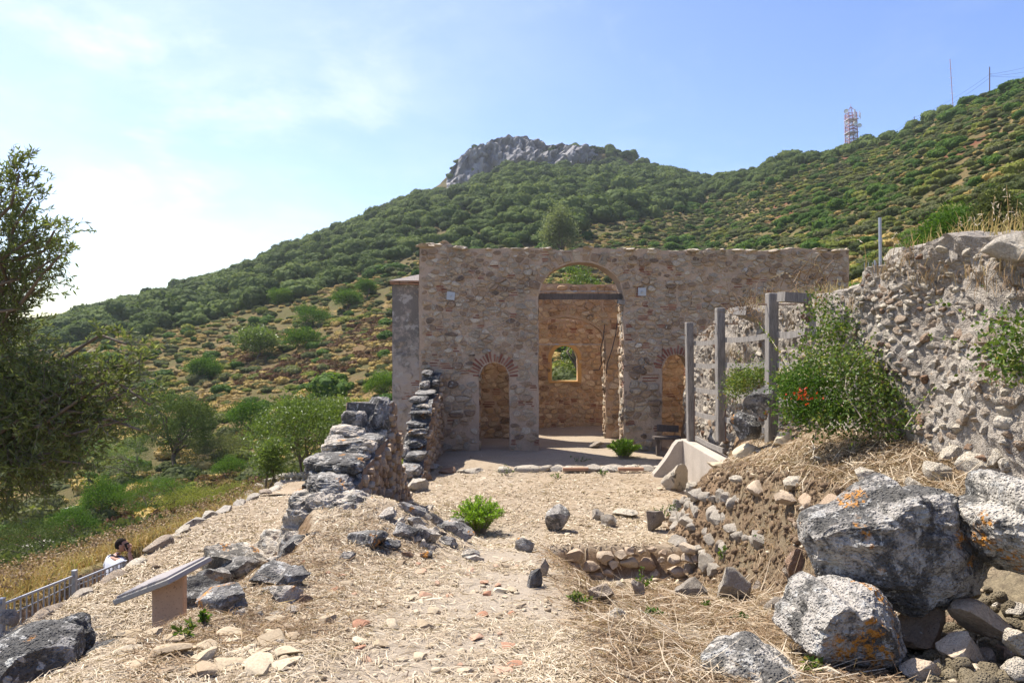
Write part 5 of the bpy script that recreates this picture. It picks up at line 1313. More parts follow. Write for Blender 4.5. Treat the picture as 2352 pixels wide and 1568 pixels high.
SM = [(1330, 1395, 50, 45, 'low bramble sprout with round leaves on the dry grass in the hollow'), (1520, 1195, 45, 40, 'green sprout on the rim of the pit beside the leaning stone'), (1660, 1290, 30, 45, 'green sprout climbing the bank stones'), (1545, 1190, 40, 40, 'green sprout at the corner of the bank stones'),
      (1745, 1255, 36, 30, 'green sprout low on the straw bank face'), (430, 1475, 52, 48, 'dark green bramble sprout beside the post of the board'), (1870, 1560, 60, 55, 'green sprout in front of the lowest pale boulder'), (1700, 1430, 40, 14, 'tiny green creeping plant below the two loose stones'),
      (1480, 1360, 40, 60, 'thin trailing green weed in the hollow'), (1500, 1425, 40, 30, 'small green weed on the dry grass below the upright stone'), (1160, 1092, 46, 26, 'small green weed in front of the stone threshold'), (1280, 1098, 40, 12, 'low green weed at the middle of the stone threshold'), (1385, 1092, 32, 14, 'low green weed near the right end of the stone threshold'),
      (1710, 1010, 34, 44, 'green sprout on the bank below the fence'), (1960, 1045, 70, 60, 'green bramble sprout hanging over the straw bank'), (1650, 1022, 46, 32, 'green sprout at the foot of the second fence post'), (1330, 1060, 60, 14, 'dark weed along the foot of the pier') , (470, 1440, 30, 36, 'small green sprout on the right of the board post'), (1620, 1400, 26, 18, 'tiny green weed on the straw of the hollow')]
for k, (vx, vy, w, h, lab) in enumerate(SM):
    stems_at(lab, vx, vy, w, h, M_BRAMBLE if k in (0, 5, 6, 14) else M_SHRUB, 100 + k, stems=9, per=9, leaf=.04, aspect=.6, name='weed', cat='weed', up=.3)

# brambles on the right-hand wall
def bramble(name, label, blobs, canes, n, leaf, seed, mat=None, hang=.3):
    rg = np.random.default_rng(seed); b0 = blobs[0][0]; root = empty(name, (b0[0], b0[1], b0[2] - blobs[0][1][2])); tag(root, label, 'bramble')
    V, Fq, t = leafy(rg, [(np.array(c), np.array(r)) for c, r in blobs], n, leaf, .62, -.1, .5, 7, leaf * 1.8)
    part('leaves', mesh('leaves', V, Fq, mat or M_BRAMBLE, t), root)
    cb = Bag(); C, D = [], []
    for pts in canes:
        pp = np.array([tuple(p) for p in pts], float); tt = np.linspace(0, 1, len(pp)); u = np.linspace(0, 1, 12)
        q = np.stack([np.interp(u, tt, pp[:, j]) for j in range(3)], 1)
        for _ in range(2): q[1:-1] = (q[:-2] + 2 * q[1:-1] + q[2:]) / 4
        cb.tube(q, np.linspace(.007, .003, 12), 4, cap=False)
        m = int(np.linalg.norm(np.diff(q, axis=0), axis=1).sum() / .035); v = rg.uniform(0.1, 1, m)
        C.append(np.stack([np.interp(v, u, q[:, j]) for j in range(3)], 1)); D.append(unit(rg.normal(size=(m, 3)) + np.array([-.2, -.2, .2])))
    if C:
        part('canes', cb.me('canes', M_STEM), root)
        C, D = np.concatenate(C), np.concatenate(D); V, Fq = leaves_vf(C, D, leaf * rg.uniform(.6, 1.2, len(C)), leaf * .62, rg, .1)
        part('cane_leaves', mesh('cane_leaves', V, Fq, mat or M_BRAMBLE, np.repeat(np.clip(rg.normal(.55, .2, len(C)), 0, 1), 4)), root)
    return root
def pb(vx, vy, d, rpx, rz=None, ry=None):
    s = d / F; return (tuple(P(vx, vy, d)), (rpx * s, (ry or rpx * .6) * s, (rz or rpx) * s))
bramble('bramble_thicket', 'large bramble thicket in front of the rubble wall with canes arching over it',
        [pb(1880, 880, 8.6, 85, 75), pb(1830, 910, 8.9, 60, 60), pb(1960, 880, 8.2, 85, 80), pb(2020, 930, 7.9, 80, 65), pb(1900, 800, 8.9, 60, 75), pb(1885, 720, 9.3, 32, 45), pb(1860, 960, 8.4, 80, 40), pb(1960, 970, 7.9, 100, 45), pb(2080, 975, 7.6, 55, 40), pb(1930, 760, 8.8, 40, 40)],
        [[P(1900, 950, 8.2), P(1960, 830, 8.3), P(2060, 790, 8.3), P(2110, 800, 8.2)], [P(1980, 960, 7.6), P(1925, 880, 7.9), P(2010, 770, 8.3), P(2030, 730, 8.6)], [P(1880, 900, 8.6), P(1885, 740, 9.0), P(1870, 650, 9.5)], [P(2050, 960, 7.6), P(2120, 900, 7.7), P(2110, 880, 7.9)], [P(1870, 1010, 8.0), P(1900, 900, 8.0), P(1990, 820, 8.2)], [P(1860, 940, 8.6), P(1780, 790, 10.2), P(1740, 740, 11.5)], [P(2080, 980, 7.3), P(2150, 880, 7.3), P(2200, 850, 7.3)]], 7200, .05, 201)
bramble('lentisk_shrub', 'dense dark green shrub with a tuft of red leaves at the foot of the bramble', [pb(1850, 905, 8.3, 70, 55), pb(1900, 950, 8.1, 75, 45), pb(1830, 945, 8.4, 45, 30)], [], 4200, .036, 202, M_SHRUB)
def red():
    rg = np.random.default_rng(3); c = np.array(P(1845, 908, 7.75)); C = c + rg.normal(0, 1, (45, 3)) * np.array([.07, .06, .045]); V, Fq = leaves_vf(C, rg.normal(size=(45, 3)), .042, .022, rg)
    par = [o for o in COL.objects if o.name.startswith('lentisk_shrub')][0]
    part('red_leaves', mesh('red_leaves', V, Fq, M_RED, np.repeat(rg.uniform(0, .6, 45), 4)), par)
red()
bramble('bramble_thicket', 'bramble hanging down the wall at the right edge with dark round leaves', [pb(2335, 840, 5.6, 55, 45), pb(2300, 800, 5.8, 30, 25), pb(2290, 740, 6.0, 26, 18), pb(2340, 790, 5.6, 40, 40)],
        [[P(2352, 880, 5.5), P(2270, 780, 6.0), P(2180, 690, 6.5), P(2140, 700, 6.7)], [P(2352, 830, 5.5), P(2230, 790, 6.1), P(2130, 770, 6.7)], [P(2352, 900, 5.4), P(2260, 850, 6.0), P(2190, 860, 6.4)], [P(2360, 760, 5.6), P(2310, 735, 5.9), P(2280, 740, 6.1)]], 900, .05, 203)
bramble('bramble_thicket', 'small bramble growing through the fence rails beside the second post', [pb(1720, 880, 11.9, 44, 34), pb(1760, 860, 11.5, 26, 26), pb(1690, 900, 12.3, 26, 40)], [[P(1660, 960, 13.2), P(1680, 880, 12.6), P(1700, 800, 12.4)], [P(1690, 990, 12.4), P(1690, 900, 12.3), P(1740, 800, 12)]], 2600, .045, 204)
# ------------------------------------------------------------------ man-made things
def info_board():
    N, L, R = P(383, 1330, 6.6), P(257, 1379, 7.0), P(496, 1271, 6.98)
    u, v = L - N, R - N; v = v - u * (u.dot(v) / u.dot(u)) * 0.6; n = u.cross(v).normalized()
    if n.z < 0: n = -n
    root = empty('information_board', (-3.54, 6.95, 0.05)); tag(root, 'tilted grey information board on a pink rendered post beside the straw path', 'information board')
    def slab(name, a0, a1, b0, b1, h0, h1, mat, w=.008, par=None):
        V = [N + u * a + v * b + n * h for h in (h0, h1) for a, b in ((a0, b0), (a1, b0), (a1, b1), (a0, b1))]
        o = part(name, Bag().add([tuple(p) for p in V], [(0, 1, 2, 3), (7, 6, 5, 4), (0, 4, 5, 1), (1, 5, 6, 2), (2, 6, 7, 3), (3, 7, 4, 0)]).me(name, mat), par or root)
        m = o.modifiers.new('bevel', 'BEVEL'); m.width = w; return o
    tt_ = slab('tabletop', 0, 1, 0, 1, -.055, 0.0, M_BOARD); slab('panel', .05, .95, .05, .95, 0.002, .022, M_PANEL, .003, tt_)
    c = Vector((-3.52, 7.02, 0)); zb = gz(c.x, c.y) - .1
    ax = Vector((.98, .2, 0)).normalized(); ay = Vector((-.2, .98, 0)).normalized()
    def top(p):   # underside of the tabletop above p
        return N.z - (n.x * (p.x - N.x) + n.y * (p.y - N.y)) / n.z - .058
    V = []
    for s, t in ((-.15, -.07), (.15, -.07), (.15, .07), (-.15, .07)):
        p = c + ax * s + ay * t; V.append((p.x, p.y, zb))
    for s, t in ((-.15, -.07), (.15, -.07), (.15, .07), (-.15, .07)):
        p = c + ax * s + ay * t; V.append((p.x, p.y, top(p)))
    o = part('post', Bag().add(V, [(3, 2, 1, 0), (4, 5, 6, 7), (0, 1, 5, 4), (1, 2, 6, 5), (2, 3, 7, 6), (3, 0, 4, 7)]).me('post', M_POST), root)
    m = o.modifiers.new('bevel', 'BEVEL'); m.width = .01
info_board()

def railing():
    root = empty('railing', (-5.62, 8.7, 0)); tag(root, 'grey steel stair railing with thin vertical bars along the kerb', 'railing')
    A = [P(4, 1385, 7.45), P(171, 1319, 8.72), P(286, 1288, 9.95)]
    lowp = [P(4, 1452, 7.45), P(171, 1360, 8.72), P(286, 1312, 9.95)]
    for k, (a, l) in enumerate(zip(A, lowp)):
        hh = .05 if k < 2 else .0
        po_ = part('post', Bag().box(((a.x + l.x) / 2, a.y, (a.z + hh + l.z - .25) / 2), (.05, .05, a.z + hh - l.z + .25)).me('post', M_RAIL), root)
        part('post_cap', Bag().box((a.x, a.y, a.z + hh + .004), (.056, .056, .008)).me('post_cap', M_RAIL), po_)
    for i in range(2):
        a0, a1, l0, l1 = A[i], A[i + 1], lowp[i], lowp[i + 1]
        dz0 = -.035 if i == 1 else 0
        a0 = a0 + Vector((0, 0, -.09 if i else -.015)); a1 = a1 + Vector((0, 0, 0 if i else -.015))
        b_ = l0 + Vector((0, 0, .03)); c_ = l1 + Vector((0, 0, .03))
        part('top_rail', Bag().tube([a0, a1], .016, 6).me('top_rail', M_STEEL), root)
        m0, m1 = a0.lerp(b_, .55), a1.lerp(c_, .55)
        part('mid_rail', Bag().tube([m0, m1], .007, 5).me('mid_rail', M_RAIL), root)
        nb = 13 if i == 0 else 12
        for k in range(1, nb):
            t = k / nb; p = a0.lerp(a1, t); q = b_.lerp(c_, t)
            part('bar', Bag().box(((p.x + q.x) / 2, p.y, (p.z + q.z - .12) / 2), (.016, .01, p.z - q.z + .12)).me('bar', M_RAIL), root)
    # railing continues towards the viewer, out of the frame
    part('top_rail', Bag().tube([A[0], A[0] + (A[0] - A[1]) * .8], .016, 6).me('top_rail', M_STEEL), root)
railing()

# stones edging the path
kerb = empty('stone_kerb', (-5.4, 10, 0)); tag(kerb, 'row of grey and cream edging stones along the left side of the straw path', 'kerb')
rk = np.random.default_rng(51); y = 5.2; k = 0
while y < 16.5:
    L = rk.uniform(.3, .75) if y > 9 else rk.uniform(.5, .9)
    x = -5.48 + .1 * math.sin((y + L / 2) * .9) - max(0, y - 15) * .1
    part('stone', rock_mesh('stone', (rk.uniform(.2, .3), L * 1.02, rk.uniform(.16, .24)), M_RUIN, 3, 1200 + k, (0, 0, rk.normal(0, .06)), (x, y + L / 2, gz(-5.25, y + L / 2) - .075 + (.075 if y > 10.2 else .045) + rk.uniform(-.03, .02)), rk.uniform(.3, .95), cuts=10, rough=.12), kerb)
    y += L; k += 1

# the bend of the lower path and its low wall
def strip(name, pts, w, mat, dz=.03):
    V = []; Fc = []
    for i, p in enumerate(pts):
        t = (Vector(pts[min(i + 1, len(pts) - 1)]) - Vector(pts[max(i - 1, 0)])); t.z = 0; t.normalize(); s = Vector((-t.y, t.x, 0))
        for q in (-w / 2, 0, w / 2):
            c = Vector(p) + s * q; V.append((c.x, c.y, gz(c.x, c.y) + dz))
    for i in range(len(pts) - 1):
        for j in (0, 1): Fc.append([i * 3 + j, i * 3 + j + 1, i * 3 + j + 4, i * 3 + j + 3])
    return mesh(name, V, Fc, mat, None, True)
bend = [Vector((-5.0, 14.6, 0)), Vector((-5.2, 16, 0)), Vector((-5.9, 17.4, 0)), Vector((-7.2, 18.6, 0)), Vector((-9.0, 19.4, 0)), Vector((-11.5, 20.1, 0)), Vector((-15, 21, 0))]
fine = []
for a, b_ in zip(bend[:-1], bend[1:]): fine += [a.lerp(b_, t) for t in np.linspace(0, 1, 7)[:-1]]
tag(obj('path', strip('path', fine + [bend[-1]], 1.1, M_GROUND, .04)), kind='structure')
lw = empty('low_wall', (-8, 19.6, -1)); tag(lw, 'low pale drystone wall along the far side of the path bend', 'low wall')
for i in range(len(fine) - 1):
    a = fine[i]; t = fine[i + 1] - a
    n_ = Vector((t.y, -t.x, 0)).normalized(); n_ = n_ if n_.y > 0 else -n_
    c = a + n_ * .72
    for lay_ in range(2):
        part('stone', rock_mesh('stone', (t.length * .95, .25, .17), M_RUIN, 2, 1400 + i * 2 + lay_, (0, 0, math.atan2(t.y, t.x)), (c.x, c.y, gz(c.x, c.y) + .08 + lay_ * .15), rk.uniform(.5, 1)), lw)
tag(obj('gravel_lot', strip('gravel_lot', [Vector((-19, 25, 0)), Vector((-22, 30, 0)), Vector((-27, 38, 0)), Vector((-31, 44, 0))], 7, M_ROAD, .12)), kind='structure')

# ---- the man on the phone ----
def person():
    root = empty('person', (-6.64, 11.3, -1.86)); tag(root, 'person in a white polo shirt with short dark hair, back turned, phone at the ear', 'person')
    root.rotation_euler = (0, 0, math.radians(-38))
    def skin(name, pts, edges, mat, lv=2, rootv=0):
        me = bpy.data.meshes.new(name); me.from_pydata([p[:3] for p in pts], edges, []); me.update()
        o = obj(name, me, root, mat)
        o.modifiers.new('skin', 'SKIN'); sv = me.skin_vertices
        if not sv: 
            bm = bmesh.new(); bm.from_mesh(me); bm.verts.layers.skin.verify(); bm.to_mesh(me); bm.free(); sv = me.skin_vertices
        for d, p in zip(sv[0].data, pts): d.radius = (p[3], p[4] if len(p) > 4 else p[3]); d.use_root = False
        sv[0].data[rootv].use_root = True
        s = o.modifiers.new('smooth', 'SUBSURF'); s.levels = s.render_levels = lv
        for m in me.polygons: m.use_smooth = True
        o.modifiers['skin'].use_smooth_shade = True
        return o
    # facing +y, right hand side is +x; leaning forwards a little
    body = [(0, 0, .92, .15, .11), (0, .03, 1.12, .145, .105), (0, .07, 1.34, .17, .115), (0, .10, 1.47, .10, .08), (0, .13, 1.55, .06, .06),
            (.19, .08, 1.42, .065), (.30, .02, 1.20, .048), (.25, .22, 1.40, .038), (.155, .22, 1.56, .030),
            (-.19, .08, 1.42, .065), (-.29, .02, 1.16, .048), (-.27, .10, .92, .036), (-.265, .13, .86, .03),
            (.10, 0, .85, .10), (.11, .03, .48, .065), (.11, -.02, .09, .045), (.12, .13, .04, .04), (-.10, 0, .85, .10), (-.12, -.04, .48, .065), (-.12, -.12, .09, .045), (-.13, .02, .04, .04)]
    ed = [(0, 1), (1, 2), (2, 3), (3, 4), (2, 5), (5, 6), (6, 7), (7, 8), (2, 9), (9, 10), (10, 11), (11, 12), (0, 13), (13, 14), (14, 15), (15, 16), (0, 17), (17, 18), (18, 19), (19, 20)]
    skin('body', body, ed, M_SKIN)
    sh = [(0, 0, .90, .17, .13), (0, .03, 1.12, .165, .125), (0, .07, 1.34, .195, .135), (0, .10, 1.46, .12, .095), (0, .115, 1.505, .082, .08), (.20, .08, 1.415, .082), (.285, .035, 1.255, .072), (-.20, .08, 1.415, .082), (-.275, .035, 1.235, .072)]
    skin('shirt', sh, [(0, 1), (1, 2), (2, 3), (3, 4), (2, 5), (5, 6), (2, 7), (7, 8)], M_SHIRT)
    tr = [(0, 0, .90, .165, .125), (.10, 0, .82, .115), (.11, .03, .48, .082), (.11, -.02, .10, .065), (-.10, 0, .82, .115), (-.12, -.04, .48, .082), (-.12, -.12, .10, .065)]
    skin('trousers', tr, [(0, 1), (1, 2), (2, 3), (0, 4), (4, 5), (5, 6)], M_JEANS)
    hm = rotm(.22, 0, -.45)
    def head_part(name, v, f, mat, par=None): 
        w = (np.array(v) @ hm.T) + np.array([0, .165, 1.655]); o = obj(name, mesh(name, w, f, mat, .5, True), par or root); return o
    v, f = ico(4); h = v * np.array([.076, .098, .118])
    h[:, 1] += np.where(v[:, 2] < -.2, .012, 0) * 1.0; h[:, 0] *= np.where(v[:, 2] < -.3, .86, 1)
    nose = np.exp(-((v[:, 0] / .16) ** 2 + ((v[:, 2] + .08) / .2) ** 2)) * (v[:, 1] > .5); h[:, 1] += .022 * nose
    eye = np.exp(-(((np.abs(v[:, 0]) - .34) / .16) ** 2 + ((v[:, 2] - .05) / .12) ** 2)) * (v[:, 1] > .4); h[:, 1] -= .009 * eye
    mouth = np.exp(-((v[:, 0] / .3) ** 2 + ((v[:, 2] + .45) / .07) ** 2)) * (v[:, 1] > .4); h[:, 1] -= .006 * mouth
    hd = head_part('head', h, f, M_SKIN)
    hv = v * np.array([.078, .100, .1195]); keep = (v[:, 2] > .42) | ((v[:, 1] < -.05) & (v[:, 2] > -.38)) | ((v[:, 1] < .25) & (v[:, 2] > .1)); ff = [t for t in f.tolist() if all(keep[i] for i in t)]
    hv = hv + (fbm(v * 9, 2, .5, 3) * .003)[:, None]
    head_part('hair', hv, ff, M_HAIR, hd)
    bv = v * np.array([.079, .101, .119]); kb = (v[:, 2] < -.32) & (v[:, 1] > .05); fb_ = [t for t in f.tolist() if all(kb[i] for i in t)]
    bv[:, 0] *= np.where(v[:, 2] < -.3, .88, 1); bv[:, 1] += .012
    head_part('beard', bv, fb_, M_HAIR, hd)
    for sx in (-1, 1):
        ev = v * np.array([.014, .03, .036]) + np.array([sx * .076, -.005, -.008]); head_part('ear', ev, f, M_SKIN, hd)
        head_part('eye', v * .011 + np.array([sx * .03, .085, .012]), f, M_PHONE, hd)
    # hand closing on the phone
    hx, hy, hz = .155, .225, 1.575
    pal = [(hx, hy, hz - .03, .028, .016), (hx - .005, hy + .01, hz + .03, .034, .016), (hx - .01, hy + .015, hz + .06, .036, .014)]
    skin('palm', pal, [(0, 1), (1, 2)], M_SKIN, 2)
    for q, L in enumerate((.062, .07, .065, .05)):
        oy = (q - 1.5) * .019
        skin('finger', [(hx - .008, hy + oy + .01, hz + .055, .0095), (hx - .018, hy + oy + .012, hz + .055 + L * .55, .0088), (hx - .045, hy + oy + .012, hz + .055 + L * .85, .008)], [(0, 1), (1, 2)], M_SKIN, 1)
    skin('thumb', [(hx, hy - .03, hz + .0, .011), (hx - .02, hy - .052, hz + .03, .010), (hx - .045, hy - .05, hz + .06, .009)], [(0, 1), (1, 2)], M_SKIN, 1)
    lh = (-.262, .145, .83)
    skin('palm', [(-.265, .13, .86, .026, .014), (lh[0], lh[1], lh[2], .034, .015), (lh[0], lh[1] + .01, lh[2] - .03, .034, .014)], [(0, 1), (1, 2)], M_SKIN, 2)
    for q, L in enumerate((.06, .07, .065, .05)):
        oy = (q - 1.5) * .019
        skin('finger', [(lh[0], lh[1] + oy + .01, lh[2] - .03, .0095), (lh[0] + .004, lh[1] + oy + .018, lh[2] - .03 - L * .55, .0088), (lh[0] + .02, lh[1] + oy + .02, lh[2] - .03 - L, .008)], [(0, 1), (1, 2)], M_SKIN, 1)
    skin('thumb', [(lh[0], lh[1] + .03, lh[2] + .01, .011), (lh[0] + .01, lh[1] + .06, lh[2] - .02, .010), (lh[0] + .015, lh[1] + .065, lh[2] - .05, .009)], [(0, 1), (1, 2)], M_SKIN, 1)
    ph = obj('phone', Bag().box((0, 0, 0), (.012, .072, .145), rotm(.28, 0, -.3)).me('phone', M_PHONE))
    ph.location = Vector(root.location) + Matrix.Rotation(math.radians(-38), 3, 'Z') @ Vector((.118, .215, 1.635))
    ph.rotation_euler = (0, 0, math.radians(-38)); m = ph.modifiers.new('bevel', 'BEVEL'); m.width = .005
    tag(ph, "black phone held to the ear of the person in white", 'phone')
person()

# ---- lattice tower, mast, poles and wires on the hill ----
def on_hill(vx, d): 
    x = (vx - 1176) / F * d; return Vector((x, d, gz(x, d)))
def tower():
    d = 246; b = on_hill(1957, d); s = d / F; H = EYE - (262 - 784) / F * d - b.z; w = 10.5 * s
    root = empty('lattice_tower', tuple(b)); tag(root, 'red and white lattice radio tower with dishes on the ridge', 'radio tower')
    lg = [(-w, -w), (w, -w), (w, w), (-w, w)]
    for x, y in lg: part('leg', Bag().tube([(b.x + x * .95, b.y + y, b.z - 2), (b.x + x * .85 - 3.0 * s, b.y + y * .85, b.z + H)], .20, 5).me('leg', M_TOWER), root)
    nl = 12
    for k in range(nl + 1):
        z = b.z + H * k / nl; f = 1 - .1 * k / nl; ox = -3.0 * s * k / nl
        c = [(b.x + x * f + ox, b.y + y * f) for x, y in lg]; br = Bag()
        for i in range(4):
            p, q = c[i], c[(i + 1) % 4]; br.tube([(*p, z), (*q, z)], .11, 4)
            if k < nl: 
                z2 = b.z + H * (k + 1) / nl; br.tube([(*p, z), (*q, z2)], .085, 4); br.tube([(*q, z), (*p, z2)], .085, 4)
        part('bracing', br.me('bracing', M_TOWERW if k % 4 in (1,) else M_TOWER), root)
    cx = b.x - 3.0 * s; ap = b.z + H + 17 * s; tp = Bag()
    for x, y in lg: tp.tube([(cx + x * .88, b.y + y * .88, b.z + H), (cx, b.y, ap)], .11, 4)
    tp.tube([(cx, b.y, ap), (cx, b.y, ap + 6 * s)], .05, 4); part('spire', tp.me('spire', M_TOWER), root)
    for z in (b.z + H - 14 * s, b.z + H - 44 * s):
        part('platform', Bag().box((cx + 1.0 * s, b.y, z), (w * 2.2, w * 2.2, .22)).me('platform', M_TOWERW), root)
    def dish(vx, vy, r, n):
        c = P(vx, vy, d - 3.2); n = Vector(n).normalized(); up = Vector((0, 0, 1)); a = n.cross(up).normalized(); bb = a.cross(n)
        V = []; Fc = []
        for i, (rr, h) in enumerate(((.001, -.25), (.5, -.2), (.85, -.06), (1, .12), (1, .3))):
            for j in range(14): th = j / 14 * 6.2832; V.append(tuple(c + (a * math.cos(th) + bb * math.sin(th)) * rr * r + n * h * r))
        for i in range(4):
            for j in range(14): Fc.append([i * 14 + j, i * 14 + (j + 1) % 14, (i + 1) * 14 + (j + 1) % 14, (i + 1) * 14 + j])
        part('dish', Bag().add(V, Fc).me('dish', M_DISH), root)
    dish(1944, 256, 5.2 * s, (-.8, -.6, 0)); dish(1964, 284, 5.6 * s, (.3, -.95, 0)); dish(1974, 289, 5.0 * s, (-.2, -.97, .1)); dish(1972, 324, 3.4 * s, (.5, -.85, 0)); dish(1969, 334, 3.0 * s, (.8, -.6, 0)); dish(1966, 346, 2.4 * s, (.3, -.9, 0))
    c = P(1963, 262, d - 2); part('panel_antenna', Bag().box(tuple(c), (3 * s, 1.2 * s, 22 * s)).me('panel_antenna', M_DISH), root)
    for vx, vy in ((1974, 262), (1976, 266), (1942, 285)):
        c = P(vx, vy, d - 2); part('whip_antenna', Bag().tube([(c.x, c.y, c.z - 7 * s), (c.x, c.y, c.z + 7 * s)], .12, 4).tube([(c.x, c.y, c.z), (b.x, c.y, c.z)], .06, 4).me('whip_antenna', M_TOWERW), root)
tower()
def mast():
    d = 212; b = on_hill(2191, d); t = P(2182, 136, d); root = empty('radio_mast', tuple(b)); tag(root, 'thin leaning radio mast with short cross arms on the ridge', 'radio mast')
    b = b - Vector((0, 0, 2)); m = Bag().tube([b, t], .10, 5)
    part('mast', m.me('mast', M_TOWER), root)
    cr = Bag()
    for f in (.28, .45, .58, .7, .85): c = b.lerp(t, f); cr.tube([(c.x - .7, c.y, c.z), (c.x + .8, c.y, c.z)], .05, 4)
    part('cross_arms', cr.me('cross_arms', M_TOWERW), root)
mast()
def pole(vx, vyt, d, label, r=.16, arm=True):
    b = on_hill(vx, d); t = P(vx, vyt, d); root = empty('utility_pole', tuple(b)); tag(root, label, 'utility pole')
    part('shaft', Bag().tube([(b.x, b.y, b.z - 2), (t.x, t.y, t.z)], [r, r * .8], 6).me('shaft', M_POLE), root)
    if arm: part('insulator', Bag().tube([(t.x - .25, t.y, t.z - 2.1), (t.x + .7, t.y, t.z - 2.1)], .07, 4).me('insulator', M_POLE), root)
    return t
tp = pole(2273, 154, 200, 'tall dark utility pole on the ridge near the right edge')
tp2 = pole(2100, 268, 222, 'short utility pole on the ridge beside the golden grass', .12, False)
tp3 = pole(1770, 374, 330, 'tiny utility pole among the oaks on the saddle', .2, False)
def wire(a, b, sag, label, r=.028):
    pts = [a.lerp(b, t) - Vector((0, 0, sag * 4 * t * (1 - t))) for t in np.linspace(0, 1, 15)]
    tag(obj('power_cable', Bag().tube(pts, r, 4).me('power_cable', M_DARK)), label, 'cable', None)
q0 = tp - Vector((0, 0, 2.2)); q1 = tp - Vector((0, 0, 3.2))
wire(q0, tp2 - Vector((0, 0, .3)), 1.0, 'upper power cable sagging left from the tall pole down to the short pole')
wire(q1, tp2 - Vector((0, 0, 1.0)), 1.4, 'lower power cable sagging left from the tall pole down to the short pole')
wire(q0, P(2480, 112, 205), 1.0, 'upper power cable running right from the tall pole out of view')
wire(q0 - Vector((0, 0, .4)), P(2480, 130, 205), 1.2, 'middle power cable running right from the tall pole out of view')
wire(q1 + Vector((0, 0, .4)), P(2480, 168, 205), .6, 'lowest power cable running right from the tall pole out of view')
wire(tp2 - Vector((0, 0, .2)), P(1975, 330, 244), 1.6, 'power cable from the short pole to the foot of the lattice tower')
wire(tp3 - Vector((0, 0, .3)), P(1716, 392, 345), .8, 'faint power cable at the tiny pole on the saddle')
# grey steel pole and mesh fence behind the rubble wall
b = P(2024, 640, 12.5); t = P(2021, 500, 12.5)
e = empty('steel_pole', (b.x, b.y, b.z - .8)); tag(e, 'slender grey steel pole standing behind the rubble wall', 'pole')
part('shaft', Bag().tube([(b.x, b.y, b.z - .9), (t.x, t.y, t.z)], .028, 8).me('shaft', M_STEEL), e); part('joint', Bag().tube([P(2022, 548, 12.5), P(2022, 556, 12.5)], .034, 8).me('joint', M_STEEL), e)
e = empty('mesh_fence', (9.8, 18.5, 3)); tag(e, 'pale green wire mesh fence between the facade and the rubble wall', 'fence')
fb = Bag()
for k in range(26): x = 9.6 + k * .11; fb.tube([(x, 18.6, 3.7), (x, 18.6, 5.35)], .008, 4)
for z in np.arange(3.9, 5.3, .2): fb.tube([(9.6, 18.6, z), (12.4, 18.6, z)], .007, 4)
tag(part('wires', fb.me('wires', M_STEEL), e), kind='stuff')
for k in range(3): x = 9.9 + k * 1.1; part('post', Bag().tube([(x, 18.62, 3.0), (x, 18.62, 5.42)], .028, 6).me('post', M_STEEL), e)
# dark trestle by the right doorway
e = empty('wooden_trestle', (4.35, 19.2, 0)); tag(e, 'dark wooden trestle in front of the right-hand doorway', 'trestle')
part('top', Bag().box((4.35, 19.2, .50), (.75, .34, .08)).me('top', M_BEAM), e)
part('top', Bag().box((4.45, 19.5, .72), (.6, .12, .18), rotm(0, .05, 0)).me('top', M_BEAM), e)
for x in (4.1, 4.6): part('leg', Bag().box((x, 19.2, .22), (.09, .12, .5)).me('leg', M_BEAM), e)
# split log on the ground at lower left
p = hit(395, 1520); 
tag(obj('split_log', rock_mesh('split_log', (.1, .55, .13), M_STEM, 3, 77, (.35, .1, -.75), P(405, 1487, 5.6), .3, cuts=10, rough=.1)), 'split piece of reddish wood lying against the dark boulder', 'log')
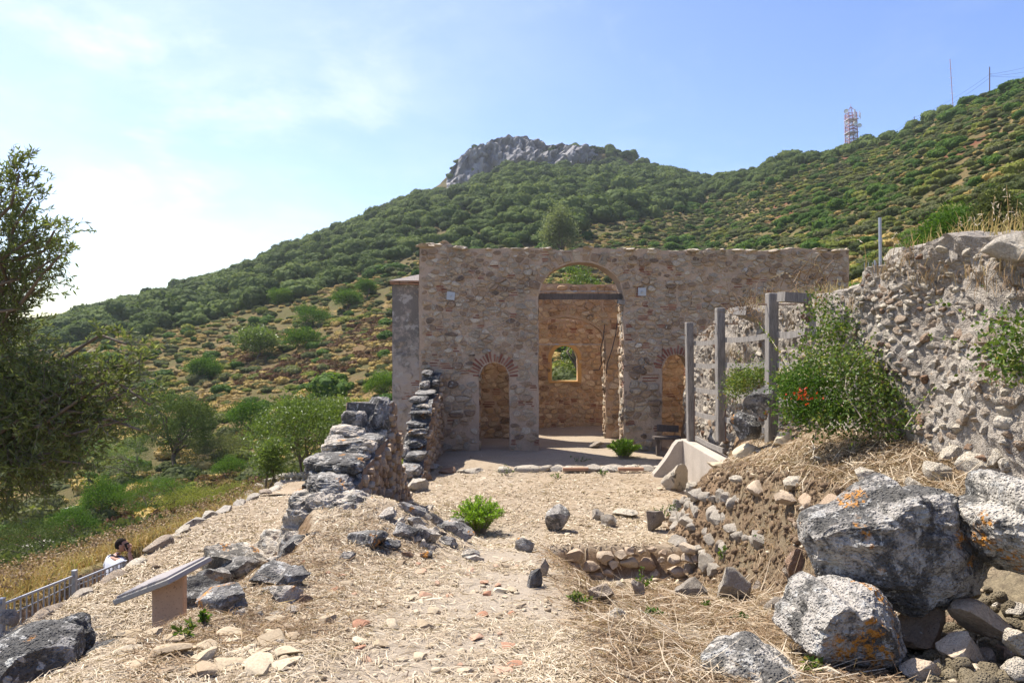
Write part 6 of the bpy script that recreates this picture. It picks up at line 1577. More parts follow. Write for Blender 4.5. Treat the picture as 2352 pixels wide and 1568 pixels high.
# ------------------------------------------------------------------ loose stones, boulders, slabs
def boulder(label, vx, vy, d, wpx, hpx, mat, seed, depth=None, rot=(0, 0, 0), sub=5, name='boulder', cat='boulder', tint=None, group=None, **kw):
    s = d / F; c = P(vx, vy, d); kw.setdefault('cuts', 12); kw.setdefault('rough', .13); kw.setdefault('ridg', .35)
    o = obj(name, rock_mesh(name, (wpx * s, (depth or (wpx + hpx) / 2) * s, hpx * s), mat, sub, seed, rot, (0, 0, 0), tint, **kw)); o.location = c
    tag(o, label, cat, group); return o
def shaped(name, label, cat, outline, d, depth, mat, seed, sub=6, rough=.05, ridg=.05, cuts=9, tint=None, group=None, nf=3.0, flat=.62):
    """a rock of known outline, real thickness and rough faces, standing at depth d"""
    pts = np.array([tuple(P(vx, vy, d)) for vx, vy in outline]); c = (pts.min(0) + pts.max(0)) / 2; q = pts - c
    th = np.arctan2(q[:, 2], q[:, 0]); r = np.hypot(q[:, 0], q[:, 2]); o = np.argsort(th); th, r = th[o], r[o]
    th = np.concatenate([[th[-1] - 2 * np.pi], th, [th[0] + 2 * np.pi]]); r = np.concatenate([[r[-1]], r, [r[0]]])
    rg = np.random.default_rng(seed); V, Fc = ico(sub); v = V.copy()
    for _ in range(cuts):
        n = rg.normal(size=3) * np.array([.9, 1, .9]); n[1] = -abs(n[1]) if rg.uniform() < .7 else n[1]; n /= np.linalg.norm(n)
        h = rg.uniform(.55, .85); v = v - np.outer(np.clip(v @ n - h, 0, None), n)
    qn = np.hypot(v[:, 0], v[:, 2]); a = np.arctan2(v[:, 2], v[:, 0]); rr = np.interp(a, th, r) * np.minimum(qn / .97, 1) ** flat
    w = np.stack([np.cos(a) * rr, v[:, 1] * depth * .5, np.sin(a) * rr], 1)
    size = r.mean(); nn = unit(V * np.array([1, 1.2, 1])); off = rg.uniform(-40, 40, 3)
    dsp = rough * fbm(w / size * nf * .6 + off, 6, .58, seed % 91) + ridg * (.5 - 1.6 * np.abs(fbm(w / size * nf * np.array([.7, 1, 1.5]) + off + 7, 5, .6, seed % 83)))
    w = w + nn * (dsp * size * 2)[:, None]
    me = mesh(name, w, Fc, mat, rg.uniform(.3, .8) if tint is None else tint, True)
    try: me.set_sharp_from_angle(angle=math.radians(32))
    except Exception: pass
    o_ = obj(name, me); o_.location = c; tag(o_, label, cat, group); return o_
# the heap of lichened boulders at lower right
shaped('boulder', 'largest grey lichened boulder with an orange patch, lying across the heap', 'boulder', [(1866, 1217), (1873, 1192), (1928, 1170), (1982, 1143), (2051, 1105), (2102, 1143), (2153, 1128), (2200, 1152), (2240, 1210), (2269, 1286), (2240, 1326), (2124, 1388), (2029, 1377), (1931, 1370), (1902, 1337), (1886, 1290), (1866, 1250)], 4.15, .85, M_BOULDER, 3)
shaped('boulder', 'big fallen boulder under the largest one, lichened black and white', 'boulder', [(1881, 1326), (1917, 1355), (2029, 1375), (2062, 1417), (2073, 1482), (1993, 1533), (1892, 1526), (1812, 1504), (1779, 1471), (1797, 1442), (1830, 1406), (1837, 1355)], 3.78, .7, M_BOULDER, 7, tint=.6)
shaped('boulder', 'flat pale boulder at the bottom edge with black lichen on its left', 'boulder', [(1619, 1515), (1703, 1493), (1783, 1489), (1804, 1512), (1848, 1540), (1862, 1580), (1848, 1610), (1740, 1620), (1637, 1604), (1617, 1550)], 3.45, .6, M_BOULDER, 9, rough=.03, ridg=.03, tint=.9)
shaped('boulder', 'tall cream boulder at the right edge leaning on the heap', 'boulder', [(2276, 1094), (2327, 1081), (2400, 1085), (2440, 1200), (2420, 1330), (2352, 1331), (2290, 1300), (2240, 1217), (2232, 1177), (2276, 1150)], 3.9, .7, M_BOULDER, 21, tint=1.0)
boulder('dark shaded stone wedged under the big boulders', 2115, 1440, 4.1, 130, 130, M_PIT, 24, 110, (0, 0, .4), 4)
boulder('tan rounded stone in the shaded hollow under the heap', 2210, 1500, 3.75, 130, 95, M_PIT, 25, 100, (0, .1, .2), 4, tint=.8)
boulder('grey slab-like stone in the shade beneath the largest boulder', 2262, 1425, 3.9, 150, 80, M_PIT, 26, 120, (0, .3, .2), 4, tint=.6)
boulder('small sunlit grey stone at the right edge under the cream boulder', 2330, 1470, 3.6, 70, 55, M_RUIN, 27, 60, (0, .3, .2), 4, tint=.8)
boulder('pale stone at the bottom right corner', 2340, 1545, 3.4, 90, 70, M_RUIN, 28, 70, (0, .1, .2), 4, tint=.8)
boulder('brown stone at the bottom edge below the fallen boulder', 2110, 1535, 3.55, 90, 60, M_PIT, 29, 70, (0, .1, .2), 4, tint=.7)
boulder('small grey stone at the bottom edge right of the flat pale boulder', 1925, 1562, 3.45, 85, 50, M_BOULDER, 30, 60, (0, .1, .2), 4)
# dark boulders at lower left
shaped('boulder', 'large black boulder spotted with white lichen in the lower left corner', 'boulder', [(-45, 1500), (0, 1458), (50, 1445), (95, 1453), (140, 1466), (175, 1491), (192, 1521), (180, 1546), (140, 1568), (125, 1590), (40, 1610), (-40, 1600)], 3.75, .6, M_DARKB, 41, ridg=.03)
shaped('boulder', 'knobbly black boulder behind the large spotted one', 'boulder', [(114, 1446), (140, 1426), (175, 1422), (190, 1441), (210, 1466), (211, 1491), (195, 1511), (160, 1530), (120, 1500)], 4.15, .35, M_DARKB, 42, 5, ridg=.09)
shaped('boulder', 'low grey stone beside the knobbly black boulder', 'boulder', [(200, 1508), (220, 1483), (250, 1482), (275, 1498), (280, 1530), (240, 1545), (205, 1540)], 4.1, .3, M_DARKB, 43, 5, tint=1.0)
boulder('small grey stone at the left edge below the railing', 12, 1420, 7.0, 60, 40, M_RUIN, 44, 40, (0, 0, 0), 4)
def ground_rock(label, vx, vyb, wpx, hpx, mat, seed, rot=None, sub=4, name='stone', cat='stone', sink=.18, tint=None, dk=1.0, group=None, **kw):
    p = hit(vx, vyb); s = p.y / F; rg = np.random.default_rng(seed); kw.setdefault('cuts', 13); kw.setdefault('rough', .14); kw.setdefault('ridg', .3)
    rot = rot if rot is not None else (rg.normal(0, .12), rg.normal(0, .12), rg.uniform(-.6, .6))
    h = hpx * s; me = rock_mesh(name, (wpx * s, max(wpx * .75, hpx * .6) * s * dk, h * 1.15), mat, sub, seed, rot, (0, 0, 0), tint, **kw)
    o = obj(name, me); o.location = (p.x, p.y + wpx * s * .3, p.z + h * (.5 - sink)); tag(o, label, cat, group); return o
# outcrop and edging below the left wall
G = ground_rock
shaped('rock_outcrop', 'broad grey rock outcrop below the nearer stepped wall', 'rock', [(645, 1199), (656, 1176), (706, 1145), (770, 1140), (839, 1142), (870, 1160), (839, 1184), (780, 1214), (755, 1237), (706, 1268), (656, 1295), (640, 1240)], 8.75, 1.0, M_GREY, 301, 6, .05, .08, tint=.7)
boulder('flat lichened slab on top of the outcrop at the foot of the wall', 770, 1162, 9.0, 165, 48, M_GREY, 302, 150, (0, .03, .1), 5, 'rock_slab', 'rock')
boulder('grey rock continuing the outcrop to the right', 850, 1175, 8.7, 130, 55, M_GREY, 303, 120, (0, .05, .3), 5, 'rock_slab', 'rock')
boulder('blocky grey rock in the steep flank under the outcrop', 690, 1264, 8.0, 105, 78, M_GREY, 306, 90, (0, .05, .3), 5, 'rock', 'rock')
boulder('grey rock lowest in the flank under the outcrop', 652, 1296, 8.2, 80, 52, M_GREY, 307, 80, (0, .05, .1), 5, 'rock', 'rock')
boulder('long grey rock in the flank between outcrop and footpath', 735, 1246, 7.7, 110, 50, M_GREY, 308, 80, (0, .1, .4), 5, 'rock', 'rock')
boulder('round-topped grey rock right of the outcrop', 845, 1246, 7.4, 95, 62, M_GREY, 304, 80, (0, 0, .2), 5, 'rock', 'rock')
EDGE = [(668, 1270, 60, 55, 'block of cream rock low on the outcrop'), (630, 1262, 60, 48, 'grey rock on the slope left of the outcrop'), (600, 1278, 60, 44, 'grey rock with flat top on the terrace edge'), (560, 1298, 70, 46, 'rounded grey edging rock on the slope behind the board'), (530, 1328, 80, 50, 'brown-grey edging rock below the rounded one'),
        (500, 1322, 60, 62, 'pale square-topped stone right of the board'), (497, 1285, 56, 36, 'white-grey stone behind the right end of the board'), (470, 1352, 70, 52, 'dark edging rock beside the post of the board'), (440, 1388, 70, 60, 'lowest dark edging rock touching the post of the board'), (490, 1400, 100, 50, 'flat pale slab in front of the edging rocks'),
        (620, 1345, 80, 40, 'grey slab on the terrace below the outcrop'), (668, 1350, 60, 50, 'steep grey slab in the terrace slope'), (645, 1385, 60, 45, 'thin upright slab in the terrace slope')]
for k, (vx, vy, w, h, lab) in enumerate(EDGE): G(lab, vx, vy + 4, w * 1.4, h * 1.15, M_GREY, 310 + k, None, 5, 'edging_rock', 'rock', .26, dk=1.1)
MOUND = [(975, 1245, 70, 45, 'rugged grey stone on the mound right of the round-topped rock'), (930, 1238, 60, 48, 'grey stone between two rugged stones on the mound'), (1045, 1232, 85, 36, 'low flat grey stone beside the green courtyard bush'), (1000, 1205, 50, 34, 'dark pitted stone on the mound'), (955, 1215, 40, 34, 'small grey stone behind the pitted one'),
         (915, 1210, 34, 26, 'small cream stone near the end of the outcrop'), (885, 1195, 60, 30, 'flat grey stone in the straw at the foot of the wall'), (940, 1180, 70, 32, 'grey rubble stone at the end of the nearer wall'), (1080, 1282, 48, 22, 'thin grey stone on the footpath edge'), (1088, 1290, 44, 16, 'small dark stone below the thin grey one'), (1030, 1255, 44, 26, 'brown-grey stone on the mound near the bush'),
         (1052, 1210, 90, 26, 'half-buried grey slab left of the green courtyard bush'), (893, 1262, 50, 26, 'grey stone on the mound slope'), (795, 1290, 42, 26, 'grey stone on the straw below the outcrop'), (990, 1268, 30, 20, 'little dark stone on the mound slope'),
         (955, 1130, 60, 36, 'stone fallen at the foot of the nearer wall'), (962, 1085, 70, 30, 'pale slab on the rubble below the farther wall'), (950, 1108, 70, 32, 'yellowish slab at the base of the farther wall'), (1000, 1078, 30, 16, 'pale stone in the shade at the farther wall'), (1025, 1088, 44, 14, 'flat pale stone at the tip of the shadow'), (1080, 1087, 64, 12, 'flat pale stone sunk in the courtyard')]
for k, (vx, vy, w, h, lab) in enumerate(MOUND): G(lab, vx, vy, w, h, M_GREY if k < 15 else M_RUIN, 340 + k, None, 5 if w > 45 else 4, 'stone', 'stone', .3)
# pit and bank
shaped('standing_stone', 'pointed grey stone standing on the rim of the pit', 'stone', [(1253, 1188), (1268, 1166), (1287, 1157), (1299, 1166), (1304, 1210), (1290, 1224), (1268, 1226), (1255, 1207)], hit(1277, 1222).y + .12, .3, M_GREY, 371, 5, .02, .02, tint=.4)
PITR = [(1505, 1222, 44, 50, 'leaning cream stone at the right corner of the pit'), (1440, 1190, 70, 16, 'flat slab on the far rim of the pit'), (1375, 1195, 28, 28, 'pale upright stone on the far rim of the pit'), (1400, 1210, 40, 30, 'cream stone just under the rim of the pit'), (1470, 1378, 26, 50, 'tan upright stone in the hollow'), (1385, 1392, 70, 46, 'grey-brown stone on the floor of the hollow'), (1692, 1384, 84, 84, 'pale square block lying on the straw of the hollow'), (1595, 1375, 80, 44, 'pinkish boulder half sunk in the hollow'), (1785, 1410, 58, 34, 'pinkish stone beside the tiny creeping plant'), (1590, 1316, 34, 24, 'white stone at the foot of the bank'),
        (1420, 1425, 44, 26, 'pale stone on the dry grass of the hollow'), (1232, 1350, 40, 42, 'dark rugged stone on the left rim of the hollow'), (1205, 1268, 46, 30, 'dark stone on the path at the pit corner'), (1250, 1325, 24, 44, 'thin brown stone on the left side of the pit'), (1605, 1375, 0, 0, ''), (1835, 1320, 60, 60, 'tan stone low on the bank beside the big boulder'), (1820, 1330, 36, 24, 'dark little stone at the foot of the bank'), (1745, 1355, 24, 20, 'small brown stone right of the square block'), (1425, 1350, 22, 16, 'small dark stone on the pit floor')]
for k, (vx, vy, w, h, lab) in enumerate(PITR):
    if w: G(lab, vx, vy, w, h, M_GREY if k in (11, 12) else (M_BANK if k in (0, 2, 3, 6, 7, 8, 9, 10) else M_RUIN), 375 + k, None, 4, 'stone', 'stone', .12, .85 if k in (6, 9, 10, 2, 3) else None)
def stones_wall(name, label, pts, mat, seed, n, size, spread, parts=200, tint=(.6, .2), snap=False):
    """drystone face following a line of (x, y, z bottom, z top); every stone a part"""
    rg = np.random.default_rng(seed); root = empty(name, (pts[0][0], pts[0][1], pts[0][2])); tag(root, label, 'stone wall')
    A = np.array(pts); L = np.concatenate([[0], np.cumsum(np.linalg.norm(np.diff(A[:, :2], axis=0), axis=1))])
    u = 0
    rows = max(1, int(np.mean(A[:, 3] - A[:, 2]) / (np.mean(size) * .72)))
    for r_ in range(rows):
        u = rg.uniform(-.1, 0)
        while u < L[-1]:
            s = rg.uniform(*size); t = u + s / 2; x, y, z0, z1 = (np.interp(t, L, A[:, j]) for j in range(4))
            x2, y2 = (np.interp(t + .1, L, A[:, j]) for j in (0, 1)); x1_, y1_ = (np.interp(t - .1, L, A[:, j]) for j in (0, 1)); an = math.atan2(y2 - y1_, x2 - x1_)
            z = z0 + (z1 - z0) * (r_ + .5) / rows + rg.normal(0, .02)
            if snap:
                xs_ = np.linspace(2.2, 4.4, 90); up_ = np.nonzero(land(xs_, np.full(90, y)) >= z)[0]
                x = (xs_[up_[0]] if len(up_) else x) - s * .12
            if rg.uniform() < .9:
                part('stone', rock_mesh('stone', (s * 1.02, s * rg.uniform(.7, 1), s * rg.uniform(.55, .85)), mat, 3, seed * 100 + int(u * 50) + r_ * 7, (rg.normal(0, .15), rg.normal(0, .15), an + rg.normal(0, .15)), (x + s * .18 + rg.normal(0, spread), y + rg.normal(0, spread), z), float(np.clip(rg.normal(*tint), 0, 1)), cuts=9, rough=.12), root)
            u += s * rg.uniform(.95, 1.1)
    return root
stones_wall('pit_wall', 'shaded drystone side of the small pit in the courtyard edge', [(.75, 9.96, -.32, .14), (1.1, 10.08, -.34, .16), (1.7, 10.12, -.34, .16), (2.2, 10.08, -.3, .2), (2.6, 9.9, -.2, .3)], M_PIT, 31, 60, (.1, .3), .03)
stones_wall('bank_wall', 'loose drystone facing at the left end of the straw bank', [(2.62, 12.2, .12, .5), (2.58, 11.3, .1, .75), (2.62, 10.4, .06, .95), (2.7, 9.6, .0, 1.12), (2.78, 9.0, .02, 1.15)], M_BANK, 32, 60, (.17, .38), .05, tint=(.7, .2), snap=True)
stones_wall('bank_wall', 'few stones showing through the straw in the middle of the bank', [(2.8, 8.9, .5, .85), (2.95, 7.8, .7, 1.05)], M_BANK, 33, 10, (.16, .34), .05, snap=True)
stones_wall('bank_wall', 'brown broken ledge of stones under the straw behind the largest boulder', [(2.95, 8.7, 1.1, 1.4), (3.05, 7.5, 1.3, 1.62), (3.2, 6.4, 1.45, 1.8), (3.6, 5.6, 1.5, 1.85)], M_PIT, 34, 10, (.16, .34), .05, snap=True)
BK = [(1665, 985, 0, 0, ''), (1740, 905, 0, 0, ''), (1555, 1130, 62, 76, 'big rounded stone at the nose of the straw bank'), (1600, 1075, 60, 36, 'grey stone beside the concrete footing'), (1590, 1095, 44, 22, 'dark stone at the foot of the concrete footing'), (1720, 1045, 62, 26, 'pale flat stone lying on top of the straw bank'), (1650, 1078, 50, 16, 'pale flat slab near the concrete footing on the bank'),
      (1805, 1020, 54, 26, 'pale stones of the bank under the dark green shrub'), (1830, 1120, 70, 24, 'grey ledge slab sticking out of the bank'), (1700, 1112, 44, 18, 'pale ledge slab at the edge of the bank'), (1590, 1140, 30, 36, 'stone on the bank nose below the rounded one'), (1995, 1115, 50, 40, 'grey stone in the brown ledge behind the largest boulder'), (2165, 1110, 60, 50, 'cream stone at the foot of the rubble wall'), (2110, 1130, 46, 30, 'dark stone under the rusty grass'), (2270, 1100, 100, 60, 'large cream foundation stone of the rubble wall'), (2200, 1065, 60, 46, 'pale foundation stone at the bottom of the rubble wall'), (2320, 1040, 80, 60, 'round pale stone low in the rubble wall'), (1755, 1010, 22, 12, 'little brown stone on the bank')]
for k, (vx, vy, w, h, lab) in enumerate(BK):
    if w: G(lab, vx, vy, w, h, M_PALE if 'pale flat' in lab or 'pale stones' in lab else M_RUIN, 420 + k, None, 4, 'stone', 'stone', .15, .8)
boulder('dark pitted rock beside the tallest fence post', 1745, 925, 10.6, 80, 78, M_DARKB, 451, 70, (0, 0, .3), 5, 'rock', 'rock', tint=.7)
boulder('dark rock lower down by the bottom fence rail', 1712, 980, 10.9, 75, 64, M_DARKB, 452, 60, (0, .3, .2), 5, 'rock', 'rock', tint=.8)
# threshold of the church
th = empty('stone_threshold', (1.6, 16.9, 0)); tag(th, 'long low kerb of worn stone blocks across the courtyard before the facade', 'threshold')
rt = np.random.default_rng(61); x = -.35; k = 0
while x < 3.7:
    w = rt.uniform(.25, .65)
    part('block', rock_mesh('block', (w * 1.03, rt.uniform(.26, .36), .2), M_RUIN, 3, 1600 + k, (0, 0, rt.normal(0, .03)), (x + w / 2, 16.85 + .03 * x + rt.normal(0, .02), .02 + rt.uniform(-.02, .02)), rt.uniform(.45, 1), cuts=5, rough=.07, boxy=.45), th)
    if rt.uniform() < .8: part('block', rock_mesh('block', (w * .9, rt.uniform(.25, .4), .16), M_RUIN, 3, 1650 + k, (0, 0, rt.normal(0, .06)), (x + w / 2 + .1, 17.2 + .03 * x + rt.normal(0, .03), .01), rt.uniform(.45, 1), cuts=8, rough=.07), th)
    x += w; k += 1
for xx in (1.55, 2.9): part('brick', Bag().box((xx, 16.66, .09), (.62, .1, .07), rotm(0, 0, .03)).me('brick', M_TILE), th)
e = obj('stone_block', rock_mesh('stone_block', (.5, .3, .2), M_RUIN, 4, 1701, (0, 0, .2), (2.55, 20.6, .1), .4, cuts=6, rough=.03)); tag(e, 'squared stone block on the ground inside the big arch', 'stone block')
tag(obj('stone', rock_mesh('stone', (.12, .1, .08), M_RUIN, 3, 1702, (0, 0, .2), tuple(hit(357, 1306) + Vector((0, 0, .03))), .2)), 'small dark stone alone on the straw path behind the board', 'stone')

# flat slabs and sherds of the terrace: placed by hand or sampled, then named in order
def field(n, box, wr, hr, mats, seed, name, cat, look, where, group, sink=.25, sub=3, poly=None):
    rg = np.random.default_rng(seed); it = []
    tries = 0
    while len(it) < n and tries < n * 30:
        tries += 1; vx, vy = rg.uniform(box[0], box[2]), rg.uniform(box[1], box[3])
        if poly is not None and not poly(vx, vy): continue
        w = rg.uniform(*wr) * (.6 + .4 * (vy - 1100) / 450)
        if any(abs(vx - a) < (w + c) * .40 and abs(vy - b) < (w + c) * .16 for a, b, c in it): continue
        it.append((vx, vy, w))
    it.sort()
    for i, (vx, vy, w) in enumerate(it):
        m, col = mats[int(rg.integers(0, len(mats)))]
        G(f'{col} {look} {where}, {ordinal(i)} from the left', vx, vy, w, w * rg.uniform(*hr), m, seed * 100 + i, (rg.normal(0, .1), rg.normal(0, .1), rg.uniform(-1.2, 1.2)), sub, name, cat, sink, None, rg.uniform(.9, 1.4), group, cuts=13, rough=.08, ridg=.05, lo=.3, hi=.62)
PM = [(M_PALE, 'pale'), (M_PALE, 'cream'), (M_PALE, 'pale buff')]; PG = PM + [(M_RUIN, 'grey')]; PT = PM + [(M_TILE, 'reddish'), (M_TILE, 'orange')]
field(40, (280, 1465, 670, 1562), (50, 112), (.16, .28), PM, 71, 'flat_stone', 'stone', 'flat slab', 'in the cluster at the lower left', 'flat slabs at the lower left', .02)
field(16, (560, 1425, 800, 1500), (22, 50), (.25, .45), PG, 72, 'flat_stone', 'stone', 'flat stone', 'on the straw above the slab cluster', 'flat stones on the straw')
field(24, (690, 1278, 960, 1400), (16, 42), (.25, .5), PT, 73, 'sherd', 'stone', 'flat fragment', 'on the slope below the outcrop', 'fragments on the slope')
field(28, (960, 1300, 1200, 1420), (14, 40), (.25, .45), PT, 74, 'sherd', 'stone', 'small fragment', 'on the footpath near the mound', 'fragments on the footpath')
field(20, (820, 1425, 1180, 1562), (16, 52), (.25, .45), PT, 75, 'sherd', 'stone', 'flat fragment', 'on the near footpath', 'fragments on the near footpath')
field(18, (1300, 1330, 1780, 1440), (14, 34), (.4, .7), PG, 76, 'stone', 'stone', 'small stone', 'scattered in the hollow', 'small stones in the hollow', .2, poly=lambda x, y: y > 1330 + abs(x - 1500) * .05)
field(20, (1640, 1010, 2080, 1110), (16, 44), (.3, .5), PG, 77, 'stone', 'stone', 'stone chip', 'on top of the straw bank', 'stone chips on the bank')
field(16, (1180, 1440, 1620, 1560), (10, 24), (.4, .6), PG, 78, 'stone', 'stone', 'small stone', 'in the dry grass at the bottom', 'small stones in the near dry grass')
field(14, (2140, 1400, 2350, 1560), (26, 60), (.6, .9), [(M_PIT, 'brown'), (M_RUIN, 'grey'), (M_PIT, 'tan')], 80, 'stone', 'stone', 'rubble stone', 'in the hollow under the boulder heap', 'rubble under the boulders', .1)
field(14, (1290, 1120, 1540, 1240), (10, 26), (.3, .5), PG, 81, 'stone', 'stone', 'flat stone', 'on the courtyard near the pit', 'flat stones near the pit')
field(16, (1790, 1130, 2060, 1290), (18, 40), (.5, .8), [(M_PIT, 'brown'), (M_RUIN, 'grey')], 82, 'stone', 'stone', 'stone', 'in the bank face behind the boulders', 'stones of the bank face', .1)

field(24, (850, 1165, 1085, 1290), (18, 62), (.35, .7), [(M_GREY, 'grey'), (M_RUIN, 'weathered'), (M_GREY, 'lichened')], 83, 'stone', 'stone', 'rough stone', 'on the mound beside the courtyard bush', 'rough stones on the mound', .3, 4)
field(16, (440, 1330, 700, 1430), (20, 56), (.35, .6), [(M_GREY, 'grey'), (M_RUIN, 'weathered')], 84, 'stone', 'stone', 'stone', 'on the terrace edge right of the board', 'stones on the terrace edge', .3, 4)
# ------------------------------------------------------------------ straw, dry grass, pebbles
def strands(name, xy, L, w, mat, rg, lift=.012, tilt=.10, curl=.35, tint=(.55, .22), zf=land, keep=None):
    """bent straws lying on the land: two quads each"""
    n = len(xy); th = rg.uniform(0, 2 * math.pi, n); d = np.stack([np.cos(th), np.sin(th)], 1)
    e_ = .05; gx_ = (zf(xy[:, 0] + e_, xy[:, 1]) - zf(xy[:, 0] - e_, xy[:, 1])) / (2 * e_); gy_ = (zf(xy[:, 0], xy[:, 1] + e_) - zf(xy[:, 0], xy[:, 1] - e_)) / (2 * e_)
    g = np.stack([gx_, gy_], 1); gm = np.linalg.norm(g, axis=1, keepdims=True); gh = g / np.maximum(gm, 1e-6)
    flat_ = lambda q: q - gh * (np.sum(q * gh, 1, keepdims=True) * (1 - 1 / np.sqrt(1 + gm ** 2)))      # straws keep their length on a slope
    c = rg.normal(0, curl, n); d = flat_(d); L = L * rg.uniform(.45, 1.3, n); w = w * rg.uniform(.6, 1.3, n) * np.clip(xy[:, 1] / 4.5, 1, 2.8)
    mid = xy + d * (L * .5)[:, None]; d2 = flat_(np.stack([np.cos(th + c), np.sin(th + c)], 1)); end = mid + d2 * (L * .5)[:, None]
    z0, z1, z2 = zf(xy[:, 0], xy[:, 1]), zf(mid[:, 0], mid[:, 1]), zf(end[:, 0], end[:, 1])
    up = np.abs(rg.normal(0, 1, (3, n))) * lift; tl = np.abs(rg.normal(0, tilt, n)) * L
    p0 = np.column_stack([xy, z0 + up[0]]); p1 = np.column_stack([mid, z1 + up[1] + .012 + tl * .4]); p2 = np.column_stack([end, z2 + up[2] + tl])
    s = np.column_stack([-d[:, 1], d[:, 0], rg.normal(0, .5, n)]) * (w / 2)[:, None]
    V = np.stack([p0 - s, p0 + s, p1 + s, p1 - s, p2 + s * .5, p2 - s * .5], 1).reshape(-1, 3)
    i = np.arange(n)[:, None] * 6; Q = np.concatenate([i + np.array([[0, 1, 2, 3]]), i + np.array([[3, 2, 4, 5]])])
    t = np.repeat(np.clip(rg.normal(*tint, n), 0, 1), 6)
    o = obj(name, mesh(name, V, Q, mat, t)); tag(o, kind='stuff'); return o
def sample(rg, n, dlo, dhi, vlo=-40, vhi=2400, power=1.0):
    d = 1 / rg.uniform(1 / dhi, 1 / dlo, n) if power == 1 else rg.uniform(dlo, dhi, n)
    x = (rg.uniform(vlo, vhi, n) - 1176) / F * d; return np.stack([x, d], 1)
def slope(x, y):
    e = .06; return np.hypot(land(x + e, y) - land(x - e, y), land(x, y + e) - land(x, y - e)) / (2 * e)
rs = np.random.default_rng(81)
xy = sample(rs, 210000, 2.7, 19)
x, y = xy.T
hollow = (x > 1.85) & (y < 4.7)
inarea = (x > -5.5) & (x < 4.55) & ~hollow
wall = ((x > -2.95) & (x < -1.95) & (y > 8.9) & (y < 13.9)) | ((x > -2.6) & (x < -2.0) & (y > 15.4))
clump = fb2(x, y, 1.1, 3, 211); b_ = bare(x, y)
pk = np.clip(.62 + .9 * clump - .55 * b_, .06, 1) * np.where(y > 15.5, .45, 1)
m = inarea & ~wall & (rs.uniform(size=len(x)) < pk * sst(1.0, .45, slope(x, y)))
strands('straw_litter', xy[m], .12, .0045, M_STRAW, rs, .010, .06, .5, (.5, .22))
# thicker, browner matted grass: hollow on the right, bank, edge of the mound
xy = sample(rs, 230000, 2.7, 15, 300, 2400); x, y = xy.T
cl = fb2(x, y, .9, 3, 212)
zone_r = sst(.15, .6, x - .04 * (8 - y)) * sst(10.2, 9.4, y) + sst(2.55, 2.8, x) * sst(15.5, 13, y)
zone_l = sst(-.7, -1.5, x) * sst(-3.5, -2.6, x) * sst(9, 7.5, y) * .4
pk = np.clip((zone_r + zone_l) * (.42 + .9 * cl), 0, 1)
m = (x < 4.5) & ~((x > 1.85) & (y < 4.7)) & (rs.uniform(size=len(x)) < pk * (.55 + .45 * sst(1.0, .4, slope(x, y))))
strands('matted_dry_grass', xy[m], .17, .0046, M_RUST, rs, .018, .16, .9, (.38, .27))
xy = sample(rs, 22000, 2.7, 12, 1150, 2400); x, y = xy.T
m = (x < 4.4) & ~((x > 1.85) & (y < 4.7)) & (slope(x, y) < .6) & (rs.uniform(size=len(x)) < np.clip((sst(.3, .9, x) * sst(10, 9, y) + sst(2.6, 2.9, x)) * (.35 + fb2(x, y, 1.3, 2, 213)), 0, 1))
strands('dry_stalks', xy[m], .30, .0048, M_STRAW, rs, .03, .2, .5, (.40, .2))

def blades(name, xy, h, w, mat, rg, lean=.35, zf=land, tint=(.5, .22), z=None, kind='stuff'):
    n = len(xy); z = zf(xy[:, 0], xy[:, 1]) if z is None else z
    th = rg.uniform(0, 2 * math.pi, n); h = h * rg.uniform(.4, 1.25, n); d = np.stack([np.cos(th), np.sin(th)], 1)
    l1, l2 = np.abs(rg.normal(0, lean * .4, n)), np.abs(rg.normal(0, lean, n))
    p0 = np.column_stack([xy, z - .02]); p1 = np.column_stack([xy + d * (h * l1)[:, None], z + h * .55]); p2 = np.column_stack([xy + d * (h * (l1 + l2))[:, None], z + h * np.sqrt(np.maximum(.15, 1 - l2 ** 2 * .5))])
    ph = rg.uniform(0, math.pi, n); s = np.column_stack([np.cos(ph), np.sin(ph), np.zeros(n)]) * (w * rg.uniform(.6, 1.3, n) / 2)[:, None]
    V = np.stack([p0 - s, p0 + s, p1 + s, p1 - s, p2 + s * .4, p2 - s * .4], 1).reshape(-1, 3)
    i = np.arange(n)[:, None] * 6; Q = np.concatenate([i + np.array([[0, 1, 2, 3]]), i + np.array([[3, 2, 4, 5]])])
    return tag(obj(name, mesh(name, V, Q, mat, np.repeat(np.clip(rg.normal(*tint, n), 0, 1), 6))), kind=kind)
# golden bank left of the kerb
xy = sample(rs, 90000, 7.5, 21, -60, 900); x, y = xy.T; lx = -5.62 - np.clip(y - 15, 0, 20) * .1
m = (x < lx) & ~((x > lx - 1.6) & (y > 6.4) & (y < 13.5)) & (rs.uniform(size=len(x)) < np.clip(.55 + fb2(x, y, .6, 3, 214), 0, 1)) & ~((x > -9) & (y > 17.6))
blades('golden_grass', xy[m], .30, .013, M_GOLD, rs, .7, tint=(.52, .26))
# seed heads of the golden bank
m2 = m & (rs.uniform(size=len(x)) < .10); q = xy[m2]; zt = land(q[:, 0], q[:, 1]) + rs.uniform(.25, .5, len(q))
C = np.repeat(np.column_stack([q, zt]), 7, 0) + rs.normal(0, .035, (len(q) * 7, 3)); V, Fq = leaves_vf(C, rs.normal(size=C.shape), .05, .03, rs)
tag(obj('seed_head_undergrowth', mesh('seed_head_undergrowth', V, Fq, M_RUST, np.repeat(rs.uniform(.1, .9, len(C)), 4))), kind='stuff')
